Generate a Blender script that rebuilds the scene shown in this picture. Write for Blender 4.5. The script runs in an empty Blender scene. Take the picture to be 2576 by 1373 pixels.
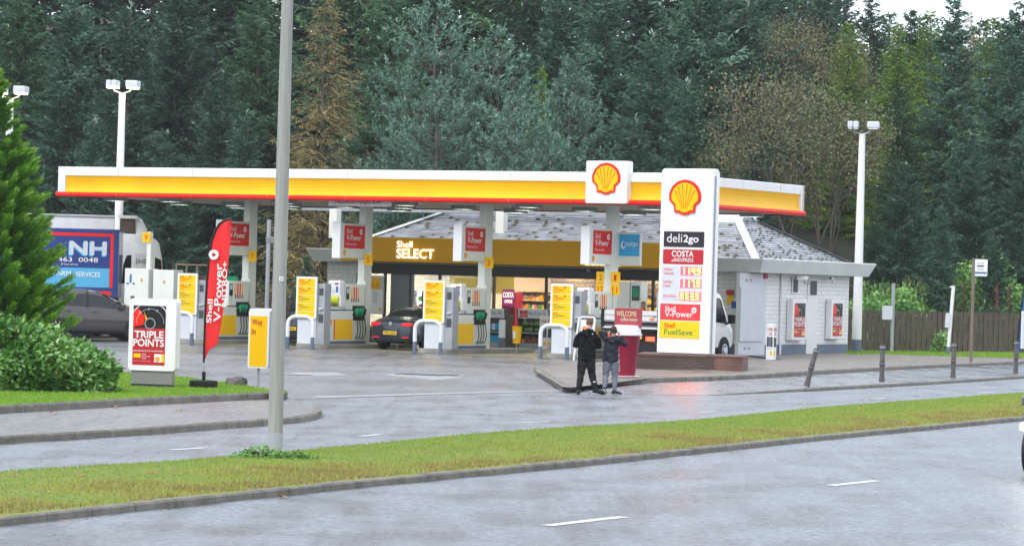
import bpy, bmesh, math, random
import numpy as np
from mathutils import Vector, Matrix
rad = math.radians
PI = math.pi
scene = bpy.context.scene
C = scene.collection

# ------------------------------------------------------------------ camera
CAM_H = 2.42
cam_d = bpy.data.cameras.new('camera')
cam = bpy.data.objects.new('camera', cam_d); C.objects.link(cam)
cam_d.lens = 118.8; cam_d.sensor_width = 36; cam_d.sensor_fit = 'HORIZONTAL'
cam_d.clip_start = 0.5; cam_d.clip_end = 3000
PITCH = math.atan(21.5/8500); ROLL = rad(1.6)
cam.matrix_world = Matrix.Translation((0, 0, CAM_H)) @ Matrix.Rotation(PI/2+PITCH, 4, 'X') @ Matrix.Rotation(ROLL, 4, 'Z')
scene.camera = cam
# ------------------------------------------------------------------ world
w = bpy.data.worlds.new('World'); scene.world = w; w.use_nodes = True
nt = w.node_tree; nt.nodes.clear()
SUN_EL, SUN_AZ = rad(48), rad(215)          # overcast, sun behind the camera on the left
sky = nt.nodes.new('ShaderNodeTexSky'); sky.sky_type = 'NISHITA'; sky.sun_disc = False
sky.sun_elevation = SUN_EL; sky.sun_rotation = SUN_AZ; sky.air_density = 1.0; sky.dust_density = 2.0
mul = nt.nodes.new('ShaderNodeMix'); mul.data_type = 'RGBA'; mul.blend_type = 'MIX'
tc = nt.nodes.new('ShaderNodeTexCoord'); nz = nt.nodes.new('ShaderNodeTexNoise')
nz.inputs['Scale'].default_value = 2.2; nz.inputs['Detail'].default_value = 5
nt.links.new(tc.outputs['Generated'], nz.inputs['Vector'])
cr = nt.nodes.new('ShaderNodeValToRGB')
cr.color_ramp.elements[0].position = .3; cr.color_ramp.elements[0].color = (7.2, 7.9, 9.0, 1)
cr.color_ramp.elements[1].position = .72; cr.color_ramp.elements[1].color = (10.5, 10.9, 11.6, 1)
nt.links.new(nz.outputs['Fac'], cr.inputs['Fac'])
mul.inputs['Factor'].default_value = .78
nt.links.new(sky.outputs['Color'], mul.inputs['A']); nt.links.new(cr.outputs['Color'], mul.inputs['B'])
bg = nt.nodes.new('ShaderNodeBackground'); bg.inputs['Strength'].default_value = .10
nt.links.new(mul.outputs['Result'], bg.inputs['Color'])
wo = nt.nodes.new('ShaderNodeOutputWorld'); nt.links.new(bg.outputs['Background'], wo.inputs['Surface'])
sun_d = bpy.data.lights.new('sun', 'SUN'); sun_d.energy = .9; sun_d.angle = rad(25); sun_d.color = (1, .97, .92)
sun = bpy.data.objects.new('sun', sun_d); C.objects.link(sun)
sd = Vector((math.sin(SUN_AZ)*math.cos(SUN_EL), math.cos(SUN_AZ)*math.cos(SUN_EL), math.sin(SUN_EL)))
sun.rotation_euler = sd.to_track_quat('Z', 'Y').to_euler(); sun.location = sd*50
vs = scene.view_settings
vs.view_transform = 'Standard'; vs.look = 'None'; vs.exposure = 1.0; vs.gamma = 1; vs.use_curve_mapping = False
scene.cycles.max_bounces = 6; scene.cycles.diffuse_bounces = 3; scene.cycles.glossy_bounces = 3
scene.cycles.transparent_max_bounces = 8
scene.cycles.caustics_reflective = False; scene.cycles.caustics_refractive = False

# ------------------------------------------------------------------ measuring helpers (photo px at 2576 wide -> points on real planes)
F_, CX_, CY_ = 8500., 1288., 686.5
def ray(x, y):
    u = (x-CX_)/F_; v = -(y-CY_)/F_
    a = u*math.cos(ROLL)-v*math.sin(ROLL); b = u*math.sin(ROLL)+v*math.cos(ROLL)
    Y = math.cos(PITCH)-b*math.sin(PITCH); Z = math.sin(PITCH)+b*math.cos(PITCH)
    return a/Y, Z/Y
def G(x, y, z=0.):                     # point at height z
    a, b = ray(x, y); t = (z-CAM_H)/b; return Vector((a*t, t, z))
def D(x, y, Y):                        # point at distance Y
    a, b = ray(x, y); return Vector((a*Y, Y, CAM_H+b*Y))
TF = rad(28.5); cF, sF = math.cos(TF), math.sin(TF)
def W(u, v, z=0.): return Vector((u*cF+v*sF, 110-u*sF+v*cF, z))
def HV(x, y, v):                       # hit plane v=const, returns (u,z)
    a, b = ray(x, y)   # X=a t, Y=t ; v = X sF + (Y-110) cF
    t = (v+110*cF)/(a*sF+cF); return (a*t*cF-(t-110)*sF, CAM_H+b*t)
def HU(x, y, u):                       # hit plane u=const, returns (v,z)
    a, b = ray(x, y)
    t = (u-110*sF)/(a*cF-sF); return (a*t*sF+(t-110)*cF, CAM_H+b*t)

# ------------------------------------------------------------------ materials
def hexc(h):
    h = h.lstrip('#'); v = [int(h[i:i+2], 16)/255 for i in (0, 2, 4)]
    return tuple((c/12.92 if c <= .04045 else ((c+.055)/1.055)**2.4) for c in v)
def mat(name, col, rough=.6, metal=0., var=None, vscale=3., bump=0., bscale=40., emit=0., ecol=None, spec=.3, coat=0., stretch=None, alpha=1., detail=5, rvar=0.):
    if isinstance(col, str): col = hexc(col)
    if isinstance(var, str): var = hexc(var)
    m = bpy.data.materials.new(name); m.use_nodes = True
    n = m.node_tree; b = n.nodes['Principled BSDF']
    b.inputs['Base Color'].default_value = (*col, 1); b.inputs['Roughness'].default_value = rough
    b.inputs['Metallic'].default_value = metal; b.inputs['Specular IOR Level'].default_value = spec
    b.inputs['Coat Weight'].default_value = coat
    b.inputs['Alpha'].default_value = alpha
    if emit: b.inputs['Emission Color'].default_value = (*(ecol or col), 1); b.inputs['Emission Strength'].default_value = emit
    if var is not None or bump or rvar:
        t = n.nodes.new('ShaderNodeTexCoord'); mp = n.nodes.new('ShaderNodeMapping')
        n.links.new(t.outputs['Object'], mp.inputs['Vector'])
        if stretch: mp.inputs['Scale'].default_value = stretch
    if var is not None:
        no = n.nodes.new('ShaderNodeTexNoise'); no.inputs['Scale'].default_value = vscale; no.inputs['Detail'].default_value = detail
        no.inputs['Roughness'].default_value = .62
        n.links.new(mp.outputs['Vector'], no.inputs['Vector'])
        r = n.nodes.new('ShaderNodeValToRGB'); r.color_ramp.elements[0].position = .35; r.color_ramp.elements[1].position = .66
        r.color_ramp.elements[0].color = (*col, 1); r.color_ramp.elements[1].color = (*var, 1)
        n.links.new(no.outputs['Fac'], r.inputs['Fac']); n.links.new(r.outputs['Color'], b.inputs['Base Color'])
        if rvar:
            mr = n.nodes.new('ShaderNodeMapRange'); mr.inputs['From Min'].default_value = .3; mr.inputs['From Max'].default_value = .7
            mr.inputs['To Min'].default_value = rough-rvar; mr.inputs['To Max'].default_value = rough+rvar
            n.links.new(no.outputs['Fac'], mr.inputs['Value']); n.links.new(mr.outputs['Result'], b.inputs['Roughness'])
    if bump:
        n2 = n.nodes.new('ShaderNodeTexNoise'); n2.inputs['Scale'].default_value = bscale; n2.inputs['Detail'].default_value = 3
        n.links.new(mp.outputs['Vector'], n2.inputs['Vector'])
        bp = n.nodes.new('ShaderNodeBump'); bp.inputs['Strength'].default_value = bump; bp.inputs['Distance'].default_value = .02
        n.links.new(n2.outputs['Fac'], bp.inputs['Height']); n.links.new(bp.outputs['Normal'], b.inputs['Normal'])
    return m
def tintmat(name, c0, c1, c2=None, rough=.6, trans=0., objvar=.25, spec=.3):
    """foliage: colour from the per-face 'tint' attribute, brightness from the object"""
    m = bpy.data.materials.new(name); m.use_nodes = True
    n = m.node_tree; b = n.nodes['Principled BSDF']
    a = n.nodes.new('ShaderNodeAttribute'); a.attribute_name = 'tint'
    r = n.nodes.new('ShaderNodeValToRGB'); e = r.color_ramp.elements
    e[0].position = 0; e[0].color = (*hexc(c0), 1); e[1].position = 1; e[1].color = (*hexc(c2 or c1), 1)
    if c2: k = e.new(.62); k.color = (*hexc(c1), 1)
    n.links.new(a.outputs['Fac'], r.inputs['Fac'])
    oi = n.nodes.new('ShaderNodeObjectInfo'); mr = n.nodes.new('ShaderNodeMapRange')
    mr.inputs['To Min'].default_value = 1-objvar; mr.inputs['To Max'].default_value = 1+objvar
    n.links.new(oi.outputs['Random'], mr.inputs['Value'])
    hs = n.nodes.new('ShaderNodeHueSaturation'); n.links.new(mr.outputs['Result'], hs.inputs['Value'])
    n.links.new(r.outputs['Color'], hs.inputs['Color']); n.links.new(hs.outputs['Color'], b.inputs['Base Color'])
    b.inputs['Roughness'].default_value = rough; b.inputs['Specular IOR Level'].default_value = spec
    if trans:
        tr = n.nodes.new('ShaderNodeBsdfTranslucent'); mx = n.nodes.new('ShaderNodeMixShader'); mx.inputs['Fac'].default_value = trans
        n.links.new(hs.outputs['Color'], tr.inputs['Color']); n.links.new(b.outputs['BSDF'], mx.inputs[1]); n.links.new(tr.outputs['BSDF'], mx.inputs[2])
        n.links.new(mx.outputs['Shader'], n.nodes['Material Output'].inputs['Surface'])
    return m
M = {}
M['white'] = mat('white_enamel', (.80, .81, .82), .35, var=(.74, .75, .76), vscale=1.3)
M['sign_white'] = mat('sign_white', (.84, .84, .85), .3, var=(.77, .775, .77), vscale=1.6, stretch=(1.5, 1.5, .3))
M['tot_white'] = mat('backlit_white', (.84, .84, .85), .3, emit=.04)
M['yellow'] = mat('sign_yellow', (.96, .56, .004), .45, spec=.15)
M['can_yellow'] = mat('canopy_yellow', (.95, .55, .005), .4, spec=.2, var=(.86, .47, .006), vscale=.5)
M['red'] = mat('sign_red', (.84, .025, .012), .4, spec=.2, var=(.78, .022, .012), vscale=1.2)
M['dred'] = mat('deep_red', (.50, .02, .03), .4)
M['maroon'] = mat('maroon_board', (.33, .018, .045), .35)
M['black'] = mat('black_plastic', (.012, .012, .014), .45)
M['rubber'] = mat('rubber', (.02, .02, .022), .8)
M['dgrey'] = mat('dark_grey', (.06, .065, .075), .5)
M['grey'] = mat('mid_grey_metal', (.36, .38, .40), .45, var=(.30, .32, .34), vscale=3)
M['lgrey'] = mat('light_grey_metal', (.62, .66, .71), .4, var=(.57, .60, .65), vscale=2)
M['bluegrey'] = mat('blue_grey_paint', (.14, .18, .24), .5, var=(.11, .145, .2), vscale=5)
M['pumpw'] = mat('pump_white', (.76, .79, .73), .4, var=(.70, .73, .67), vscale=2)
M['soffit'] = mat('soffit_panels', (.60, .58, .55), .5, var=(.52, .50, .47), vscale=.6)
M['column'] = mat('column_cladding', (.80, .82, .77), .4, var=(.75, .77, .72), vscale=1)
M['green'] = mat('nozzle_green', (.01, .28, .13), .4)
M['textg'] = mat('text_green', (.02, .33, .06), .5)
M['blue'] = mat('sticker_blue', (.05, .13, .42), .45)
M['skyb'] = mat('autogas_blue', (.03, .38, .72), .4)
M['lamp'] = mat('lamp_glow', (1, .92, .75), .5, emit=9, ecol=(1, .86, .6))
M['canlamp'] = mat('canopy_lamp', (.9, 1, .85), .5, emit=10, ecol=(.92, 1, .76))
M['letterlit'] = mat('lit_letters', (1, .97, .88), .5, emit=.75, ecol=(1, .95, .82))
M['glass'] = mat('dark_glass', (.012, .014, .017), .05, spec=.5)
M['chrome'] = mat('chrome', (.7, .7, .7), .15, metal=1)
M['alu'] = mat('aluminium', (.6, .61, .62), .35, metal=.8)
M['mustard'] = mat('mustard_fascia', (.80, .44, .010), .6, spec=.12, var=(.74, .40, .009), vscale=.6)
M['tail'] = mat('tail_lamp', (.55, .01, .012), .2, emit=.25, ecol=(1, .03, .03))
M['lit_tail'] = mat('lit_tail_lamp', (.9, .02, .01), .2, emit=3, ecol=(1, .05, .02))
M['orange'] = mat('orange_plastic', (.85, .22, .02), .5)
M['plate'] = mat('number_plate', (.85, .55, .03), .4)
M['skin'] = mat('skin', (.58, .33, .25), .55, var=(.52, .28, .21), vscale=9)
M['concrete'] = mat('concrete', (.33, .32, .29), .8, var=(.22, .215, .19), vscale=2.2, bump=.4, bscale=30)
M['kerb'] = mat('wet_kerb_concrete', (.225, .205, .175), .6, var=(.12, .11, .093), vscale=4, bump=.35, bscale=35)
M['bark'] = mat('bark', (.075, .06, .05), .9, var=(.13, .11, .095), vscale=6, bump=.6, bscale=12, stretch=(1, 1, .25))
M['stonepole'] = mat('galvanised_pole', (.36, .365, .345), .55, var=(.27, .27, .25), vscale=3, stretch=(6, 6, .35), bump=.15, bscale=60)

# ------------------------------------------------------------------ mesh builder
class MB:
    def __init__(s): s.v = []; s.f = []; s.m = []
    def add(s, vs, fs, mi=0):
        o = len(s.v); s.v += [tuple(p) for p in vs]; s.f += [tuple(i+o for i in f) for f in fs]; s.m += [mi]*len(fs); return s
    def box(s, x0, x1, y0, y1, z0, z1, mi=0):
        v = [(x, y, z) for z in (z0, z1) for y in (y0, y1) for x in (x0, x1)]
        return s.add(v, [(0, 2, 3, 1), (4, 5, 7, 6), (0, 1, 5, 4), (2, 6, 7, 3), (0, 4, 6, 2), (1, 3, 7, 5)], mi)
    def obox(s, c, ax, ay, az, mi=0):      # oriented box, half vectors
        c, ax, ay, az = map(Vector, (c, ax, ay, az))
        v = [c+ax*i+ay*j+az*k for k in (-1, 1) for j in (-1, 1) for i in (-1, 1)]
        return s.add(v, [(0, 2, 3, 1), (4, 5, 7, 6), (0, 1, 5, 4), (2, 6, 7, 3), (0, 4, 6, 2), (1, 3, 7, 5)], mi)
    def quad(s, a, b, c, d, mi=0): return s.add([a, b, c, d], [(0, 1, 2, 3)], mi)
    def prism(s, poly, axis, a0, a1, mi=0):    # poly of 2D points; axis 'x','y','z'
        def P(p, a):
            return {'x': (a, p[0], p[1]), 'y': (p[0], a, p[1]), 'z': (p[0], p[1], a)}[axis]
        n = len(poly); v = [P(p, a0) for p in poly]+[P(p, a1) for p in poly]
        f = [tuple(range(n))[::-1], tuple(range(n, 2*n))]+[(i, (i+1) % n, n+(i+1) % n, n+i) for i in range(n)]
        return s.add(v, f, mi)
    def tube(s, pts, r, n=10, mi=0, cap=True):
        pts = [Vector(p) for p in pts]; R_ = r if isinstance(r, (list, tuple)) else [r]*len(pts)
        v = []; up = None
        for i, p in enumerate(pts):
            d = (pts[min(i+1, len(pts)-1)]-pts[max(i-1, 0)]).normalized()
            if up is None: up = Vector((0, 0, 1)) if abs(d.z) < .9 else Vector((1, 0, 0))
            a = d.cross(up).normalized(); b = d.cross(a).normalized(); up = a.cross(d)
            for k in range(n):
                t = 2*PI*k/n; v.append(p+(a*math.cos(t)+b*math.sin(t))*R_[i])
        f = [(i*n+k, i*n+(k+1) % n, (i+1)*n+(k+1) % n, (i+1)*n+k) for i in range(len(pts)-1) for k in range(n)]
        if cap: f += [tuple(range(n))[::-1], tuple((len(pts)-1)*n+k for k in range(n))]
        return s.add(v, f, mi)
    def lathe(s, prof, c=(0, 0, 0), n=24, mi=0, axis='z'):   # prof [(r,h)]
        v = []
        for r, h in prof:
            for k in range(n):
                t = 2*PI*k/n; p = (r*math.cos(t), r*math.sin(t), h)
                if axis == 'x': p = (h, p[0], p[1])
                if axis == 'y': p = (p[0], h, p[1])
                v.append((p[0]+c[0], p[1]+c[1], p[2]+c[2]))
        m_ = len(prof)
        f = [(i*n+k, i*n+(k+1) % n, (i+1)*n+(k+1) % n, (i+1)*n+k) for i in range(m_-1) for k in range(n)]
        f += [tuple(range(n))[::-1], tuple((m_-1)*n+k for k in range(n))]
        return s.add(v, f, mi)
    def rrect(s, x0, x1, z0, z1, r, y0, y1, mi=0, n=5):      # rounded rectangle plate facing -y
        p = []
        for cx, cz, a in ((x1-r, z1-r, 0), (x0+r, z1-r, 90), (x0+r, z0+r, 180), (x1-r, z0+r, 270)):
            for k in range(n+1):
                t = rad(a+90*k/n); p.append((cx+r*math.cos(t), cz+r*math.sin(t)))
        return s.prism(p, 'y', y0, y1, mi)
    def text(s, body, o, ex, ez, w, h, mi=0, bold=.0, shear=0.):   # stretched into a w x h rectangle with lower-left corner o
        k = (body, 0, shear)
        if k not in MB.cache:
            cu = bpy.data.curves.new('t', 'FONT'); cu.body = body; cu.shear = shear; cu.resolution_u = 3
            ob = bpy.data.objects.new('t', cu); me = bpy.data.meshes.new_from_object(ob)
            vv = [tuple(q.co) for q in me.vertices]; ff = [tuple(q.vertices) for q in me.polygons]
            bpy.data.objects.remove(ob); bpy.data.curves.remove(cu); bpy.data.meshes.remove(me)
            MB.cache[k] = (vv, ff)
        vv, ff = MB.cache[k]
        x0 = min(q[0] for q in vv); x1 = max(q[0] for q in vv); y0 = min(q[1] for q in vv); y1 = max(q[1] for q in vv)
        o, ex, ez = Vector(o), Vector(ex), Vector(ez); nr = ex.cross(ez); bold = bold*.62; sx, sy = w/(x1-x0+2*bold), h/(y1-y0+2*bold)
        cps = [(0, 0)] if not bold else [(-bold, 0), (bold, 0), (0, bold), (0, -bold), (.7*bold, .7*bold), (-.7*bold, .7*bold), (.7*bold, -.7*bold), (-.7*bold, -.7*bold)]
        for i, (bx, by) in enumerate(cps):
            s.add([o+ex*((q[0]-x0+bold+bx)*sx)+ez*((q[1]-y0+bold+by)*sy)+nr*(.0004*i) for q in vv], ff, mi)
        return s
    def build(s, name, mats, parent=None, smooth=False, bevel=0., merge=False, tint=None):
        me = bpy.data.meshes.new(name); me.from_pydata(s.v, [], s.f)
        if not isinstance(mats, (list, tuple)): mats = [mats]
        for m in mats: me.materials.append(M[m] if isinstance(m, str) else m)
        me.polygons.foreach_set('material_index', s.m)
        if bevel or merge:
            bm = bmesh.new(); bm.from_mesh(me)
            bmesh.ops.remove_doubles(bm, verts=bm.verts, dist=1e-5)
            if bevel:
                bmesh.ops.recalc_face_normals(bm, faces=bm.faces)
                es = [e for e in bm.edges if len(e.link_faces) == 2 and e.calc_face_angle(0) > .6]
                bmesh.ops.bevel(bm, geom=es, offset=bevel, segments=2, affect='EDGES', profile=.6, clamp_overlap=True)
            bm.to_mesh(me); bm.free()
        if smooth:
            me.polygons.foreach_set('use_smooth', [True]*len(me.polygons))
            try: me.set_sharp_from_angle(angle=rad(40))
            except Exception: pass
        o = bpy.data.objects.new(name, me); C.objects.link(o)
        if parent: o.parent = parent
        return o
MB.cache = {}
def tag(o, label=None, cat=None, group=None, kind=None):
    if label: o['label'] = label
    if cat: o['category'] = cat
    if group: o['group'] = group
    if kind: o['kind'] = kind
    return o
def thing(name, label, cat, loc=(0, 0, 0), rz=0., group=None):
    o = bpy.data.objects.new(name, None); C.objects.link(o); o.location = loc; o.rotation_euler = (0, 0, rz)
    o.empty_display_size = .2
    return tag(o, label, cat, group)
def copy_tree(root, loc, rz=None, label=None, group=None):
    def rec(o, par):
        c = o.copy(); C.objects.link(c)
        if par: c.parent = par
        for ch in list(kids.get(o.name, [])): rec(ch, c)
        return c
    kids = {}
    for q in C.objects:
        if q.parent: kids.setdefault(q.parent.name, []).append(q)
    r = rec(root, None); r.location = loc
    if rz is not None: r.rotation_euler = (0, 0, rz)
    if label: r['label'] = label
    if group: r['group'] = group
    return r
def lit(o):   # mark structure
    o['kind'] = 'structure'; return o
RF = -TF

# ------------------------------------------------------------------ emblems (facing -y of the given axes)
def emblem_outline(n=7):
    pts = [(.0, -.02), (.12, .0), (.165, .045), (.315, .05), (.335, .25), (.47, .37)]
    for k in range(0, 26):
        a = rad(-14+104*k/25); sc = 1-.022*abs(math.sin((a-PI/2)*n*.95))
        pts.append((.5*math.cos(a)*sc, .49+.49*math.sin(a)*sc))
    return pts+[(-x, y) for x, y in pts[::-1][1:-1]]
def emblem(parent, o, ex, ez, w, th=.03, name='scallop_emblem', flat=False):
    o, ex, ez = Vector(o), Vector(ex), Vector(ez); nrm = ex.cross(ez)*1.0     # out of the sign
    mb = MB(); pts = emblem_outline(); n = len(pts)
    def P(x, y, d): return o+ex*(x*w)+ez*(y*w)+nrm*d
    v = [P(x, y, th) for x, y in pts]+[P(x, y, 0) for x, y in pts]
    # fan triangulated from the hub
    v.append(P(0, .42, th)); c = 2*n
    mb.add(v, [(i, (i+1) % n, c) for i in range(n)]+[(i, n+i, n+(i+1) % n, (i+1) % n) for i in range(n)], 0)
    inn = [P(x*.84, .45+(y-.45)*.84, th+.004) for x, y in pts]+[P(0, .42, th+.004)]
    mb.add(inn, [(i, (i+1) % n, n) for i in range(n)], 1)
    for k in range(-3, 4):
        if k == 0: aa = [0]
        a = rad(90+k*20.5+(0))
    for k in (-3, -2, -1, 1, 2, 3):
        a = rad(90-(k-.5*(1 if k > 0 else -1))*22); b = Vector((math.cos(a), math.sin(a)))
        st = Vector((.055*(k/3), .16)); en = Vector((.0, .46))+b*.39; d = (en-st).normalized(); pp = Vector((-d.y, d.x))
        q = [st+pp*.004, st-pp*.004, en-pp*.013, en+pp*.013]
        mb.add([P(z.x, z.y, th+.008) for z in q], [(0, 1, 2, 3)], 0)
    return mb.build(name, ['red', 'yellow'], parent)
def flower(mb, o, ex, ez, w, mi, mih, th=.004):
    o, ex, ez = Vector(o), Vector(ex), Vector(ez); nrm = ex.cross(ez)
    out = []; inn = []
    for k in range(32):
        a = 2*PI*k/32; r = .5*(1-.06*abs(math.sin(a*4)))
        out.append(o+ex*(w*r*math.cos(a))+ez*(w*r*math.sin(a))+nrm*th)
        r2 = .23*(1-.35*abs(math.sin(a*4))); inn.append(o+ex*(w*r2*math.cos(a))+ez*(w*r2*math.sin(a))+nrm*(th))
    mb.add(out+inn, [(k, (k+1) % 32, 32+(k+1) % 32, 32+k) for k in range(32)], mi)

# ================================================================== GROUND
def asphalt(name, c0, c1, r0, r1, streak_rot, bump=.5, grit=90, blotch=.35, wheel=0.):
    m = bpy.data.materials.new(name); m.use_nodes = True; n = m.node_tree; b = n.nodes['Principled BSDF']; L = n.links.new
    t = n.nodes.new('ShaderNodeTexCoord')
    mp = n.nodes.new('ShaderNodeMapping'); mp.inputs['Rotation'].default_value = (0, 0, streak_rot); mp.inputs['Scale'].default_value = (.9, .09, 1)
    L(t.outputs['Object'], mp.inputs['Vector'])
    s = n.nodes.new('ShaderNodeTexNoise'); s.inputs['Scale'].default_value = 2.4; s.inputs['Detail'].default_value = 8; s.inputs['Distortion'].default_value = .4
    L(mp.outputs['Vector'], s.inputs['Vector'])
    s2 = n.nodes.new('ShaderNodeTexNoise'); s2.inputs['Scale'].default_value = blotch; s2.inputs['Detail'].default_value = 7
    L(t.outputs['Object'], s2.inputs['Vector'])
    g = n.nodes.new('ShaderNodeTexNoise'); g.inputs['Scale'].default_value = grit*.10; g.inputs['Detail'].default_value = 7; g.inputs['Roughness'].default_value = .82
    L(t.outputs['Object'], g.inputs['Vector'])
    g2 = n.nodes.new('ShaderNodeTexNoise'); g2.inputs['Scale'].default_value = 14; g2.inputs['Detail'].default_value = 4
    L(t.outputs['Object'], g2.inputs['Vector'])
    ad = n.nodes.new('ShaderNodeMath'); ad.operation = 'ADD'; L(s.outputs['Fac'], ad.inputs[0]); L(s2.outputs['Fac'], ad.inputs[1])
    # wheel paths: faint bands running along the road
    mp2 = n.nodes.new('ShaderNodeMapping'); mp2.inputs['Rotation'].default_value = (0, 0, streak_rot); L(t.outputs['Object'], mp2.inputs['Vector'])
    sx_ = n.nodes.new('ShaderNodeSeparateXYZ'); L(mp2.outputs['Vector'], sx_.inputs['Vector'])
    m1 = n.nodes.new('ShaderNodeMath'); m1.operation = 'MULTIPLY_ADD'; m1.inputs[1].default_value = 3.4; L(sx_.outputs['X'], m1.inputs[0]); L(s2.outputs['Fac'], m1.inputs[2])
    m2 = n.nodes.new('ShaderNodeMath'); m2.operation = 'SINE'; L(m1.outputs[0], m2.inputs[0])
    m3 = n.nodes.new('ShaderNodeMath'); m3.operation = 'MULTIPLY_ADD'; m3.inputs[1].default_value = wheel; L(m2.outputs[0], m3.inputs[0]); L(ad.outputs[0], m3.inputs[2]); ad = m3
    ad2 = n.nodes.new('ShaderNodeMath'); ad2.operation = 'MULTIPLY'; ad2.inputs[1].default_value = .5; L(ad.outputs[0], ad2.inputs[0])
    r = n.nodes.new('ShaderNodeValToRGB'); r.color_ramp.elements[0].position = .42; r.color_ramp.elements[1].position = .58
    r.color_ramp.elements[0].color = (*c0, 1); r.color_ramp.elements[1].color = (*c1, 1); L(ad2.outputs[0], r.inputs['Fac'])
    mx = n.nodes.new('ShaderNodeMix'); mx.data_type = 'RGBA'; mx.blend_type = 'MULTIPLY'; mx.inputs['Factor'].default_value = 1.
    cg = n.nodes.new('ShaderNodeMapRange'); cg.inputs['From Min'].default_value = .34; cg.inputs['From Max'].default_value = .66; cg.inputs['To Min'].default_value = .45; cg.inputs['To Max'].default_value = 1.55; L(g.outputs['Fac'], cg.inputs['Value'])
    L(r.outputs['Color'], mx.inputs['A']); L(cg.outputs['Result'], mx.inputs['B']); L(mx.outputs['Result'], b.inputs['Base Color'])
    mr = n.nodes.new('ShaderNodeMapRange'); mr.inputs['From Min'].default_value = .4; mr.inputs['From Max'].default_value = .6
    mr.inputs['To Min'].default_value = r0; mr.inputs['To Max'].default_value = r1; L(ad2.outputs[0], mr.inputs['Value']); L(mr.outputs['Result'], b.inputs['Roughness'])
    ag = n.nodes.new('ShaderNodeMath'); ag.operation = 'MULTIPLY_ADD'; ag.inputs[1].default_value = .6; L(g2.outputs['Fac'], ag.inputs[0]); L(g.outputs['Fac'], ag.inputs[2])
    bp = n.nodes.new('ShaderNodeBump'); bp.inputs['Strength'].default_value = bump; bp.inputs['Distance'].default_value = .03
    L(ag.outputs[0], bp.inputs['Height']); L(bp.outputs['Normal'], b.inputs['Normal'])
    b.inputs['Specular IOR Level'].default_value = .75
    cw = n.nodes.new('ShaderNodeMapRange'); cw.inputs['From Min'].default_value = .36; cw.inputs['From Max'].default_value = .64; cw.inputs['To Min'].default_value = .0; cw.inputs['To Max'].default_value = .95; L(g.outputs['Fac'], cw.inputs['Value']); L(cw.outputs['Result'], b.inputs['Coat Weight']); b.inputs['Coat Roughness'].default_value = .3; L(bp.outputs['Normal'], b.inputs['Coat Normal'])
    return m
TR = rad(23.5)
M['road'] = asphalt('wet_asphalt', (.048, .057, .072), (.165, .19, .22), .27, .54, TR, bump=.8, wheel=.06, blotch=.8)
M['fcourt'] = asphalt('forecourt_asphalt', (.055, .061, .072), (.13, .142, .16), .30, .52, TR, bump=.3, grit=60, blotch=.25)
M['foot'] = asphalt('footway_asphalt', (.085, .078, .078), (.16, .148, .145), .42, .6, TR, bump=.35, grit=70, blotch=.5)
M['footr'] = asphalt('wet_footway', (.07, .075, .09), (.15, .155, .175), .2, .4, TR, bump=.25, grit=70, blotch=.5)
M['bay'] = mat('bay_concrete', (.17, .16, .125), .45, var=(.26, .235, .17), vscale=.35, bump=.2, bscale=20, rvar=.1)
M['mark'] = mat('road_paint', (.72, .72, .70), .5, var=(.5, .5, .49), vscale=6)
M['soil'] = mat('forest_floor', (.018, .022, .014), .95, var=(.035, .038, .022), vscale=.6)
M['turf'] = mat('turf_base', (.16, .22, .05), .9, var=(.24, .23, .07), vscale=1.4, bump=.8, bscale=25)
M['patch'] = mat('pale_concrete', (.33, .34, .35), .45, var=(.25, .26, .27), vscale=1.5, bump=.2, bscale=20)
def pavers(name, c0, c1, rot):
    m = bpy.data.materials.new(name); m.use_nodes = True; n = m.node_tree; b = n.nodes['Principled BSDF']; L = n.links.new
    t = n.nodes.new('ShaderNodeTexCoord'); mp = n.nodes.new('ShaderNodeMapping'); mp.inputs['Rotation'].default_value = (0, 0, rot)
    L(t.outputs['Object'], mp.inputs['Vector'])
    k = n.nodes.new('ShaderNodeTexBrick'); k.inputs['Scale'].default_value = 1; k.inputs['Brick Width'].default_value = .4; k.inputs['Row Height'].default_value = .3
    k.inputs['Mortar Size'].default_value = .022; k.inputs['Color1'].default_value = (*c0, 1); k.inputs['Color2'].default_value = (*c1, 1)
    k.inputs['Mortar'].default_value = (.07, .065, .055, 1); L(mp.outputs['Vector'], k.inputs['Vector'])
    s2 = n.nodes.new('ShaderNodeTexNoise'); s2.inputs['Scale'].default_value = 1.1; s2.inputs['Detail'].default_value = 6; L(t.outputs['Object'], s2.inputs['Vector'])
    mx = n.nodes.new('ShaderNodeMix'); mx.data_type = 'RGBA'; mx.blend_type = 'OVERLAY'; mx.inputs['Factor'].default_value = .8
    L(k.outputs['Color'], mx.inputs['A']); L(s2.outputs['Fac'], mx.inputs['B']); L(mx.outputs['Result'], b.inputs['Base Color'])
    b.inputs['Roughness'].default_value = .5
    bp = n.nodes.new('ShaderNodeBump'); bp.inputs['Strength'].default_value = .5; bp.inputs['Distance'].default_value = .01; bp.invert = True
    L(k.outputs['Fac'], bp.inputs['Height']); L(bp.outputs['Normal'], b.inputs['Normal'])
    return m
M['paver'] = pavers('paving_blocks', (.25, .21, .18), (.17, .15, .135), TF)

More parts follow.
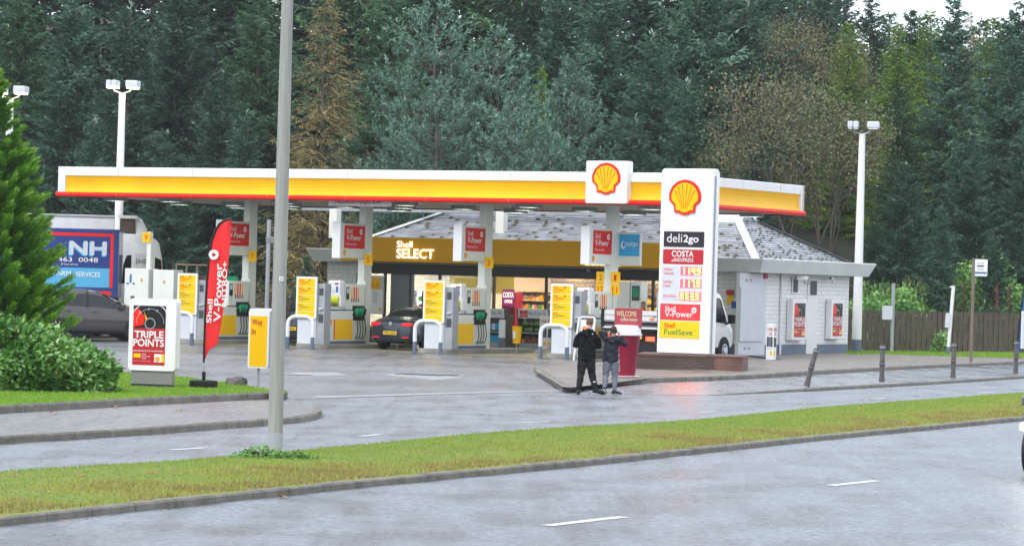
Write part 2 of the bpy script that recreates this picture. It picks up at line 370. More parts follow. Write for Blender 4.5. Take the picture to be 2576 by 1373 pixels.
def sheet(name, pts, m):
    me = bpy.data.meshes.new(name); bm = bmesh.new()
    vs_ = [bm.verts.new(p) for p in pts]; f = bm.faces.new(vs_); bmesh.ops.triangulate(bm, faces=[f]); bmesh.ops.recalc_face_normals(bm, faces=bm.faces)
    if sum(f.normal.z for f in bm.faces) < 0: bmesh.ops.reverse_faces(bm, faces=bm.faces)
    bm.to_mesh(me); bm.free(); me.materials.append(M[m]); o = bpy.data.objects.new(name, me); C.objects.link(o); return lit(o)
def resample(pts, step):
    out = [Vector(pts[0])]
    for a, b in zip(pts[:-1], pts[1:]):
        a, b = Vector(a), Vector(b); n = max(1, round((b-a).length/step))
        out += [a.lerp(b, k/n) for k in range(1, n+1)]
    return out
def kerb(name, pts, h, wid, side, stone=.9, m='kerb', h2=None):
    """kerb stones along pts (bottom of the face); the top runs to `side` (+1 left of travel)"""
    P = resample(pts, stone); mb = MB(); n = len(P); nor = []
    for i in range(n):
        d = (P[min(i+1, n-1)]-P[max(i-1, 0)]); d.z = 0; d.normalize(); nor.append(Vector((-d.y, d.x, 0))*side)
    rnd = random.Random(5)
    for i in range(n-1):
        a, b = P[i], P[i+1]; dd = (b-a).normalized()*.006; a = a+dd; b = b-dd
        ha = h if h2 is None else h+(h2-h)*i/(n-1); hb = h if h2 is None else h+(h2-h)*(i+1)/(n-1)
        ja = rnd.uniform(-.004, .004)
        prof = lambda p, q, hh: [p+Vector((0, 0, -.05)), p+q*.004+Vector((0, 0, hh*.75)), p+q*.02+Vector((0, 0, hh+ja)), p+q*wid+Vector((0, 0, hh+ja)), p+q*wid+Vector((0, 0, -.05))]
        A = prof(a, nor[i], ha); B = prof(b, nor[i+1], hb)
        mb.add(A+B, [(k, (k+1) % 5, 5+(k+1) % 5, 5+k) for k in range(5)]+[(4, 3, 2, 1, 0), (5, 6, 7, 8, 9)])
    o = mb.build(name, m); 
    bm = bmesh.new(); bm.from_mesh(o.data); bmesh.ops.recalc_face_normals(bm, faces=bm.faces); bm.to_mesh(o.data); bm.free()
    return lit(o)
def ext(pts, d0, d1):   # extend a polyline beyond the frame
    a, b = pts[0], pts[1]; e, f = pts[-1], pts[-2]
    return [a+(a-b).normalized()*d0]+list(pts)+[e+(e-f).normalized()*d1]

lit(MB().quad((-240, -60, -.06), (240, -60, -.06), (240, 420, -.06), (-240, 420, -.06)).build('ground', 'soil'))
lit(MB().quad((-120, -60, 0), (120, -60, 0), (120, 172, 0), (-120, 172, 0)).build('road', 'road'))

# median strip
med_n = ext([G(x, y, 0) for x, y in ((0, 1322.5), (897, 1226.8), (1471, 1172), (2063, 1107.7), (2576, 1058))], 14, 60)
kerb('median_kerb', med_n, .085, .13, 1)
med_f = ext([G(x, y, .13) for x, y in ((0, 1182), (453, 1155), (710, 1134), (989, 1109), (1177, 1090), (1471, 1069), (1650, 1061), (1790, 1051), (2063, 1023.5), (2285, 1007), (2576, 986))], 14, 60)
def along(poly, t):
    L_ = [0]
    for a, b in zip(poly[:-1], poly[1:]): L_.append(L_[-1]+(b-a).length)
    s = t*L_[-1]
    for i in range(len(poly)-1):
        if s <= L_[i+1]: return poly[i].lerp(poly[i+1], (s-L_[i])/(L_[i+1]-L_[i]))
    return poly[-1].copy()
rg = np.random.default_rng(3)
def strip(name, near, far, z0, z1, bulge, m, nu=160, nv=10, off=.11, tmax=1):
    vs_ = []
    for i in range(nu+1):
        a = along(near, i/nu); b = along(far, i/nu); d = (b-a).normalized(); a = a+d*off
        for j in range(nv+1):
            s = j/nv; p = a.lerp(b, s); p.z = z0+(z1-z0)*s+bulge*math.sin(PI*s)+rg.uniform(-.004, .004)
            if s == 1: p.z = -.02
            vs_.append(p)
    f = [(i*(nv+1)+j, (i+1)*(nv+1)+j, (i+1)*(nv+1)+j+1, i*(nv+1)+j+1) for i in range(nu) for j in range(nv)]
    return lit(MB().add(vs_, f).build(name, m, smooth=True))
strip('verge', med_n, med_f, .08, .12, .05, 'turf')

# grass blades: real geometry, denser towards the camera
def blades(name, label, regions, m, seed=1, hmin=.03, hmax=.07, wd=.006):
    r = np.random.default_rng(seed); V = []; T = []
    for (fn, count, dry) in regions:
        p, tint, sc = fn(r, count)
        n = len(p); h = r.uniform(hmin, hmax, n)*sc; a = r.uniform(0, 2*PI, n); lean = r.uniform(0, .7, n)*h; la = r.uniform(0, 2*PI, n)
        wv = np.stack([np.cos(a), np.sin(a), 0*a], 1)*(wd*sc*r.uniform(.7, 1.5, n))[:, None]
        tip = p+np.stack([np.cos(la)*lean, np.sin(la)*lean, h], 1)
        V.append(np.stack([p-wv, p+wv, tip], 1)); T.append(tint)
    V = np.concatenate(V); T = np.concatenate(T)
    return npmesh(name, V.reshape(-1, 3), 3, T, m, label, kind='stuff')
def npmesh(name, verts, k, tint, m, label=None, cat=None, kind=None, parent=None, link=True):
    nf = len(verts)//k; me = bpy.data.meshes.new(name)
    me.vertices.add(len(verts)); me.vertices.foreach_set('co', verts.astype(np.float32).ravel())
    me.loops.add(len(verts)); me.loops.foreach_set('vertex_index', np.arange(len(verts), dtype=np.int32))
    me.polygons.add(nf); me.polygons.foreach_set('loop_start', np.arange(0, len(verts), k, dtype=np.int32))
    me.polygons.foreach_set('loop_total', np.full(nf, k, dtype=np.int32))
    me.update(calc_edges=True)
    at = me.attributes.new('tint', 'FLOAT', 'FACE'); at.data.foreach_set('value', tint.astype(np.float32))
    me.materials.append(M[m])
    o = bpy.data.objects.new(name, me)
    if link: C.objects.link(o)
    if parent: o.parent = parent
    if kind: o['kind'] = kind
    if label: o['label'] = label
    if cat: o['category'] = cat
    return o
M['blade'] = tintmat('grass_blades', '#849f48', '#a3a858', '#988858', rough=.6, trans=.3, objvar=0, spec=.25)
M['blade2'] = tintmat('bank_blades', '#76a236', '#94b046', '#a09850', rough=.6, trans=.3, objvar=0, spec=.25)
NEAR = np.array([tuple(along(med_n, i/400)) for i in range(401)]); FAR = np.array([tuple(along(med_f, i/400)) for i in range(401)])
_gr = np.random.default_rng(99).uniform(0, 1, (256, 256))
def vnoise(x, y, s):
    o = np.zeros(len(x)); a = 1.; tot = 0
    for k in range(3):
        u, v = x*s*.7+k*17.3, y*s*.7+k*9.1; i, j = np.floor(u).astype(int), np.floor(v).astype(int); fu, fv = u-i, v-j; fu = fu*fu*(3-2*fu); fv = fv*fv*(3-2*fv)
        g = lambda p, q: _gr[p % 256, q % 256]
        o += a*((g(i, j)*(1-fu)+g(i+1, j)*fu)*(1-fv)+(g(i, j+1)*(1-fu)+g(i+1, j+1)*fu)*fv); tot += a; a *= .55; s *= 2.1
    return np.clip((o/tot-.5)*1.7+.5, 0, 1)
def med_fn(r, n):
    t = r.beta(1.1, 2.0, n)*.84+.06; s = r.uniform(.03, 1.0, n); i = (t*400).astype(int); fr_ = (t*400-i)[:, None]
    a = NEAR[i]*(1-fr_)+NEAR[i+1]*fr_; b = FAR[i]*(1-fr_)+FAR[i+1]*fr_; d = (b-a); d /= np.linalg.norm(d, axis=1)[:, None]; p = a+d*.11+(b-a-d*.11)*s[:, None]
    p += r.normal(0, .03, (n, 3)); p[:, 2] = .08+.04*s+.05*np.sin(PI*s)-.01
    nz_ = vnoise(p[:, 0], p[:, 1], 1.3); nz2 = vnoise(p[:, 0]+7, p[:, 1], 4.1)
    dry = np.clip(1.15-s*2.2+(nz_-.5)*1.6, 0, 1)
    tint = np.clip(dry*.75+(nz2-.5)*.25+r.normal(0, .12, n)+.12, 0, 1)
    sc = 1.0+.7*dry+.9*t
    return p, tint, sc
tag(blades('verge_grass', 'short mown grass on the median strip, browner along the kerb', [(med_fn, 190000, 0)], 'blade', 4, .016, .038, .006), cat='grass')

# left footway and bank
lf_n = [G(x, y, 0) for x, y in ((0, 1116), (278, 1099.7), (571, 1077.8), (662, 1071), (759, 1062.5), (794, 1056), (811, 1047), (806, 1038))]
lf_n = [lf_n[0]+(lf_n[0]-lf_n[1]).normalized()*12]+lf_n
kerb('footway_kerb', lf_n[:-3], .11, .13, 1, m='kerb')
kerb('footway_kerb', lf_n[-4:], .11, .13, 1, stone=.5, m='kerb')
ZF = .10
gb_n = [G(x, y, ZF) for x, y in ((0, 1040), (348, 1019.6), (675, 1003), (724, 1000))]
gb_n = [gb_n[0]+(gb_n[0]-gb_n[1]).normalized()*12]+gb_n
kerb('bank_kerb', gb_n, .13, .12, 1)
foot_pts = [p+Vector((0, 0, ZF)) for p in lf_n]+[G(748, 1007, .01), G(724, 998, ZF)]+[p for p in gb_n[::-1]]
inner = lf_n[:]; 
sheet('footway', [p+Vector((0, 0, ZF-p.z)) if i < len(lf_n) else p for i, p in enumerate([q+Vector((-.04, .05, 0)) for q in lf_n]+[G(746, 1008, ZF), G(724, 998, ZF)]+[q+Vector((0, .05, 0)) for q in gb_n[::-1]])], 'foot')
lit(MB().add([G(806, 1038, ZF), G(808, 1036, .002), G(744, 1004, .002), G(746, 1008, ZF)], [(0, 1, 2, 3)]).build('dropped_kerb', 'kerb'))
ZB = ZF+.13
gf = [G(x, y, ZB-.02) for x, y in ((-900, 905), (0, 922), (294, 937), (436, 947), (571, 964), (676, 981), (712, 993))]
bank_poly = [q+Vector((0, .08, .125)) for q in gb_n]+gf[::-1]
sheet('grass_bank', [Vector((p.x, p.y, ZB-.012)) for p in bank_poly], 'turf')
kerb('bank_rear_kerb', [Vector((p.x, p.y, 0)) for p in gf], ZB-.015, .1, -1)
BP = [(p.x, p.y) for p in bank_poly]
def inpoly(x, y, poly):
    ins = np.zeros(len(x), bool); n = len(poly)
    for i in range(n):
        x1, y1 = poly[i]; x2, y2 = poly[(i+1) % n]
        c = ((y1 > y) != (y2 > y)) & (x < (x2-x1)*(y-y1)/(y2-y1+1e-12)+x1); ins ^= c
    return ins
def poly_fn(poly, z, dry=.1, sc=1.):
    def f(r, n):
        xs = [q[0] for q in poly]; ys = [q[1] for q in poly]
        x = r.uniform(max(min(xs), -13), min(max(xs), 24), n); y = r.uniform(min(ys), max(ys), n); k = inpoly(x, y, poly); x, y = x[k], y[k]
        p = np.stack([x, y, x*0+z-.01], 1); t = np.clip(dry+(vnoise(x, y, 2.2)-.5)*.5+r.normal(0, .12, len(x)), 0, 1)
        return p, t, np.full(len(x), 1.3*sc)
    return f
tag(blades('bank_grass', 'bright green grass on the raised bank under the sign boards', [(poly_fn(BP, ZB), 120000, 0)], 'blade2', 8, .018, .04, .009), cat='grass')

# forecourt surface, its dropped kerb line and the pale patches
fc = [G(744, 1004, .004), G(1413, 982, .004), G(1342, 935, .004), Vector((W(14, -4).x, W(14, -4).y, .004)), Vector((*W(14, 12).xy, .004)), Vector((*W(6, 30).xy, .004)), Vector((*W(-45, 30).xy, .004)), Vector((-40, 75, .004)), G(0, 930, .004)]
sheet('forecourt', fc, 'fcourt')
sheet('fuelling_bay', [Vector((*W(u, v).xy, .008)) for u, v in ((-24, -1.4), (5.0, -1.4), (5.0, 11.4), (-24, 11.4))], 'bay')
lit(MB().add([G(790, 1001, .008), G(1100, 991.5, .008), G(1413, 983.5, .008), G(1413, 980.5, .008), G(1100, 987.5, .008), G(790, 996, .008)], [(0, 1, 4, 5), (1, 2, 3, 4)]).build('entrance_line', 'patch'))
for pts in (((952, 941), (1075, 936.5), (1166, 950), (1088, 955.5)), ((722, 936), (842, 936), (880, 943), (796, 946))):
    sheet('concrete_patch', [G(x, y, .008) for x, y in pts], 'patch')
def cover(px, py, rx, name, label, square=False):
    c = G(px, py, .010); mb = MB()
    if square: mb.box(-rx*1.3, rx*1.3, -rx, rx, 0, .012)
    else: mb.lathe([(rx, 0), (rx, .012), (rx*.86, .013), (rx*.84, .006), (rx*.3, .006)], n=28)
    o = mb.build(name, 'grey' if not square else 'dgrey'); o.location = c; o.rotation_euler[2] = RF
    return tag(o, label, 'manhole cover')
cover(746, 941, .42, 'manhole_cover', 'round pale-rimmed manhole cover in the forecourt nearest the white lamp column')
cover(1073, 942, .5, 'tank_cover', 'dark rectangular tank cover in the pale concrete patch of the forecourt', True)

# right-hand footway (wet) and paved area
rn = [G(x, y, 0) for x, y in ((1431, 984.5), (1515, 988), (1650, 994), (1794, 994.5), (2063, 983), (2323, 968.5), (2576, 952))]
rn = rn+[rn[-1]+(rn[-1]-rn[-2]).normalized()*70]
zz = [.006, .006, .006, .015, .07, .08, .08, .08]
up = [G(x, y, z) for x, y, z in ((1431, 983, .01), (1466, 971.5, .01), (1638, 961.6, .015), (1789, 956.3, .02), (1883, 952.6, .03), (2086, 939, .06), (2342, 926, .07), (2576, 915.7, .07))]
up = up+[up[-1]+(up[-1]-up[-2]).normalized()*70]
mb = MB(); N_ = 60
for i in range(N_+1):
    a = along(rn, i/N_); b = along(up, i/N_)
    ia = min(1, i/N_*3.2); a.z = .005+.07*max(0, min(1, (i/N_-.10)/.18)); b.z = a.z+.004
    a = a+(b-a).normalized()*.05 if i > 0 else a
    mb.v += [tuple(a), tuple(b+Vector((0, .03, 0)))]
mb.f = [(2*i, 2*i+2, 2*i+3, 2*i+1) for i in range(N_)]; mb.m = [0]*N_
lit(mb.build('roadside_footway', 'footr', smooth=True))
kerb('roadside_kerb', [p for p in rn[3:5]], .012, .12, 1, h2=.085)
kerb('roadside_kerb', rn[4:], .085, .12, 1)
KU = .11
kerb('paving_kerb', [G(1342, 935, 0), G(1413.7, 982, 0), G(1431, 983, 0)], .13, .14, 1, stone=.6)
kerb('paving_kerb', up, KU, .14, 1)
# paved area, rising a little behind the brick plinth
pv = [G(1346, 930.5, .125), G(1416, 972.5, .125), G(1437, 974, .125)]+[Vector((p.x, p.y+.1, p.z+KU-.006)) for p in up[1:]]
far_ = [Vector((*W(14.5, 75).xy, .045)), G(2576, 900.5, .045), G(2130, 896, .045), Vector((*W(2.9, 21.3).xy, .10)), Vector((*W(2.9, 12.3).xy, .05)), Vector((*W(6.2, 8.).xy, .05)), Vector((*W(7.0, -1.).xy, .12)), G(1597, 905, .28), G(1431, 914, .17)]
sheet('block_paving', pv+far_, 'paver')
# grass strip and rough ground in front of the far fence
gs = [G(2130, 896.5, .05), G(2576, 901, .05), Vector((*W(14.5, 75).xy, .05)), Vector((*W(4.5, 80).xy, .05)), Vector((24, 140.9, .05)), Vector((13., 131.9, .05))]
sheet('grass_strip', gs, 'turf')
tag(blades('strip_grass', 'narrow strip of grass at the foot of the wooden fence', [(poly_fn([(p.x, p.y) for p in gs], .05, 0.25, 1.3), 60000, 0)], 'blade2', 9, .04, .08, .016), cat='grass')

# road markings
def dash(x0, y0, x1, y1, wd=.11):
    a, b = G(x0, y0, .005), G(x1, y1, .005); d = (b-a).normalized(); n = Vector((-d.y, d.x, 0))*wd/2
    lit(MB().quad(a-n, b-n, b+n, a+n).build('lane_marking', 'mark'))
dash(1375, 1320.5, 1568, 1298.5, .15); dash(2090, 1220, 2205, 1208, .15)
a1, b1 = G(1375, 1320.5), G(2090, 1220); step = (b1-a1)
for k in (-1, 2, 3, 4, 5):
    a = a1+step*k; d = step.normalized(); n = Vector((-d.y, d.x, 0))*.075
    lit(MB().quad(*[q+Vector((0, 0, .005)) for q in (a-n, a+d*2-n, a+d*2+n, a+n)]).build('lane_marking', 'mark'))
for q in ((430, 1130.5, 520, 1125), (906, 1096.5, 958, 1091.5, ), (1300, 1062.5, 1385, 1059.5), (1755, 1037, 1800, 1034), (2195, 1002.5, 2235, 1000), (2455, 987.5, 2500, 985)): dash(*q)

# unseen dark rise behind the camera, added to darken reflections and fill
mb = MB()
for i in range(41):
    for j, (yy, zz) in enumerate(((-34, 0), (-38, 4), (-44, 8), (-55, 10.5))):
        X = -160+8*i; mb.v.append((X, yy+2*math.sin(X*.1+j), zz*(1+.14*math.sin(X*.23)+.08*math.sin(X*.61+j)) if j else -.03))
mb.f = [(4*i+j, 4*i+4+j, 4*i+5+j, 4*i+1+j) for i in range(40) for j in range(3)]; mb.m = [0]*len(mb.f)
lit(mb.build('unseen_dark_bank', mat('unseen_bank_dark', (.02, .03, .016), .95, var=(.05, .065, .03), vscale=.5)))
# hill with the forest floor behind the station
mb = MB(); nx, ny = 80, 26
for j in range(ny+1):
    for i in range(nx+1):
        X = -70+150*i/nx; Y = 141+160*j/ny+(-.35*(X-10) if X < 30 else -7)*.0
        s = j/ny; base = 143+(0 if X > 5 else min(10, (5-X)*.8))
        Y = base+160*s; h = 26*(1-math.exp(-s*2.6))*(.55+.45*math.tanh((-X+16)/22+.2)) if s > 0 else -.05
        mb.v.append((X, Y, h+.5*math.sin(X*.31+j)*(s > 0)))
mb.f = [(j*(nx+1)+i, j*(nx+1)+i+1, (j+1)*(nx+1)+i+1, (j+1)*(nx+1)+i) for j in range(ny) for i in range(nx)]; mb.m = [0]*len(mb.f)
hill = lit(mb.build('hill', 'soil', smooth=True))
def hill_z(X, Y):
    base = 143+(0 if X > 5 else min(10, (5-X)*.8)); s = (Y-base)/160
    return 0 if s <= 0 else 26*(1-math.exp(-s*2.6))*(.55+.45*math.tanh((-X+16)/22+.2))

# ================================================================== CANOPY
EX, EZ = (1, 0, 0), (0, 0, 1)
can = thing('forecourt_canopy', 'long white, yellow and red banded canopy on square columns over the fuel pumps', 'canopy', W(0, 0), RF)
U0, U1, V0, V1 = -18., 5.5, 0., 10.45
def ringpts(d): return [(U0-d, V0-d), (U1+d, V0-d), (U1+d, V1+d), (U0-d, V1+d)]
def band(prof, name, m, parent):
    mb = MB(); sub = 24
    for d, z in prof:
        r_ = ringpts(d); 
        for k in range(4): mb.v.append((*r_[k], z))
    for i in range(len(prof)-1):
        for k in range(4): mb.f.append((4*i+k, 4*i+(k+1) % 4, 4*i+4+(k+1) % 4, 4*i+4+k)); mb.m.append(0)
    o = mb.build(name, m, parent)
    for p in o.data.polygons: pass
    bm = bmesh.new(); bm.from_mesh(o.data); bmesh.ops.recalc_face_normals(bm, faces=bm.faces); bm.to_mesh(o.data); bm.free(); return o
band([(-.3, 6.0), (.10, 6.0), (.12, 5.98), (.12, 5.70), (.10, 5.695)], 'white_band', 'sign_white', can)
band([(.10, 5.695), (.065, 5.60), (.04, 5.48), (.035, 5.36), (.05, 5.25), (.085, 5.16), (.11, 5.125)], 'yellow_band', 'can_yellow', can)
band([(.11, 5.125), (.16, 5.12), (.195, 5.09), (.205, 5.04), (.19, 4.985), (.15, 4.96), (.0, 4.955)], 'red_band', 'red', can)
mb = MB()
for k in range(8):
    u = U0+2.4+k*3.1
    mb.box(u, u+.012, -.124, -.118, 5.70, 5.99); mb.box(u, u+.012, -.207, -.2, 4.99, 5.09)
for v in (2.3, 5.5, 8.6): mb.box(U1+.118, U1+.124, v, v+.012, 5.7, 5.99); mb.box(U1+.2, U1+.207, v, v+.012, 4.99, 5.09)
mb.build('panel_joint', 'grey', can)
mb = MB(); mb.box(U0-.14, U0+.16, -.14, -.02, 5.12, 6.005); mb.box(U0-.14, U0-.02, -.02, .2, 5.12, 6.005)
mb.box(U1+.02, U1+.14, V1-.02, V1+.16, 5.12, 6.005); mb.box(U1+.02, U1+.14, V1-.12, V1+.16, 5.12, 6.005)
mb.build('corner_trim', 'sign_white', can, bevel=.01)
MB().box(U0-.02, U1+.02, V0-.02, V1+.02, 5.6, 5.9).build('roof_deck', 'grey', can)
mb = MB(); 
k = U0
while k < U1-.1:
    mb.box(k+.004, min(k+.6, U1)-.004, V0+.0, V1-.0, 5.0, 5.02); k += .6
mb.build('soffit', 'soffit', can)
MB().box(U0, -1.2, 15.3, 15.7, 4.97, 5.50).build('rear_beam', 'grey', can)
for u in (U0+.1, -9.6, -1.4): MB().box(u-.1, u+.1, V1+.22, 15.3, 5.05, 5.45).build('link_beam', 'soffit', can)
mb = MB()
for u in (-16.6, -14.3, -9.6, -4.8, -.1, 4.4, -11.9+2.3*0, -7.2, -2.4):
    for v in (1.2, 5.2, 9.0):
        if u in (-11.9, -7.2, -2.4) and v != 5.2: continue
        mb.box(u-.26, u+.26, v-.26, v+.26, 4.985, 5.0)
        fr = MB()  # opaque skirt added round each lamp to hide its glow from low views
        for a, b, c_, d in ((u-.32, u-.27, v-.32, v+.32), (u+.27, u+.32, v-.32, v+.32), (u-.27, u+.27, v-.32, v-.27), (u-.27, u+.27, v+.27, v+.32)): fr.box(a, b, c_, d, 4.86, 5.004)
        fr.build('lamp_glow_skirt', 'grey', can); mb.build('canopy_lamp', 'canlamp', can); mb = MB()
IS = {7: -11.85, 5: -7.15, 3: -2.45, 1: 2.3}
for n_, u in IS.items():
    o = MB().box(u-.13, u+.13, 2.35, 2.85, .15, 5.0).build('column', 'column', can, bevel=.015)
for u, v, zb in ((HV(843, 560, 14.6)[0], 14.6, 3.9), (HV(1262, 560, 14.6)[0], 14.6, 4.2)):
    MB().box(u-.17, u+.17, v-.17, v+.17, zb, 5.02).build('column', 'column', can, bevel=.015)
    MB().box(u-.24, u+.24, v-.2, v+.2, zb-.12, zb).build('column_foot', 'black', can, bevel=.02)
# height board
hb = thing('height_board', 'long white board with red maximum height lettering under the canopy front edge', 'sign', W(-6.05, .35, 4.80), RF)
MB().box(-1.22, 1.22, -.02, .02, 0, .21).build('board', 'sign_white', hb)
MB().text('Maximum Height 4 M', (-.95, -.024, .035), EX, EZ, 1.75, .15, bold=.01).build('lettering', 'dred', hb)
# emblem box on the fascia
ub, zt = HV(1530, 405, -.28)
eb = thing('canopy_emblem_sign', 'white square box with the scallop emblem standing proud of the canopy front', 'sign', W(ub, -.28, 0), RF)
zb_ = HV(1530, 512, -.28)[1]; hw = .74
mb = MB(); mb.rrect(-hw, hw, zb_, zt, .05, -.09, .3); mb.build('box', 'sign_white', eb, bevel=.012)
emblem(eb, (0, -.095, zb_+.30), EX, EZ, 1.02, .03)

# ================================================================== ISLANDS, PUMPS
def island(n_, u):
    mb = MB(); w_ = .58; p = []
    y0, y1, r_ = -1.0, 5.4, .35
    for cx, cy, a in ((w_-r_, y1-r_, 0), (-w_+r_, y1-r_, 90), (-w_+r_, y0+r_, 180), (w_-r_, y0+r_, 270)):
        for k in range(6): t = rad(a+18*k); p.append((cx+r_*math.cos(t), cy+r_*math.sin(t)))
    mb.prism(p, 'z', 0, .15)
    o = mb.build('pump_island', 'concrete', bevel=.02); o.location = W(u, 0, .004); o.rotation_euler[2] = RF
    nm = {7: 'raised concrete island carrying pump 7 behind the red feather flag', 5: 'raised concrete island carrying pump 5 behind the big lamp column', 3: 'raised concrete island carrying pump 3 right of the dark saloon', 1: 'raised concrete island carrying pump 1 behind the two boys'}
    tag(o, nm[n_], 'pump island', 'concrete pump islands')
for n_, u in IS.items(): island(n_, u)
WHO = {7: 'number 7, partly behind the red feather flag', 5: 'number 5, left of the dark saloon car', 3: 'number 3, right of the dark saloon car', 1: 'number 1, behind the two boys'}

def make_pump():
    t = thing('fuel_pump', 'x', 'fuel pump', (0, 0, 0), RF, 'fuel pumps under the canopy')
    MB().box(-.27, .27, -.35, 2.3, .10, 1.12).build('cabinet', 'pumpw', t, bevel=.012)
    MB().box(-.28, .28, -.36, 2.31, 0, .10).build('plinth', 'bluegrey', t)
    MB().box(-.24, .24, .98, 2.25, 1.16, 2.02).build('head', 'pumpw', t, bevel=.015)
    MB().box(-.25, .25, -.3, 2.28, 1.12, 1.16).build('seam', 'dgrey', t)
    mb = MB(); mb.box(.272, .278, .30, 1.44, .16, .83, 0); mb.box(.272, .279, .24, .30, .16, .83, 1); mb.build('yellow_panel', ['yellow', 'red'], t)
    emblem(t, (.274, .02, .64), (0, 1, 0), EZ, .19, .004)
    MB().box(.24, .283, 1.46, 2.2, .80, 1.30).build('nozzle_bay', 'black', t)
    mb = MB(); mb.box(.242, .25, 1.02, 1.22, 1.5, 1.92, 0); mb.box(.25, .256, 1.05, 1.19, 1.72, 1.88, 1); mb.box(.25, .256, 1.06, 1.18, 1.56, 1.66, 2); mb.build('display', ['dgrey', 'lgrey', 'black'], t)
    mb = MB()
    for k, mi in enumerate((0, 1, 1, 0)): mb.box(.242, .248, 1.36+k*.145, 1.43+k*.145, 1.42, 1.93, mi); mb.box(.248, .251, 1.37+k*.145, 1.42+k*.145, 1.42, 1.55, 2)
    mb.build('grade_strips', ['yellow', 'red', 'black'], t)
    mb = MB()
    for q in (-.28, 1.4): mb.box(.27, .276, q, q+.035, .97, 1.02)
    mb.build('lock', 'dgrey', t)
    MB().box(.272, .278, -.2, -.06, 1.3, 1.42).build('orange_sticker', 'orange', t) if False else None
    for k in range(4):
        y = 1.58+k*.17; col = 'green' if k < 3 else 'black'
        mb = MB(); mb.obox((.33, y, 1.13), (.065, 0, .035), (0, .045, 0), (-.02, 0, .055), 0); mb.tube([(.35, y, 1.15), (.37, y-.01, 1.05), (.34, y-.02, .95)], [.045, .036, .022], 8, 0)
        mb.tube([(.30, y, 1.17), (.38, y, 1.2), (.42, y, 1.12)], .012, 6, 0)
        nz_ = mb.build('nozzle', col, t)
        sw = .05+.04*k
        MB().tube([(.34, y-.02, .96), (.38, y+.0, .7), (.40, y+.02, .45), (.38, y-.01, .25), (.35, y-.08, .17), (.32, y-.13, .25), (.30, y-.14, .5)][:6 if k else 5], .016, 8, 0).build('hose', 'rubber', nz_)
    # narrow poster board at the far end
    MB().rrect(-.16, .20, .83, 2.12, .04, 2.36, 2.42).build('side_board', 'pumpw', t) 
    mb = MB(); mb.box(-.08, .17, 2.352, 2.36, .90, 1.62, 0); mb.box(-.06, .15, 2.348, 2.353, 1.27, 1.6, 1)
    mb.text('TRIPLE', (-.06, 2.347, 1.15), EX, EZ, .21, .09, 2, bold=.03); mb.text('POINTS', (-.06, 2.347, 1.04), EX, EZ, .21, .09, 2, bold=.03)
    mb.build('poster', ['dred', 'black', 'sign_white'], t)
    MB().text('New from', (-.1, 2.356, 1.96), EX, EZ, .2, .05, 0).text('Shell', (-.1, 2.356, 1.86), EX, EZ, .1, .05, 0).build('lettering', 'dgrey', t)
    MB().tube([(-.05, 1.0, 2.02), (-.05, 1.0, 2.14), (-.05, 1.12, 2.14), (-.05, 1.12, 2.02)], .018, 8).build('lifting_eye', 'pumpw', t)
    return t
pump = make_pump()
first = True
for n_, u in IS.items():
    lab = 'white and yellow fuel pump '+WHO[n_]
    if first: pump.location = W(u, 0, .154); pump['label'] = lab; first = False
    else: copy_tree(pump, W(u, 0, .154), label=lab)

def make_towel():
    t = thing('windscreen_care_unit', 'x', 'windscreen care unit', (0, 0, 0), RF, 'windscreen care units on the pumps')
    mb = MB(); mb.box(-.22, .26, .0, .32, .42, .98)
    mb.build('housing', 'white', t, bevel=.05)
    MB().box(-.2, .24, .04, .3, .0, .16).build('base', 'white', t, bevel=.02)
    mb = MB(); mb.box(.2, .3, .0, .3, .1, .46); mb.box(-.2, -.1, .02, .3, .1, .46); mb.build('side_arms', 'white', t, bevel=.02)
    MB().lathe([(.03, -.17), (.17, -.17), (.17, .17), (.03, .17)], (.06, .06, .29), 20, axis='x').build('towel_roll', mat_roll, t, smooth=True)
    mb = MB(); mb.box(-.17, -.08, -.006, .0, .58, .78); mb.box(.1, .19, -.006, .0, .58, .78); mb.build('blue_stickers', 'blue', t)
    MB().add([(-.06, -.008, .56), (.07, -.008, .56), (.0, -.008, .8)], [(0, 1, 2)]).text('CLEAN', (-.17, -.008, .86), EX, EZ, .16, .04).build('sticker', 'lgrey', t)
    MB().box(.05, .2, -.006, 0, .84, .9).build('small_stickers', 'maroon', t)
    return t
mat_roll = mat('yellow_roll', (.52, .58, .03), .6); M['roll'] = mat_roll
tow = make_towel(); first = True
for n_, u in IS.items():
    if n_ == 7: continue
    lab = 'white towel unit with yellow roll, pump '+WHO[n_]
    loc = W(u-.02, .62, 1.31)
    if first: tow.location = loc; tow['label'] = lab; first = False
    else: copy_tree(tow, loc, label=lab)
arr = thing('arrow_sign', 'x', 'sign', (0, 0, 0), RF, 'yellow arrow signs beside the pumps')
MB().rrect(-.2, .2, 0, .38, .03, -.015, .015).build('board', 'yellow', arr)
mb = MB()
for s in (-1, 1):
    mb.add([(s*.02, -.018, .225), (s*.02, -.018, .255), (s*.1, -.018, .255), (s*.1, -.018, .30), (s*.16, -.018, .24), (s*.1, -.018, .18), (s*.1, -.018, .225)], [(0, 1, 2, 3, 4, 5, 6)])
mb.text('Both sides', (-.11, -.018, .08), EX, EZ, .22, .06).build('lettering', 'red', arr)
MB().box(-.02, .02, .016, .05, -.35, .3).build('bracket', 'grey', arr)
first = True
for n_, u in IS.items():
    if n_ == 7: continue
    lab = 'small red arrow board by pump '+WHO[n_]; loc = W(u-.28, .05, 1.66)
    if first: arr.location = loc; arr['label'] = lab; first = False
    else: copy_tree(arr, loc, label=lab)

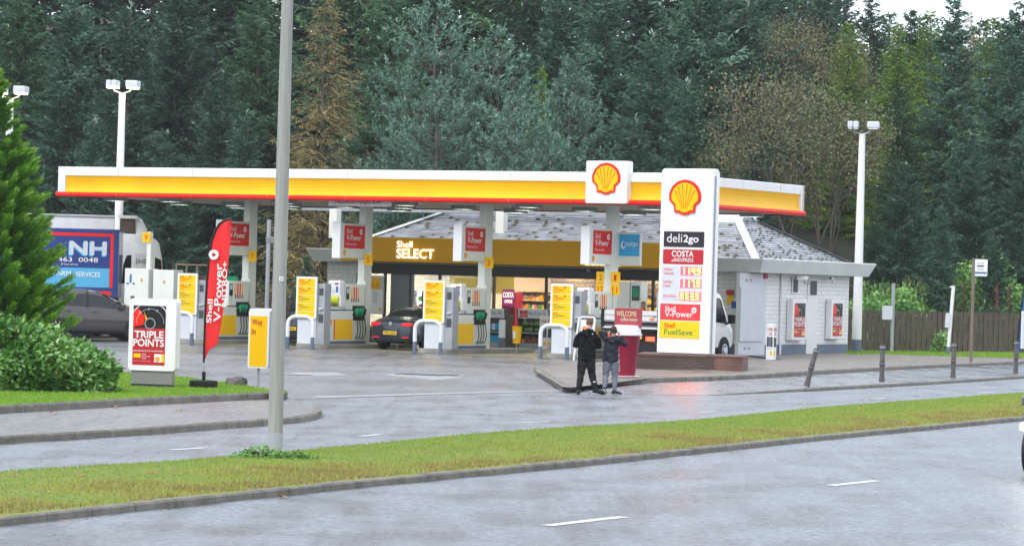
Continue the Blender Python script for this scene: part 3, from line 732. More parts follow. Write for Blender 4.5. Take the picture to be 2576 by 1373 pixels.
# product boards
def make_board():
    t = thing('grade_board', 'x', 'sign', (0, 0, 0), RF, 'yellow fuel grade boards at the island ends')
    MB().box(-.36, .36, 0, .42, 0, .98).build('base_cabinet', 'lgrey', t, bevel=.015)
    MB().box(.30, .66, .05, .45, 0, 2.02).build('service_column', 'grey', t, bevel=.015)
    MB().box(.44, .6, .042, .05, 1.62, 1.86).build('dial_panel', 'dgrey', t); MB().box(.44, .62, .04, .05, .72, 1.0).build('hose_outlet', 'dgrey', t)
    mb = MB(); mb.box(.46, .62, -.02, .05, 1.16, 1.2); mb.build('shelf', 'lgrey', t)
    MB().rrect(-.4, .4, .84, 2.24, .04, -.06, .0).build('frame', 'sign_white', t)
    mb = MB(); zs = [2.17, 1.895, 1.62, 1.345, 1.07]
    for i, z in enumerate(zs): mb.box(-.335, .335, -.066, -.06, (z-.262) if i < 4 else .89, z, 0)
    mb.build('yellow_panels', ['yellow'], t)
    mb = MB()
    for i, (a, b, c) in enumerate((('Shell', 'V-Power', 'Unleaded'), ('Shell', 'V-Power', 'Diesel'), ('Shell', 'FuelSave', 'Unleaded'), ('Shell', 'FuelSave', 'Diesel'))):
        z = zs[i]; g_ = 1 if i > 1 else 0; wd = (.36, .36, .40, .40)[i]
        mb.text(a, (-.28, -.07, z-.075), EX, EZ, .15, .055, 0, bold=.01)
        mb.text(b, (-.28, -.07, z-.155), EX, EZ, wd, .072, g_, bold=.015)
        mb.text(c, (-.28, -.07, z-.215), EX, EZ, .22 if c[0] == 'U' else .15, .042, 0 if i < 2 else 1)
        if i < 2: flower(mb, (.12, -.068, z-.055), EX, EZ, .08, 0, 0, .003)
    mb.build('lettering', ['red', 'textg'], t)
    return t
bd = make_board()
BW = {7: 'beside the red feather flag', 5: 'right of the big lamp column', 3: 'right of the dark saloon car', 1: 'left of the two boys'}
first = True
for n_, x in ((7, 470), (5, 770), (3, 1091), (1, 1412)):
    v_ = -.62; u = HV(x, 850, v_)[0]
    lab = 'yellow grade board on a grey cabinet, '+BW[n_]
    if first: bd.location = W(u, v_, .154); bd['label'] = lab; first = False
    else: copy_tree(bd, W(u, v_, .154), label=lab)
# hoop barriers
def make_hoop(wd=.86):
    t = thing('hoop_barrier', 'x', 'hoop barrier', (0, 0, 0), 0, 'white hoop barriers at the island ends')
    h = 1.07; r_ = .27; p = [(-wd/2, 0, .38)]
    p += [(-wd/2, 0, h-r_)]+[(-wd/2+r_-r_*math.cos(rad(a)), 0, h-r_+r_*math.sin(rad(a))) for a in (15, 30, 45, 60, 75, 90)]
    p += [(-q[0], 0, q[2]) for q in p[::-1]]
    MB().tube(p, .065, 14).build('hoop', 'white', t, smooth=True)
    for s in (-1, 1): MB().tube([(s*wd/2, 0, 0), (s*wd/2, 0, .39)], .069, 14).build('foot_sleeve', 'bluegrey', t, smooth=True)
    return t
hp = make_hoop(); first = True
for n_, x, y in ((7, 451, 866), (5, 754, 877), (3, 1075, 890), (1, 1392, 903)):
    p = G(x, y, 0); lab = 'white hoop before the grade board '+BW[n_]
    if first: hp.location = p; hp.rotation_euler[2] = rad(-12); hp['label'] = lab; first = False
    else: copy_tree(hp, p, rz=rad(-12), label=lab)

# fuel brand boards on the columns: long faces look along the lanes
def brand_sign(u, v0, v1, zc, n_, h=1.17):
    t = thing('fuel_brand_sign', 'red and cream board above pump '+WHO[n_], 'sign', W(u, 0, zc), RF, 'fuel boards on the canopy columns')
    MB().box(-.12, .12, v0, v1, 0, h).build('box', 'pumpw', t, bevel=.015)
    MB().box(-.16, .16, v0-.05, v0+.10, -.02, h+.04).build('white_edge', 'white', t, bevel=.015)
    L_ = v1-v0
    a, b = v0+.28, v1-.0
    MB().box(.121, .127, a, b, .33, 1.10).build('red_panel', 'dred' if False else 'vred', t)
    w_ = b-a; mb = MB(); ey = (0, 1, 0)
    mb.text('Shell', (.13, a+.1*w_, .84), ey, EZ, .28*w_, .16, 0); mb.text('V-Power', (.13, a+.1*w_, .60), ey, EZ, .72*w_, .2, 0, bold=.02)
    mb.text('Performance Fuels', (.13, a+.09*w_, .44), ey, EZ, .5*w_, .08, 0); flower(mb, (.127, a+.8*w_, .90), ey, EZ, .2, 0, 0)
    mb.build('lettering', 'sign_white', t)
    emblem(t, (.124, a+.04, .08), ey, EZ, .2, .004)
    return t
M['vred'] = mat('fuel_red', (.72, .022, .016), .5, spec=.1)
for n_, u in IS.items():
    brand_sign(u, .72, 2.34, 3.06, n_)
# pump numbers
def number_sign(txt, u, v, z, lab, w_=.33, h=.37):
    t = thing('pump_number_sign', lab, 'number sign', W(u, v, z), RF, 'yellow pump number signs')
    MB().box(0, w_, -.02, .02, 0, h).build('board', 'yellow', t, bevel=.008)
    tw = .1 if len(txt) == 1 else .19
    MB().text(txt, (w_/2-tw/2, -.024, h*.22), EX, EZ, tw, h*.52, bold=.02).build('lettering', 'red', t)
number_sign('7', IS[7]+.15, 2.3, 2.86, 'yellow number 7 sign on the column by the red feather flag')
number_sign('5', IS[5]+.15, 2.3, 2.84, 'yellow number 5 sign on the column left of the lit shop name')
number_sign('3', IS[3]+.15, 2.3, 2.84, 'yellow number 3 sign on the column right of the lit shop name')
number_sign('1', IS[1]+.15, 2.3, 2.46, 'yellow number 1 sign above the number 11 sign'); number_sign('11', IS[1]+.15, 2.3, 2.06, 'yellow number 11 sign below the number 1 sign', h=.38)
number_sign('2', IS[1]-.46, 2.45, 2.46, 'yellow number 2 sign half behind the column, above the 12'); number_sign('12', IS[1]-.46, 2.45, 2.06, 'yellow number 12 sign half behind the column, below the 2', h=.38)
# autogas board
(u0, z1), (u1, z0) = HV(1559, 585, 2.9), HV(1612, 669, 2.9)
t = thing('autogas_sign', 'blue and cream autogas board on the column of pump 1', 'sign', W(u0, 2.9, z0), RF)
ww = u1-u0; hh = z1-z0
MB().box(-.02, ww, -.06, .06, 0, hh).build('box', 'pumpw', t, bevel=.01)
MB().box(.03, ww-.04, -.068, -.06, hh*.29, hh*.95).build('blue_panel', 'skyb', t)
mb = MB(); mb.text('autogas', (ww*.36, -.072, hh*.55), EX, EZ, ww*.52, hh*.17, 0); 
ring_ = [(math.cos(2*PI*k/24), math.sin(2*PI*k/24)) for k in range(24)]
c_ = (ww*.22, hh*.62); v_ = [(c_[0]+.09*x, -.071, c_[1]+.13*y) for x, y in ring_]+[(c_[0]+.02+.055*x, -.071, c_[1]+.02+.085*y) for x, y in ring_]
mb.add(v_, [(k, (k+1) % 24, 24+(k+1) % 24, 24+k) for k in range(24)]); mb.build('lettering', 'sign_white', t)
# autogas dispenser behind pump 1
(u0, z1), (u1, _) = HV(1543, 708, 4.6), HV(1607, 708, 4.6)
t = thing('autogas_dispenser', 'white boxy autogas dispenser with a small green screen beyond pump 1', 'fuel pump', W(u0+.1, 4.6, .154), RF)
h = z1-.154; ww = u1-u0
MB().box(0, ww*.55, 0, .5, 0, h).build('cabinet', 'pumpw', t, bevel=.03)
MB().box(ww*.58, ww, 0, .5, .75, h+.02).build('head', 'pumpw', t, bevel=.03)
mb = MB(); mb.box(ww*.64, ww*.94, -.008, 0, h-.62, h-.12, 0); mb.box(ww*.68, ww*.9, -.012, -.008, h-.5, h-.2, 1); mb.build('display', ['dgrey', 'green'], t)
MB().box(ww*.6, ww*.98, .05, .45, 0, .75).build('pedestal', 'grey', t)

# yellow bins behind islands
for u, lab in ((IS[5]+.9, 'small yellow bin on the forecourt beyond pump 5'), (IS[3]+.85, 'small yellow bin on the forecourt beyond pump 3'), (IS[7]+.9, 'small yellow bin on the forecourt beyond pump 7')):
    t = thing('yellow_bin', lab, 'bin', W(u-.1, 3.6, .0), RF, 'small yellow bins by the islands')
    MB().lathe([(.13, .35), (.17, .9), (.18, .92)], n=16).build('bucket', 'yellow', t, smooth=True)
    MB().box(-.02, .02, -.02, .02, 0, .4).build('post', 'grey', t); MB().box(-.05, .05, -.19, -.175, .5, .75).build('label', 'pumpw', t)

# pump 9 for lorries, far left
p9 = thing('lorry_fuel_pump', 'large white lorry pump with a yellow number 9 on its tall post', 'fuel pump', D(372, 850, 117.5)*1.0, RF)
p9.location.z = .15; p9.location.x -= .09
zg = lambda y, Y: CAM_H-(y-683)/(8500/Y)
Yp = 117.5; kk = 8500/Yp
def hx(x): return (x-372)/kk/.88
MB().box(hx(312), hx(376), 0, .6, 0, 2.36).build('cabinet', 'pumpw', p9, bevel=.03)
MB().box(hx(386), hx(441), .05, .65, 0, 2.34).build('second_cabinet', 'pumpw', p9, bevel=.03)
MB().box(hx(360), hx(371), .2, .34, 0, 3.65).build('post', 'pumpw', p9, bevel=.02)
MB().box(hx(350), hx(371), .15, .19, 3.28, 3.62).build('number_board', 'yellow', p9)
MB().text('9', (hx(355)+.02, .145, 3.35), EX, EZ, .12, .2, bold=.02).build('lettering', 'red', p9)
mb = MB(); mb.box(hx(326), hx(331), -.008, 0, 1.86, 2.15); mb.box(hx(318), hx(324), -.008, 0, 1.8, 1.86); mb.box(hx(334), hx(340), -.008, 0, 1.8, 1.86); mb.build('blue_stickers', 'blue', p9)
mb = MB(); mb.box(hx(330), hx(340), -.01, 0, 1.2, 1.4, 0); mb.box(hx(312), hx(376), -.008, 0, .98, 1.04, 0); mb.build('vents', ['dgrey'], p9)
mb = MB(); mb.box(hx(356), hx(360), -.01, 0, 1.9, 2.02, 0); mb.box(hx(414), hx(418), .04, .05, 1.86, 1.98, 0); mb.build('orange_stickers', ['orange'], p9)
o = MB().box(-.9, 1.3, -.4, 2.4, 0, .15).build('pump_island', 'concrete', bevel=.02); o.location = (p9.location.x, p9.location.y, .004); o.rotation_euler[2] = RF
tag(o, 'raised concrete island carrying the lorry pump number 9', 'pump island', 'concrete pump islands')
for i, (x, y, Y) in enumerate(((330, 700, 119.5),)):
    pass

# ================================================================== SHOP
SU0, SU1, SV0, SV1 = -14.75, 2.9, 12.5, 21.3
def brickmat(name, c1, c2, mort, bw=.22, rh=.075, ms=.01, rough=.6, bumps=.5, axis='x', noise=.5):
    m = bpy.data.materials.new(name); m.use_nodes = True; n = m.node_tree; b = n.nodes['Principled BSDF']; L = n.links.new
    t = n.nodes.new('ShaderNodeTexCoord'); sp = n.nodes.new('ShaderNodeSeparateXYZ'); cb = n.nodes.new('ShaderNodeCombineXYZ')
    L(t.outputs['Object'], sp.inputs['Vector'])
    ad = n.nodes.new('ShaderNodeMath'); ad.operation = 'ADD'; L(sp.outputs['X'], ad.inputs[0]); L(sp.outputs['Y'], ad.inputs[1])
    L(ad.outputs[0], cb.inputs['X']); L(sp.outputs['Z'], cb.inputs['Y'])
    k = n.nodes.new('ShaderNodeTexBrick'); k.inputs['Scale'].default_value = 1; k.inputs['Brick Width'].default_value = bw; k.inputs['Row Height'].default_value = rh
    k.inputs['Mortar Size'].default_value = ms; k.inputs['Color1'].default_value = (*c1, 1); k.inputs['Color2'].default_value = (*c2, 1); k.inputs['Mortar'].default_value = (*mort, 1)
    L(cb.outputs['Vector'], k.inputs['Vector'])
    no = n.nodes.new('ShaderNodeTexNoise'); no.inputs['Scale'].default_value = 1.4; no.inputs['Detail'].default_value = 7; L(t.outputs['Object'], no.inputs['Vector'])
    mx = n.nodes.new('ShaderNodeMix'); mx.data_type = 'RGBA'; mx.blend_type = 'OVERLAY'; mx.inputs['Factor'].default_value = noise
    L(k.outputs['Color'], mx.inputs['A']); L(no.outputs['Fac'], mx.inputs['B']); L(mx.outputs['Result'], b.inputs['Base Color'])
    b.inputs['Roughness'].default_value = rough
    bp = n.nodes.new('ShaderNodeBump'); bp.inputs['Strength'].default_value = bumps; bp.inputs['Distance'].default_value = .01; bp.invert = True
    L(k.outputs['Fac'], bp.inputs['Height']); L(bp.outputs['Normal'], b.inputs['Normal'])
    return m
M['wbrick'] = brickmat('painted_brick', (.84, .85, .84), (.78, .79, .78), (.56, .58, .59), .44, .15, .012, .5, noise=.2)
M['rbrick'] = brickmat('dark_brick', (.06, .04, .032), (.10, .055, .042), (.04, .035, .03), .23, .076, .012, .55, noise=.7)
M['rbrick2'] = brickmat('red_brick', (.20, .075, .05), (.13, .06, .045), (.09, .07, .06), .23, .076, .012, .6, noise=.7)
def slatemat():
    m = bpy.data.materials.new('slates'); m.use_nodes = True; n = m.node_tree; b = n.nodes['Principled BSDF']; L = n.links.new
    a = n.nodes.new('ShaderNodeAttribute'); a.attribute_name = 'tint'
    r = n.nodes.new('ShaderNodeValToRGB'); e = r.color_ramp.elements
    e[0].color = (.19, .205, .23, 1); e[0].position = 0; e[1].color = (.34, .36, .39, 1); e[1].position = .8; q = e.new(.93); q.color = (.2, .15, .09, 1)
    L(a.outputs['Fac'], r.inputs['Fac']); L(r.outputs['Color'], b.inputs['Base Color']); b.inputs['Roughness'].default_value = .38; return m
M['slate'] = slatemat(); M['moss'] = mat('moss', (.12, .085, .035), .95, var=(.07, .075, .025), vscale=8)
M['fasc'] = mat('white_fascia', (.74, .80, .81), .45, var=(.66, .71, .72), vscale=.8)
M['shopwall'] = mat('warm_interior', (.55, .42, .30), .7)
M['mural'] = mat('brown_mural', (.12, .07, .045), .6, var=(.16, .10, .06), vscale=4)
M['shoplight'] = mat('shop_tube_light', (1, .9, .75), .5, emit=26, ecol=(1, .84, .62))
M['cooler'] = mat('cooler_light', (.8, .9, 1), .5, emit=3, ecol=(.8, .9, 1))
M['pane'] = None
def glassmat():
    m = bpy.data.materials.new('window_glass'); m.use_nodes = True; n = m.node_tree; n.nodes.clear()
    o = n.nodes.new('ShaderNodeOutputMaterial'); t = n.nodes.new('ShaderNodeBsdfTransparent'); t.inputs['Color'].default_value = (.93, .95, .94, 1)
    g = n.nodes.new('ShaderNodeBsdfGlossy'); g.inputs['Roughness'].default_value = .02; f = n.nodes.new('ShaderNodeFresnel'); f.inputs['IOR'].default_value = 1.6
    mx = n.nodes.new('ShaderNodeMixShader'); n.links.new(f.outputs[0], mx.inputs['Fac']); n.links.new(t.outputs[0], mx.inputs[1]); n.links.new(g.outputs[0], mx.inputs[2]); n.links.new(mx.outputs[0], o.inputs['Surface']); return m
M['pane'] = glassmat()

shop = thing('service_station_shop', 'low white brick shop with a slate hipped roof and a mustard fascia', 'building', W(0, 0), RF)
def uv_x(x, v, y=800): return HV(x, y, v)[0]
# walls
pier = uv_x(897, SV0)
mb = MB()
mb.box(SU0, pier, SV0, SV0+.25, .42, 3.1); mb.box(SU0, SU0+.25, SV0+.25, SV1, .42, 3.1); mb.box(SU0+.25, SU1, SV1-.25, SV1, .42, 3.1); mb.box(SU1-.25, SU1, SV0, SV1-.25, .42, 3.1)
ur = .55; mb.box(ur, SU1-.25, SV0, SV0+.25, .42, 3.1)
mb.build('wall', 'wbrick', shop)
mb = MB(); mb.box(SU0-.012, pier+.01, SV0-.012, SV0+.26, 0, .42); mb.box(ur, SU1+.012, SV0-.012, SV0+.25, 0, .42); mb.box(SU1-.25, SU1+.012, SV0+.25, SV1+.012, 0, .42); mb.box(SU0-.012, SU0+.25, SV0+.26, SV1, 0, .42); mb.box(SU0+.25, SU1-.25, SV1-.25, SV1+.01, 0, .42)
mb.build('painted_plinth', 'bluegrey', shop)
MB().box(SU0+.25, SU1-.25, SV0+.1, SV1-.25, 0, .05).build('floor', mat('shop_floor', (.35, .3, .25), .4), shop)
MB().box(SU0+.1, SU1-.1, SV0+.1, SV1-.1, 3.06, 3.1).build('ceiling', mat('shop_ceiling', (.6, .58, .54), .7), shop)
mb = MB()
for i in range(9):
    for j in range(3): mb.box(SU0+1.2+i*1.75, SU0+2.0+i*1.75, SV0+.9+j*2.6, SV0+1.2+j*2.6, 3.02, 3.05)
mb.build('ceiling_lights', 'shoplight', shop)
# glazed front
MB().box(pier, ur, SV0-.03, SV0+.12, 2.58, 3.06).build('header_band', mat('header_grey', (.05, .045, .045), .5), shop)
mx_ = [pier, uv_x(965, SV0), uv_x(1030, SV0), uv_x(1103, SV0), uv_x(1240, SV0), uv_x(1371, SV0), uv_x(1519, SV0), uv_x(1640, SV0), ur]
fr = MB()
for i, u in enumerate(mx_): fr.box(u-.04, u+.04, SV0-.02, SV0+.1, 0.0, 2.58)
for a, b in zip(mx_[:-1], mx_[1:]): fr.box(a+.04, b-.04, SV0-.01, SV0+.08, .0, .12)
fr.build('window_frame', 'dgrey', shop)
for i, (a, b) in enumerate(zip(mx_[:-1], mx_[1:])):
    if i == 4: continue
    MB().box(a+.04, b-.04, SV0+.03, SV0+.04, .12, 2.58).build('window_pane', 'pane', shop)
# partition seen through the left panes, mural band, lit wall
mb = MB(); mb.box(mx_[1], mx_[2]-.1, SV0+.45, SV0+.5, .05, 2.9); mb.build('white_blind', 'lgrey', shop)
mb = MB(); mb.box(mx_[2], ur, SV0+5.4, SV0+5.5, .05, 3.06); mb.build('inner_wall', 'shopwall', shop)
mb = MB(); mb.box(mx_[4]+.25, mx_[6]+.9, SV0+4.0, SV0+4.08, 1.95, 2.75, 0); mb.box(mx_[2]+.2, mx_[4]-.6, SV0+2.6, SV0+2.68, 1.95, 2.7, 1)
r_ = random.Random(4); wds = ['SMOOTHIES GLAZED', 'rocket AUTOMATIC', 'milk tuna YOGHURTS', 'chocolate QUALITY', 'GIFTS muffins', 'pasties FRESH latte', 'EGGS chocolate GUM']
for i in range(3):
    a = mx_[4]+.35
    for j in range(3):
        mb.text(wds[(i*3+j) % 7], (a, SV0+3.99, 2.05+i*.22), EX, EZ, 1.7, .13, 2); a += 1.85
mb.build('wall_mural', ['mural', mat('olive_panel', (.30, .26, .05), .6), mat('mural_text', (.5, .38, .22), .6)], shop)
# service panels at the corner
(u_a, z_a) = (HU(1863, 800, SU1+.2)[0], 0); u_b = HU(1922, 800, SU1+.2)[0]
t = MB(); t.box(SU1+.012, SU1+.2, u_a, u_b-.05, .55, 2.45, 0); t.box(SU1+.0, SU1+.14, u_a, u_b-.03, .05, .55, 0); t.box(SU1+.0, SU1+.14, u_a-.0, u_b-.03, 2.45, 2.95, 0); t.box(SU1, SU1+.1, u_b-.03, u_b+.35, .0, 2.95, 0)
t.build('service_panel', 'lgrey', shop, bevel=.01)
t = MB()
for z in (.3, 2.7):
    for k in (0, 1): t.box(SU1+.14, SU1+.145, u_a+.45+.35*k, u_a+.65+.35*k, z-.05, z+.05)
t.build('vent', 'grey', shop)
v_d = HU(1960, 800, SU1)[0]
MB().tube([(SU1+.06, v_d, 0), (SU1+.06, v_d, 2.95)], .045, 10).build('drain_pipe', 'white', shop, smooth=True)
# door and vents in the right-hand wall
va, vb = HU(2028, 800, SU1)[0], HU(2052, 800, SU1)[0]
mb = MB(); mb.box(SU1+.012, SU1+.03, va, vb+.1, .0, 2.75)
dd = mb.build('door', 'white', shop, bevel=.005)
for x0, x1, y0, y1 in ((1992, 2004, 702, 735), (2035, 2052, 706, 742)):
    a, b = HU(x0, 720, SU1)[0], HU(x1, 720, SU1)[0]; zt_, zb_ = HU(x0, y0, SU1)[1], HU(x0, y1, SU1)[1]
    f_ = MB().box(SU1+.02, SU1+.05, a-.06, b+.06, zb_-.05, zt_+.05).build('wall_vent', 'white', shop)
    mb = MB()
    for k in range(6): mb.box(SU1+.052, SU1+.058, a+(b-a)*k/6+.01, a+(b-a)*(k+1)/6-.01, zb_, zt_)
    mb.build('louvres', 'dgrey', f_)
# fascias
EU0, EU1, EV0, EV1 = -15.2, 3.65, 11.7, 22.05
def fascia(name, m, poly_bot, poly_top, z0, z1, th=.04):
    mb = MB(); n = len(poly_bot)
    for (x, y), (x2, y2) in zip(poly_bot, poly_top): mb.v += [(x, y, z0), (x2, y2, z1)]
    mb.f = [(2*i, 2*i+2, 2*i+3, 2*i+1) for i in range(n-1)]; mb.m = [0]*(n-1)
    o = mb.build(name, m, shop); s_ = o.modifiers.new('s', 'SOLIDIFY'); s_.thickness = th; s_.offset = 1; return o
fl = .22
fascia('white_fascia', 'fasc', [(.6, EV0+fl), (EU1-fl, EV0+fl), (EU1-fl, EV1-fl), (EU0+fl, EV1-fl), (EU0+fl, EV0+fl), (pier, EV0+fl)],
       [(.6, EV0), (EU1, EV0), (EU1, EV1), (EU0, EV1), (EU0, EV0), (pier, EV0)], 3.0, 3.47)
MB().box(SU0, SU1, EV0+.25, SV0-.035, 2.97, 3.0).box(SU1+.01, EU1-.25, EV0+.25, EV1-.25, 2.97, 3.0).build('eaves_soffit', 'grey', shop)
MB().box(pier-.3, .6, EV0-.02, EV0+.12, 3.03, 3.94).build('mustard_fascia', 'mustard', shop, bevel=.01)
(u0, z1), (u1, z0) = HV(1000, 607, EV0-.02), HV(1093, 655, EV0-.02)
mb = MB(); mb.text('Shell', (u0, EV0-.075, z0+.45), EX, EZ, .42*(u1-u0), .24, bold=.012); mb.text('SELECT', (u0, EV0-.075, z0+.05), EX, EZ, u1-u0, .36, bold=.035)
mb.build('shop_name', 'letterlit', shop)
(u0, z1), (u1, z0) = HV(1470, 662, EV0-.02), HV(1565, 674, EV0-.02)
mb = MB(); mb.text('deli2go', (u0, EV0-.07, z0+.02), EX, EZ, u1-u0, .22, bold=.035)
mb.build('second_shop_name', 'letterlit', shop)
# roof of real slates
ZE, ZR = 3.10, 5.2; VM = (EV0+EV1)/2; RU0, RU1 = EU0+3.6, .1
RS = np.random.default_rng(11)
def slates(tri_or_quad, row=.26, wd=.42, mossy=.25):
    """tile the polygon (a,b along the eaves; d,c along the top) with overlapping slates"""
    a, b, c, d = [Vector(p) for p in tri_or_quad]
    n = max(1, int(((d-a).length+(c-b).length)/2/row)); V = []; T = []; MV = []
    nrm = (b-a).cross(d-a).normalized()
    if nrm.z < 0: nrm = -nrm
    for i in range(n):
        s0, s1 = i/n, min(1, (i+1.25)/n)
        l0, r0 = a.lerp(d, s0), b.lerp(c, s0); l1, r1 = a.lerp(d, s1), b.lerp(c, s1)
        W_ = (r0-l0).length; m_ = max(1, round(W_/wd)); off = .5*(i % 2)
        for k in range(-1, m_+1):
            t0, t1 = (k+off)/m_, (k+1+off)/m_; t0, t1 = max(0, t0), min(1, t1)
            if t1-t0 < .02/max(W_, .1): continue
            g_ = .005/max(W_, .1); lift = .02+RS.uniform(0, .012)
            p0, p1 = l0.lerp(r0, t0+g_)+nrm*lift, l0.lerp(r0, t1-g_)+nrm*lift
            q1, q0 = l1.lerp(r1, t1-g_)+nrm*.004, l1.lerp(r1, t0+g_)+nrm*.004
            V += [p0, p1, q1, q0, p0, p0-nrm*lift, p1-nrm*lift, p1]; tt = RS.uniform(0, .82); T += [tt, tt*.5]
            if RS.random() < mossy*(1.1-.5*s0):      # moss cushions under the slate edge
                x0 = RS.uniform(0, .6); x1 = x0+RS.uniform(.2, .45); m0, m1 = p0.lerp(p1, x0), p0.lerp(p1, min(1, x1)); dn = (l0-l1).normalized(); hh_ = RS.uniform(.03, .07)
                MV += [m0+nrm*.035, m1+nrm*.03, m1+dn*hh_*.6-nrm*.01, m0+dn*hh_-nrm*.01, m0+nrm*.035, m1+nrm*.035, m1.lerp(q1, .25)+nrm*.02, m0.lerp(q0, .3)+nrm*.02]
    return V, T, MV
A_, B_, C_, D_ = (EU0+.3, EV0+.3, ZE+.1), (EU1-.3, EV0+.3, ZE+.1), (EU1-.3, EV1-.3, ZE+.1), (EU0+.3, EV1-.3, ZE+.1)
R0, R1 = (RU0, VM, ZR), (RU1, VM, ZR)
V = []; T = []; MV = []
for q, ms_ in (((A_, B_, R1, R0), .34), ((B_, C_, R1, R1), .6), ((C_, D_, R0, R1), .2), ((D_, A_, R0, R0), .2)):
    v_, t_, mv = slates(q, mossy=ms_); V += v_; T += t_; MV += mv
npmesh('roof_slates', np.array([tuple(p) for p in V]), 4, np.array(T), 'slate', parent=shop)
npmesh('roof_moss', np.array([tuple(p) for p in MV]), 4, np.zeros(len(MV)//4), 'moss', parent=shop)
MB().add([A_, B_, C_, D_, R0, R1], [(0, 1, 5, 4), (1, 2, 5), (2, 3, 4, 5), (3, 0, 4)]).build('roof_deck', 'dgrey', shop)
def hip(a, b, wd=.26, name='hip_flashing'):
    a, b = Vector(a), Vector(b); d = (b-a).normalized(); s = d.cross(Vector((0, 0, 1))).normalized()
    mb = MB(); up_ = Vector((0, 0, .085)); dn = Vector((0, 0, .035))
    mb.add([a-s*wd+dn, a+up_, a+s*wd+dn, b-s*wd+dn, b+up_, b+s*wd+dn], [(0, 1, 4, 3), (1, 2, 5, 4)]); mb.build(name, 'fasc', shop)
hip(B_, R1, .15); hip(A_, R0, .2); hip(C_, R1, .2); hip(D_, R0, .2); hip(R0, R1, .12, 'ridge_flashing')
# gablet on the right-hand hip
gz = ZR-.36; gh = .9
gu = RU1+.55
mb = MB(); mb.add([(gu, VM-gh, gz), (gu, VM+gh, gz), (gu, VM, ZR+.14)], [(0, 1, 2)]); mb.build('gablet_slates', 'grey', shop)
mb = MB(); 
for s in (-1, 1):
    mb.add([(gu+.05, VM+s*gh*1.12, gz-.06), (gu+.05, VM+s*gh*.85, gz-.06), (gu+.05, VM, ZR+.04), (gu+.05, VM, ZR+.22), (gu-1.2, VM+s*gh*1.12, gz-.02), (gu-1.2, VM, ZR+.22)], [(0, 1, 2, 3), (0, 3, 5, 4)])
mb.box(gu, gu+.08, VM-gh*1.1, VM+gh*1.1, gz-.12, gz-.02)
mb.build('gablet_trim', 'fasc', shop)
# soffit lamps under the mustard fascia
for x in (932, 1213, 1481):
    u = uv_x(x, EV0+.5, 675)
    MB().lathe([(.05, 0), (.07, .02), (.07, .12), (.03, .14)], (u, EV0+.5, 2.83), 14).build('soffit_lamp', 'grey', shop, smooth=True)

# things at the shop
def poster_face(mb, o, ex, ez, w_, h_, mi=(0, 1, 2, 3, 4, 5)):
    """the triple points poster: rev counter over a red field.  mi: red, black, white, grey, yellow, brightred"""
    o, ex, ez = Vector(o), Vector(ex), Vector(ez); nrm = ex.cross(ez)
    def P(x, y, d=0): return o+ex*(x*w_)+ez*(y*h_)+nrm*d
    mb.add([P(0, 0), P(1, 0), P(1, .62), P(0, .62)], [(0, 1, 2, 3)], mi[0]); mb.add([P(0, .62), P(1, .62), P(1, 1), P(0, 1)], [(0, 1, 2, 3)], mi[1])
    asp = w_/h_; cx, cy = .52, .70
    def arc(r0, r1, a0, a1, m_, d):
        n = 16; v = []
        for k in range(n+1):
            a = rad(a0+(a1-a0)*k/n)
            for r in (r0, r1): 
                x = min(1, max(0, cx+r*math.cos(a))); y = min(1, max(.56, cy+r*math.sin(a)*asp)); v.append(P(x, y, d))
        mb.add(v, [(2*k, 2*k+2, 2*k+3, 2*k+1) for k in range(n)], m_)
    arc(.2, .62, 130, 190, mi[5], .002); arc(.60, .625, 20, 180, mi[2], .003); arc(.42, .435, 0, 180, mi[3], .003); arc(0, .17, 0, 360, mi[3], .003); arc(0, .14, 0, 360, mi[1], .004)
    mb.add([P(.4, .75, .005), P(.44, .77, .005), P(.33, .90, .005)], [(0, 1, 2)], mi[4])
    for s_, x, y in (('3', .17, .87), ('4', .44, .925), ('5', .71, .90)): mb.text(s_, P(x, y, .005), ex, ez, .05*w_, .035*h_, mi[2])
    mb.text('TRIPLE', P(.05, .455, .005), ex, ez, .9*w_, .12*h_, mi[2], bold=.045); mb.text('POINTS', P(.02, .31, .005), ex, ez, .95*w_, .13*h_, mi[2], bold=.045)
    mb.text('PERFORMANCE HAS ITS REWARDS', P(.03, .225, .005), ex, ez, .92*w_, .025*h_, mi[2], bold=.01)
    mb.add([P(.04, .12, .004), P(.26, .12, .004), P(.26, .19, .004), P(.04, .19, .004)], [(0, 1, 2, 3)], mi[4])
    for i, s_ in enumerate(('START', 'COLLECTING', 'TODAY')): mb.text(s_, P(.29, .17-.035*i, .005), ex, ez, (.13, .26, .15)[i]*w_, .022*h_, mi[2])
    mb.add([P(.68, .05, .004), P(.9, .05, .004), P(.9, .19, .004), P(.68, .19, .004)], [(0, 1, 2, 3)], mi[2]); mb.add([P(.9, .05, .004), P(.99, .05, .004), P(.99, .19, .004), P(.9, .19, .004)], [(0, 1, 2, 3)], mi[4])
    mb.text('collect points on every litre of fuel', P(.04, .06, .005), ex, ez, .5*w_, .012*h_, mi[2])
PM = ['dred', 'black', 'sign_white', 'grey', 'yellow', 'red']
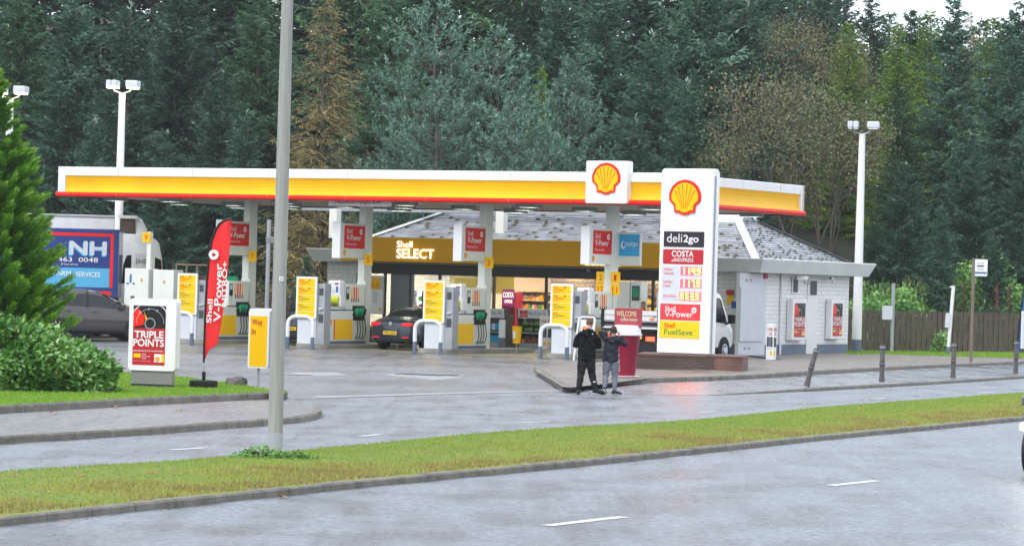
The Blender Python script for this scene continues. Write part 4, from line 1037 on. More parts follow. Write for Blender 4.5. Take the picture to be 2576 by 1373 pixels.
for i, (x0, x1, y0, y1, lab) in enumerate(((1989, 2029, 752, 856, 'white poster case left of the shop side door'), (2087, 2122, 753, 853, 'white poster case right of the shop side door, nearest the fence'))):
    a, b = HU(x0, 800, SU1+.25)[0], HU(x1, 800, SU1+.25)[0]; zt_ = HU((x0+x1)/2, y0, SU1+.25)[1]; zb_ = HU((x0+x1)/2, y1, SU1+.25)[1]
    t = thing('wall_poster_case', lab, 'poster case', W(SU1+.02, a+.15, zb_), RF, 'poster cases on the shop side wall')
    w_ = b-a-.15; h_ = zt_-zb_
    MB().box(0, .24, 0, w_, 0, h_).build('case', 'sign_white', t, bevel=.03)
    mb = MB(); poster_face(mb, (.245, w_*.12, h_*.08), (0, 1, 0), EZ, w_*.76, h_*.82); mb.build('poster', PM, t)
    emblem(t, (.25, w_*.12+.76*w_*.79, h_*.08+.82*h_*.07), (0, 1, 0), EZ, w_*.14, .003)
t = thing('alarm_box', 'small red alarm box under the eaves at the shop corner', 'alarm box', W(SU1+.05, HU(1912, 690, SU1)[0]+.2, HU(1912, 690, SU1)[1]-.05), RF)
MB().box(0, .12, -.15, .15, -.1, .12).build('case', 'dred', t, bevel=.03); MB().box(.12, .125, -.08, .08, -.03, .04).build('plate', 'maroon', t)
# camera on the wall
def cctv(loc, rz, lab, sc=1.):
    t = thing('security_camera', lab, 'camera', loc, rz, 'security cameras'); 
    MB().box(-.09*sc, .09*sc, -.35*sc, .12*sc, -.07*sc, .07*sc).build('housing', 'white', t, bevel=.02)
    MB().lathe([(.05*sc, -.36*sc), (.05*sc, -.33*sc)], (0, 0, 0), 12, axis='y').build('lens', 'black', t)
    MB().tube([(0, 0, -.07*sc), (0, 0, -.2*sc), (-.05, .25*sc, -.2*sc)], .025*sc, 8).build('bracket', 'grey', t)
p = W(SU1+.45, HU(1995, 697, SU1)[0], HU(1995, 697, SU1)[1]-.02); cctv(p, rad(-70), 'white camera on a bracket above the left poster case')
p = W(SU1+.25, HU(2078, 697, SU1)[0], HU(2078, 697, SU1)[1]-.04); cctv(p, rad(-20), 'small grey camera near the rear corner of the shop side wall', .8)
# front wall bits seen between totem and corner
uf, zf = HV(1838, 742, SV0)
t = thing('gas_shutoff_box', 'red box over a yellow plate on the white shop front wall', 'shutoff box', W(uf, SV0-.02, zf), RF)
mb = MB(); mb.box(-.13, .13, -.1, 0, -.0, .18, 0); mb.build('red_box', 'dred', t, bevel=.02); MB().box(-.12, .12, -.03, 0, -.32, 0).build('yellow_plate', 'yellow', t)
uf, zf = HV(1852, 772, SV0)
t = thing('notice_board', 'blue and white notice on the shop front wall beside the service panel', 'notice', W(uf, SV0-.02, zf), RF)
MB().box(-.2, .2, -.03, 0, -.3, .28).build('board', 'sign_white', t); MB().box(-.17, .17, -.036, -.03, -.05, .2).build('blue_field', 'blue', t)
# window poster case
ua, za = HV(929, 693, SV0-.1); ub2, zb2 = HV(965, 790, SV0-.1)
t = thing('window_poster', 'tall white framed poster with a yellow head beside the left end of the shop window', 'poster', W(ua, SV0-.14, zb2), RF)
ww = ub2-ua; hh = za-zb2
MB().box(0, ww, 0, .08, 0, hh).build('frame', 'lgrey', t, bevel=.01)
mb = MB(); mb.box(.05, ww-.05, -.006, 0, .05, hh*.64, 0); mb.box(.05, ww*.75, -.006, 0, hh*.64, hh*.95, 1); mb.box(ww*.3, ww*.62, -.01, -.006, hh*.28, hh*.6, 2); mb.text('£3', (ww*.2, -.011, hh*.7), EX, EZ, ww*.45, hh*.12, 3, bold=.03); mb.build('picture', ['sign_white', 'yellow', 'lgrey', 'orange'], t)
emblem(t, (ww*.8, -.008, hh*.08), EX, EZ, ww*.18, .004)
# shelving, goods and machines inside
def goods(u0, u1, v, z0, z1, rows, lab, seed, cols, dep=.3):
    r = random.Random(seed); mb = MB(); h = (z1-z0)/rows
    for i in range(rows):
        u = u0
        while u < u1-.05:
            w_ = r.uniform(.05, .14); mb.box(u+.004, min(u+w_, u1)-.004, v, v+dep*.5, z0+h*i+.02, z0+h*i+h*r.uniform(.5, .85), r.randrange(len(cols))); u += w_
    o = mb.build('shelf_goods', cols); o.matrix_world = Matrix.Translation(W(0, 0)) @ Matrix.Rotation(RF, 4, 'Z')
    return tag(o, lab, 'goods', kind='stuff')
M['pk1'] = mat('pack_cream', (.7, .6, .4), .5); M['pk2'] = mat('pack_green', (.12, .3, .08), .5); M['pk3'] = mat('pack_pink', (.6, .15, .25), .5); M['pk4'] = mat('pack_brown', (.2, .08, .04), .5)
M['pk5'] = mat('pack_blue', (.08, .2, .5), .5)
def unit(name, u0, u1, v, h, rows, lab, cat, m='dgrey', back='lgrey', dep=.45, lightm=None):
    t = thing(name, lab, cat, W(u0, v, .05), RF); w_ = u1-u0
    MB().box(0, w_, dep, dep+.05, 0, h).build('back_panel', lightm or back, t)
    mb = MB(); mb.box(-.03, 0, 0, dep+.05, 0, h); mb.box(w_, w_+.03, 0, dep+.05, 0, h); mb.build('side_panel', m, t)
    mb = MB()
    for i in range(rows+1): mb.box(0, w_, 0, dep, i*h/rows, i*h/rows+.03)
    mb.build('shelf', back, t); return t
def U(x, v, y=760): return HV(x, y, v)[0]
v_ = SV0+2.0
cu = [U(1030, v_), U(1063, v_), U(1097, v_), U(1140, v_)]
nmz = ['left-hand', 'middle', 'right-hand']
for i in range(3):
    a, b = cu[i]+.05, cu[i+1]-.05
    unit('drinks_cooler', a, b, v_, 1.9, 5, 'lit glass drinks cooler, %s one of three inside the left shop window' % nmz[i], 'cooler', lightm='cooler', dep=.5)['group'] = 'drinks coolers in the shop'
    goods(a, b, v_+.05, .1, 1.9, 5, 'drinks in the %s cooler inside the left shop window' % nmz[i], 20+i, ['pk5', 'pk1', 'sign_white', 'pk2', 'pk3'])
v_ = SV0+2.6
a, b = U(1302, v_), U(1371, v_)
unit('snack_shelf', a, b, v_, 2.0, 6, 'lit snack shelves to the right of the purple coffee machine', 'shelves', back='pk1'); goods(a, b, v_+.05, .1, 2.0, 6, 'cartons and packets on the snack shelves right of the purple coffee machine', 31, ['pk1', 'pk2', 'pk3', 'orange', 'yellow'])
a, b = U(1378, v_), U(1515, v_)
unit('snack_shelf', a, b, v_, 1.9, 6, 'lit snack shelves behind the grade board of pump 1', 'shelves', back='pk1'); goods(a, b, v_+.05, .1, 1.9, 6, 'mixed packets on the shelves behind the grade board of pump 1', 32, ['pk1', 'yellow', 'pk3', 'orange', 'sign_white', 'pk4'])
a, b = U(1525, v_), U(1675, v_)
unit('counter_shelf', a, b, v_, 2.0, 6, 'warm lit shelves behind the man in the orange vest', 'shelves', back='shopwall'); goods(a, b, v_+.05, .1, 2.0, 6, 'goods on the warm lit shelves behind the man in the orange vest', 33, ['pk1', 'orange', 'pk4', 'yellow'])
# coffee machine
v_ = SV0+.9; a, b = U(1262, v_), U(1296, v_)
t = thing('coffee_machine', 'purple self-service coffee machine just inside the shop entrance', 'coffee machine', W(a, v_, .05), RF); w_ = b-a
MB().box(0, w_, 0, .6, 0, 1.98).build('body', 'maroon', t, bevel=.02)
z_t = HV(1280, 728, v_)[1]-.05; mb = MB(); mb.box(.03, w_-.03, -.02, 0, z_t-.62, z_t); mb.build('screen', mat('purple_screen', (.16, .01, .07), .3, emit=.5, ecol=(.25, .02, .12)), t)
mb = MB(); mb.text('COSTA', (.06, -.026, z_t-.3), EX, EZ, w_-.12, .2, bold=.03); mb.text('EXPRESS', (.14, -.026, z_t-.5), EX, EZ, w_-.25, .12, bold=.01); mb.build('lettering', 'letterlit', t)
mb = MB(); mb.box(.06, w_-.06, -.01, 0, .9, 1.15, 0); mb.build('drip_tray', 'pk2', t)
# outdoor display stands
def stand(x0, x1, y_top, y_bot, v, lab, seed):
    (u0, zt_), (u1, _) = HV(x0, y_top, v), HV(x1, y_top, v); w_ = u1-u0; h = zt_
    t = thing('display_stand', lab, 'display stand', W(u0, v, 0), RF, 'grey display stands outside the shop')
    MB().prism([(0, 0), (0, .35), (-.12, h*.62), (-.22, h), (.1, h), (.5, .6), (.5, 0)], 'x', -.05, 0).build('side_panel', 'dgrey', t)
    MB().prism([(0, 0), (0, .35), (-.12, h*.62), (-.22, h), (.1, h), (.5, .6), (.5, 0)], 'x', w_, w_+.05).build('side_panel', 'dgrey', t)
    MB().box(0, w_, -.2, .12, h-.34, h).build('header', 'lgrey', t)
    mb = MB(); mb.text('Buy 2 for £8', (w_*.36, -.205, h-.25), EX, EZ, w_*.56, .16, 1); mb.box(w_*.06, w_*.18, -.208, -.2, h-.31, h-.06, 0); mb.box(w_*.20, w_*.32, -.208, -.2, h-.31, h-.06, 0)
    mb.box(w_*.08, w_*.16, -.211, -.208, h-.25, h-.18, 2); mb.box(w_*.22, w_*.30, -.211, -.208, h-.25, h-.18, 2); mb.build('header_print', ['dred', 'dgrey', 'orange'], t)
    mb = MB(); mb.box(0, w_, -.05, .45, 0, .2, 0); mb.box(0, w_, -.08, .45, h*.38, h*.41, 0); mb.box(0, w_, .4, .45, .2, h-.3, 1); mb.build('shelf', ['grey', 'dgrey'], t)
    return t, u0, w_, h
t, u0, w_, h = stand(1310, 1386, 776, 872, SV0-1.0, 'grey display stand with a two for eight offer header, right of the shop doorway', 3)
goods(u0+.05, u0+w_-.05, SV0-.95, .62, 1.05, 2, 'green packs on the right-hand display stand outside the shop', 41, ['pk2', 'black', 'pk2', 'pk4']); goods(u0+.05, u0+w_-.05, SV0-.95, .2, .5, 1, 'brown and orange packs at the bottom of the right-hand display stand', 42, ['pk4', 'orange', 'pk4'])
t, u0, w_, h = stand(1196, 1275, 774, 870, SV0-1.0, 'grey display stand with a two for eight offer header, half behind pump 3', 4)
goods(u0+.5, u0+w_-.05, SV0-.95, .62, 1.0, 1, 'bottled water packs on the display stand half behind pump 3', 43, ['skyb', 'sign_white', 'skyb']); goods(u0+.5, u0+w_-.05, SV0-.95, .2, .55, 1, 'blue bottled water packs at the bottom of the stand behind pump 3', 44, ['skyb', 'skyb', 'lgrey'])
p = G(1262, 876, 0); t = thing('bollard_post', 'white round post with a grey foot right of pump 3', 'bollard', p, 0)
MB().lathe([(.12, .38), (.12, 1.0), (.09, 1.04)], n=18).build('post', 'white', t, smooth=True); MB().lathe([(.125, 0), (.125, .38)], n=18).build('foot_sleeve', 'bluegrey', t, smooth=True)
def promo(loc, w_, h, lab):
    t = thing('promotion_tower', lab, 'promotion tower', loc, RF, 'two for two pounds promotion towers')
    MB().box(-w_/2, w_/2, 0, w_, 0, h).build('tower', 'sign_white', t, bevel=.008)
    mb = MB(); mb.text('2 FOR', (-w_*.36, -.006, h*.8), EX, EZ, w_*.75, h*.09, 0, bold=.03); mb.text('£2', (-w_*.05, -.006, h*.68), EX, EZ, w_*.34, h*.09, 0, bold=.03)
    for k in range(3): mb.rrect(-w_*.38+k*w_*.27, -w_*.14+k*w_*.27, h*.36, h*.64, .02, -.008, 0, 1+(k % 2)); 
    mb.box(w_*.12, w_*.4, -.008, 0, h*.12, h*.24, 3); mb.text('two for two pounds', (-w_*.38, -.006, h*.28), EX, EZ, w_*.7, h*.03, 0)
    ex2 = (0, 1, 0)
    mb.text('2 FOR', (w_/2+.006, w_*.1, h*.8), ex2, EZ, w_*.75, h*.09, 0, bold=.03); mb.text('£2', (w_/2+.006, w_*.4, h*.68), ex2, EZ, w_*.34, h*.09, 0, bold=.03); mb.box(w_/2, w_/2+.008, w_*.15, w_*.85, h*.36, h*.62, 1); mb.box(w_/2, w_/2+.008, w_*.15, w_*.5, h*.12, h*.24, 3)
    mb.build('print', ['dred', 'dgrey', 'bluegrey', 'yellow'], t)
pp = G(1935, 904.5, .09); promo(pp, .26, 1.18, 'white two for two pounds tower on the paving by the shop corner')
pp = W(U(1369, SV0-1.6), SV0-1.6, 0.01); promo(pp, .32, 1.2, 'white two for two pounds tower in front of the right-hand display stand')

# ================================================================== TOTEM, PLINTH, CUP
pl0, pl1 = Vector((3.45, 91.9, 0)), Vector((6.30, 91.5, 0))
t = thing('brick_plinth', 'low dark brick planter wall with a red patched end under the price sign', 'brick wall', (pl0.x, pl0.y, 0), math.atan2(pl1.y-pl0.y, pl1.x-pl0.x))
Lp = (pl1-pl0).length; ZT = .55
MB().box(0, Lp-.75, 0, 2.3, -.02, ZT-.04).build('wall', 'rbrick', t)
MB().box(Lp-.75, Lp, -.003, 2.3, -.02, ZT-.04).build('patched_end', 'rbrick2', t)
MB().box(-.02, Lp+.02, -.02, 2.32, ZT-.04, ZT+.02).build('coping', mat('coping_brick', (.16, .08, .06), .5, var=(.10, .06, .05), vscale=6), t, bevel=.01)
TOT = Vector((4.72, 92.35, ZT+.03)); TW, TH, TD = 1.56, 5.06, .42
tot = thing('price_totem', 'tall white price sign with the scallop emblem on the low brick wall', 'price sign', TOT, RF)
kz = lambda y: (888-y)/92.0          # heights above the totem foot
mb = MB(); mb.rrect(-TW/2, TW/2, .0, TH, .02, 0, TD); 
# rounded crown seen from the side
prof = [(0, .02), (TD, .02), (TD, TH-.16)]+[(TD/2+TD/2*math.cos(rad(a)), TH-.16+.16*math.sin(rad(a))) for a in range(10, 180, 14)]+[(0, TH-.16)]
mb = MB().prism(prof, 'x', -TW/2, TW/2); mb.build('body', 'tot_white', tot, bevel=.004)
mb = MB().box(TW/2+.0, TW/2+.012, .1, .2, .05, TH-.2); mb.build('side_groove', 'grey', tot)
MB().box(-TW/2+.05, TW/2-.08, .04, TD-.04, -.06, .02).build('foot_frame', 'grey', tot)
for y in (447, 571, 663, 756, 848): MB().box(-TW/2+.01, TW/2-.01, -.004, .001, kz(y)-.008, kz(y)+.008).build('panel_joint', 'lgrey', tot)
emblem(tot, (-.04, -.004, kz(538)), EX, EZ, .97, .05)
def tpanel(name, x0, x1, y0, y1, m, lab=None, e=0):
    o = MB().box(x0, x1, -.014, 0, kz(y1), kz(y0)).build(name, m, tot); 
    if lab: o['label'] = lab
    return o
xa, xb = -.66, .56
M['panel_dark'] = mat('deli_panel', (.025, .02, .025), .4); M['glowred'] = mat('glowing_red', (.9, .02, .03), .4, emit=.45, ecol=(1, .05, .05)); M['glowyel'] = mat('glowing_yellow', (.95, .56, .006), .4, emit=.04, ecol=(1, .65, .03))
p_ = tpanel('black_panel', xa, xb, 581, 620, 'panel_dark')
mb = MB(); mb.text('deli', (xa+.1, -.019, kz(609)), EX, EZ, .46, .24, 0); mb.text('2go', (xa+.60, -.019, kz(614)), EX, EZ, .46, .27, 0, bold=.035); mb.build('lettering', 'sign_white', tot)
tpanel('maroon_panel', xa-.01, xb-.01, 626, 663, 'dred')
mb = MB(); mb.text('COSTA', (xa+.26, -.019, kz(645)), EX, EZ, .66, .17, 0, bold=.035); mb.text('EXPRESS', (xa+.46, -.019, kz(657.5)), EX, EZ, .46, .105, 0, bold=.01)
for i in range(3): mb.box(xa+.24+.04*i, xa+.44, -.018, -.014, kz(656.5)+.035*i, kz(656.5)+.035*i+.015)
mb.build('lettering', 'sign_white', tot)
tpanel('price_panel', xa-.03, xb-.03, 667, 753, mat('price_back', (.62, .66, .72), .4))
mb = MB()
for y, a, b in ((672, 'FuelSave', 'Unleaded..'), (703.5, 'FuelSave', 'Diesel..')):
    mb.text(a, (xa+.03, -.019, kz(y+8)), EX, EZ, .27, .085); mb.text(b, (xa+.03, -.019, kz(y+18)), EX, EZ, .33 if b[0] == 'U' else .24, .085)
mb.text('AutoGas..', (xa+.03, -.019, kz(747)), EX, EZ, .42, .09); mb.build('fuel_names', 'red', tot)
M['led_red'] = mat('led_red', (.8, .01, .03), .4, emit=3.5, ecol=(1, .03, .06)); M['led_yel'] = mat('led_digits', (1, .85, .1), .4, emit=1.2, ecol=(1, .82, .08))
SEG = {'0': 'abcdef', '1': 'bc', '4': 'bcfg', '7': 'abc', '9': 'abcdfg', '5': 'acdfg', '3': 'abcdg'}
def digit(mb, ch, x, z, w_, h, y=-.024):
    t_ = .034
    sg = {'a': (x, x+w_, z+h-t_, z+h), 'd': (x, x+w_, z, z+t_), 'g': (x, x+w_, z+h/2-t_/2, z+h/2+t_/2), 'b': (x+w_-t_, x+w_, z+h/2, z+h), 'c': (x+w_-t_, x+w_, z, z+h/2), 'f': (x, x+t_, z+h/2, z+h), 'e': (x, x+t_, z, z+h/2)}
    for s_ in SEG[ch]: a, b, c, d = sg[s_]; mb.box(a, b, y, y+.002+.0005*ord(s_)%.002, c, d)
for y0, y1, s_ in ((669, 691, '1149'), (700.5, 722.5, '1179'), (732, 754, '0539')):
    if s_[0] == '0': x0 = xb-.70
    else: x0 = xb-.68
    MB().box(x0, xb-.04, -.022, -.014, kz(y1), kz(y0)).build('led_panel', 'led_red', tot)
    mb = MB()
    for i, ch in enumerate(s_): digit(mb, ch, x0+.03+.155*i, kz(y1)+.025, .10, .19)
    mb.box(x0+.03+.155*2+.115, x0+.03+.155*2+.14, -.026, -.023, kz(y1)+.02, kz(y1)+.05); mb.build('led_digits', 'led_yel', tot)
tpanel('red_panel', xa-.05, xb-.06, 763, 804, 'glowred')
mb = MB(); mb.text('Shell', (xa+.10, -.019, kz(782)), EX, EZ, .32, .14, bold=.015); mb.text('V-Power', (xa+.10, -.019, kz(796.5)), EX, EZ, .85, .17, bold=.018); flower(mb, (xb-.24, -.016, kz(778)), EX, EZ, .16, 0, 0); mb.build('lettering', 'sign_white', tot)
tpanel('yellow_panel', xa-.06, xb-.07, 806.5, 849, 'glowyel')
MB().text('Shell', (xa+.09, -.019, kz(824)), EX, EZ, .32, .13, bold=.015).build('lettering', 'red', tot); MB().text('FuelSave', (xa+.09, -.019, kz(841)), EX, EZ, .86, .16, bold=.025).build('lettering', 'textg', tot)

# giant coffee cup
cp = G(1574, 946, .13)
cup = thing('giant_coffee_cup', 'giant maroon cardboard coffee cup with a white lid and a welcome board behind the boys', 'advertising cup', cp, RF)
MB().lathe([(.36, 0), (.36, .015)], n=36).build('base_plate', 'sign_white', cup, smooth=True)
MB().lathe([(.235, .015), (.335, 1.03), (.345, 1.045)], n=40).build('cup', mat('cup_maroon', (.27, .014, .04), .35, var=(.23, .012, .035), vscale=2), cup, smooth=True)
MB().lathe([(.37, 1.02), (.385, 1.03), (.385, 1.07), (.355, 1.075), (.35, 1.16), (.34, 1.17), (.335, 1.22), (.32, 1.235), (.30, 1.28), (.1, 1.28)], n=40).build('lid', 'white', cup, smooth=True)
MB().rrect(-.37, .39, 1.20, 1.70, .05, .02, .05).build('board', mat('welcome_maroon', (.36, .05, .07), .45), cup)
mb = MB(); mb.text('WELCOME', (-.31, .014, 1.50), EX, EZ, .56, .13, bold=.01, shear=0); mb.text('coffee lovers', (-.2, .014, 1.38), EX, EZ, .48, .10, bold=.01); mb.build('lettering', mat('cream_text', (.75, .6, .38), .5), cup)
# vertical wording wrapped round the cup
mb = MB(); tmp = MB(); tmp.text('EXPRESS', (0, 0, 0), (1, 0, 0), (0, 0, 1), .62, .13, bold=.01)
for i in range(4): tmp.box(-.22-.0*i, -.04, 0, .001, .0+.04*i, .015+.04*i)
vv_ = []
for x, y, z in tmp.v:
    h = .33+x; r_ = .235+(.1)*(h/1.03)+.006; a = rad(-90-14)-(z-.02)/r_*1.0; vv_.append((r_*math.cos(a), r_*math.sin(a), h))
mb.v = vv_; mb.f = tmp.f; mb.m = tmp.m; mb.build('vertical_lettering', 'sign_white', cup)

# white framed stand left of the boys
p = G(1447, 907, 0); t = thing('a_board', 'white framed pavement board with an orange panel half hidden behind the taller boy', 'pavement board', p, rad(-8))
sc_ = 1.0
MB().tube([(-.05, 0, 0), (.0, .12, .7), (.06, .22, 1.32), (.14, .25, 1.37), (.5, .25, 1.37), (.56, .22, 1.32), (.53, .12, .7), (.50, 0, 0)], .03, 8).build('frame', 'white', t, smooth=True)
MB().obox((.32, .17, .86), (.2, 0, 0), (0, .012, 0), (0, .06, .42)).build('board', 'sign_white', t); MB().obox((.32, .14, .86), (.14, 0, 0), (0, .004, 0), (0, .03, .22)).build('orange_panel', 'orange', t)
MB().tube([(.02, .5, 0), (.1, .24, 1.3)], .025, 8).tube([(.48, .5, 0), (.5, .24, 1.3)], .025, 8).build('rear_leg', 'white', t)

# ================================================================== SIGNS ON THE LEFT BANK
def fr(x, y): return G(x, y, ZB)
p = fr(383, 973); k_ = 8500/p.y; kx = k_
tr = thing('triple_points_stand', 'white framed triple points poster stand on a grey foot in the grass', 'poster stand', p, rad(-14))
def lx(x): return (x-383)/k_/math.cos(rad(14))
def lz(y): return (971-y)/k_
MB().box(lx(327), lx(433), .0, .16, .05, lz(930)+.02).build('foot', mat('foot_grey', (.22, .22, .21), .5), tr, bevel=.008)
MB().box(lx(327), lx(433), .02, .14, 0, .05).build('foot_rail', 'dgrey', tr)
MB().rrect(lx(320)+.0, lx(441), lz(930), lz(749), .07, -.03, .24).build('case', 'sign_white', tr)
MB().rrect(lx(320)+.05, lx(441)+.02, lz(928), lz(752), .06, .05, .06).build('case_joint', 'pumpw', tr)
mb = MB(); pw = lx(414)-lx(333); ph = lz(768)-lz(917); poster_face(mb, (lx(331), -.036, lz(916)), EX, EZ, pw+.02, ph); mb.build('poster', PM, tr)
emblem(tr, (lx(331)+pw*.80, -.042, lz(916)+ph*.06), EX, EZ, pw*.15, .003)
# feather flag
p = fr(512, 974); k_ = 8500/p.y
ff = thing('feather_flag', 'tall red feather flag with white lettering on a black round base in the grass', 'flag', p, rad(-6))
def fx(x): return (x-512)/k_-.0
def fz(y): return (974-y)/k_
def unr(x, y): return (x-512-(974-y)*.028)/k_, (974-y)/k_
MB().lathe([(.26, 0), (.27, .02), (.27, .12), (.25, .135), (.05, .14)], n=28).build('base', 'rubber', ff, smooth=True)
MB().tube([(0, 0, .13), (0, 0, .7)], .014, 10).build('lower_pole', 'chrome', ff); MB().lathe([(.035, .13), (.035, .3)], n=14).build('socket', 'black', ff, smooth=True)
edge = [unr(x, y) for x, y in ((514, 912), (515, 880), (517, 800), (521, 720), (527, 650), (534, 605), (543, 580), (553, 563), (566, 553), (583, 549))]
MB().tube([(a-.01, 0, b) for a, b in edge], .022, 8).build('sleeve', 'black', ff, smooth=True)
right = [unr(x, y) for x, y in ((515, 905), (529, 876), (546, 868), (556, 820), (568, 740), (574, 680), (580, 610), (582, 552))]
def cv(poly, s):
    L_ = [0]
    for a, b in zip(poly[:-1], poly[1:]): L_.append(L_[-1]+math.hypot(b[0]-a[0], b[1]-a[1]))
    q = s*L_[-1]
    for i in range(len(poly)-1):
        if q <= L_[i+1]+1e-9: f_ = (q-L_[i])/max(1e-9, L_[i+1]-L_[i]); return (poly[i][0]+(poly[i+1][0]-poly[i][0])*f_, poly[i][1]+(poly[i+1][1]-poly[i][1])*f_)
    return poly[-1]
mb = MB(); nu, nv_ = 40, 10
for i in range(nu+1):
    a = cv(edge, i/nu); b = cv(right, i/nu)
    for j in range(nv_+1): s = j/nv_; mb.v.append((a[0]+(b[0]-a[0])*s, .03*math.sin(s*5+i*.23)*s, a[1]+(b[1]-a[1])*s))
mb.f = [(i*(nv_+1)+j, (i+1)*(nv_+1)+j, (i+1)*(nv_+1)+j+1, i*(nv_+1)+j+1) for i in range(nu) for j in range(nv_)]; mb.m = [0]*len(mb.f)
mb.build('flag_cloth', mat('flag_red', (.80, .025, .03), .55), ff, smooth=True)
# lettering reads upwards, tilted with the flag
def vtext(mb, s_, x0, y0, x1, y1, wdt):
    a = Vector((*unr(x0, y0), 0)); b = Vector((*unr(x1, y1), 0)); d = (b-a); l = d.length; d.normalize()
    ex = Vector((d.x, 0, d.y)); ez = Vector((-d.y, 0, d.x))
    mb.text(s_, Vector((a.x, -.045, a.y)), ex, ez, l, wdt, bold=.03)
mb = MB(); vtext(mb, 'Shell', 533, 812, 537, 752, .10); vtext(mb, 'V-Power', 557, 808, 561, 662, .14); vtext(mb, 'NITRO+', 572, 770, 574, 656, .10)
fc_ = unr(539, 640); flower(mb, (fc_[0], -.04, fc_[1]), (1, 0, 0), (0, 0, 1), .2, 0, 0); 
o = mb.build('lettering', 'sign_white', ff)
# way in sign
p = fr(648, 972); k_ = 8500/p.y
wi = thing('way_in_sign', 'yellow way in sign in a white double frame on a grey post', 'sign', p, rad(-20))
c2 = math.cos(rad(20))
MB().tube([(0, 0.02, -.02), (0, 0.02, .42)], .028, 10).build('post', 'grey', wi)
a_, b_ = -.195, .235
MB().rrect(a_, b_, .36, 1.52, .05, -.07, -.04).build('front_frame', 'sign_white', wi); MB().rrect(a_-.02, b_-.02, .38, 1.53, .05, .16, .19).build('rear_frame', 'sign_white', wi)
MB().box(a_+.03, b_-.04, -.04, .16, .40, 1.48).build('core', 'grey', wi)
MB().box(a_+.035, b_-.03, -.074, -.07, .395, 1.38).build('yellow_panel', 'yellow', wi)
mb = MB(); mb.text('Way', (a_+.07, -.078, 1.17), EX, EZ, .23, .15, bold=.012); mb.text('In', (a_+.07, -.078, 1.02), EX, EZ, .09, .12, bold=.012); mb.build('lettering', 'dred', wi)
# rock
mb = MB(); r_ = random.Random(3); bm = bmesh.new(); bmesh.ops.create_icosphere(bm, subdivisions=3, radius=1)
for v in bm.verts:
    n_ = 1+.18*math.sin(v.co.x*4+1)+.12*math.sin(v.co.y*5+v.co.z*3)+r_.uniform(-.03, .03); v.co = Vector((v.co.x*.23*n_, v.co.y*.19*n_, min(.62, max(-.25, v.co.z*1.2))*.19*n_))
me = bpy.data.meshes.new('rock'); bm.to_mesh(me); bm.free(); me.materials.append(mat('rock_grey', (.17, .155, .135), .85, var=(.09, .085, .075), vscale=7, bump=.6, bscale=14)); o = bpy.data.objects.new('rock', me); C.objects.link(o); o.location = fr(596, 968)+Vector((0, 0, .03)); tag(o, 'grey flat-topped boulder in the grass between the feather flag and the way in sign', 'rock')

# ================================================================== LAMP COLUMNS AND POSTS
p = G(691, 1143, .13); t = thing('lamp_column', 'big grey round lamp column in the median nearest the camera, tag on its side', 'lamp post', p, 0)
MB().lathe([(.098, -.3), (.097, .3), (.088, 2.5), (.072, 6.5), (.06, 8.6)], n=28).build('column', 'stonepole', t, smooth=True)
MB().lathe([(.099, -.3), (.0995, .27), (.098, .28)], n=28).build('painted_foot', mat('foot_paint', (.33, .36, .38), .5), t, smooth=True)
o = MB().box(-.028, .028, -.004, 0, -.025, .03).text('10', (-.014, -.006, -.015), EX, EZ, .03, .035, 1).build('number_tag', ['sign_white', 'black'], t); o.location = (.028, -.092, 2.24)
MB().tube([(0, 0, 8.5), (0, .3, 8.9), (0, 1.2, 9.1)], .04, 10).build('arm', 'grey', t); MB().box(-.12, .12, 1.1, 1.8, 9.05, 9.2).build('lantern', 'grey', t, bevel=.04)
def twin_lamp(x, yb, Y, ytop, lab, rz, lit_=True):
    base = D(x, yb, Y); base.z = 0; H_ = CAM_H+((686.5+21.5+.028*(x-1288))-ytop)/(8500/Y)
    base.x = D(x-(yb-ytop)*.0, yb, Y).x
    t = thing('twin_lamp_post', lab, 'lamp post', base, rz, 'white twin-headed forecourt lamp posts')
    MB().lathe([(.19, .55), (.17, 3), (.12, H_-.34)], n=20).build('post', 'white', t, smooth=True); MB().lathe([(.2, 0), (.19, .56)], n=20).build('painted_foot', 'bluegrey', t, smooth=True)
    MB().tube([(-.36, 0, H_-.12), (-.3, 0, H_-.26), (0, 0, H_-.36), (.3, 0, H_-.26), (.36, 0, H_-.12)], .035, 8).build('yoke', 'grey', t, smooth=True)
    for s in (-1, 1):
        for k in (0, 1) if s < 0 else (0,):
            w_ = .23 if s > 0 else .10
            x0 = .42 if s > 0 else -.46+.21*k
            hd = MB().box(x0-w_, x0+w_+.0, -.35, .25, H_-.12, H_+.14).build('lamp_head', 'lgrey', t, bevel=.05)
            MB().box(x0-w_*.75, x0+w_*.75, -.32, .2, H_-.16, H_-.118).build('lens', 'lamp' if lit_ else 'sign_white', hd)
    return t
twin_lamp(2154, 884, 130.3, 315, 'white twin-headed lamp post by the right end of the shop', RF*.3, False)
twin_lamp(291, 830, 127, 212, 'white twin-headed lamp post behind the left end of the canopy, lit', RF*.3)
twin_lamp(10, 820, 125, 226, 'white twin-headed lamp post rising behind the conifer at the left edge, lit', RF*.3)
def pole(x, yb, Y, ytop, r_, name, lab, cat, m='grey', lean=0., z0=0):
    b = D(x, yb, Y); b.z = z0; H_ = CAM_H+((708+.028*(x-1288))-ytop)/(8500/Y)-z0
    t = thing(name, lab, cat, b, 0); t.rotation_euler[1] = lean
    MB().tube([(0, 0, -.1), (0, 0, H_)], r_, 12).build('post', m, t, smooth=True); return t, H_
t, h = pole(671, 778, 140, 553, .085, 'camera_pole', 'slim grey pole left of the big lamp column behind the pumps', 'pole')
t, h = pole(692, 800, 128, 604, .05, 'camera_pole', 'pole with two white cameras peeping out behind the big lamp column', 'pole')
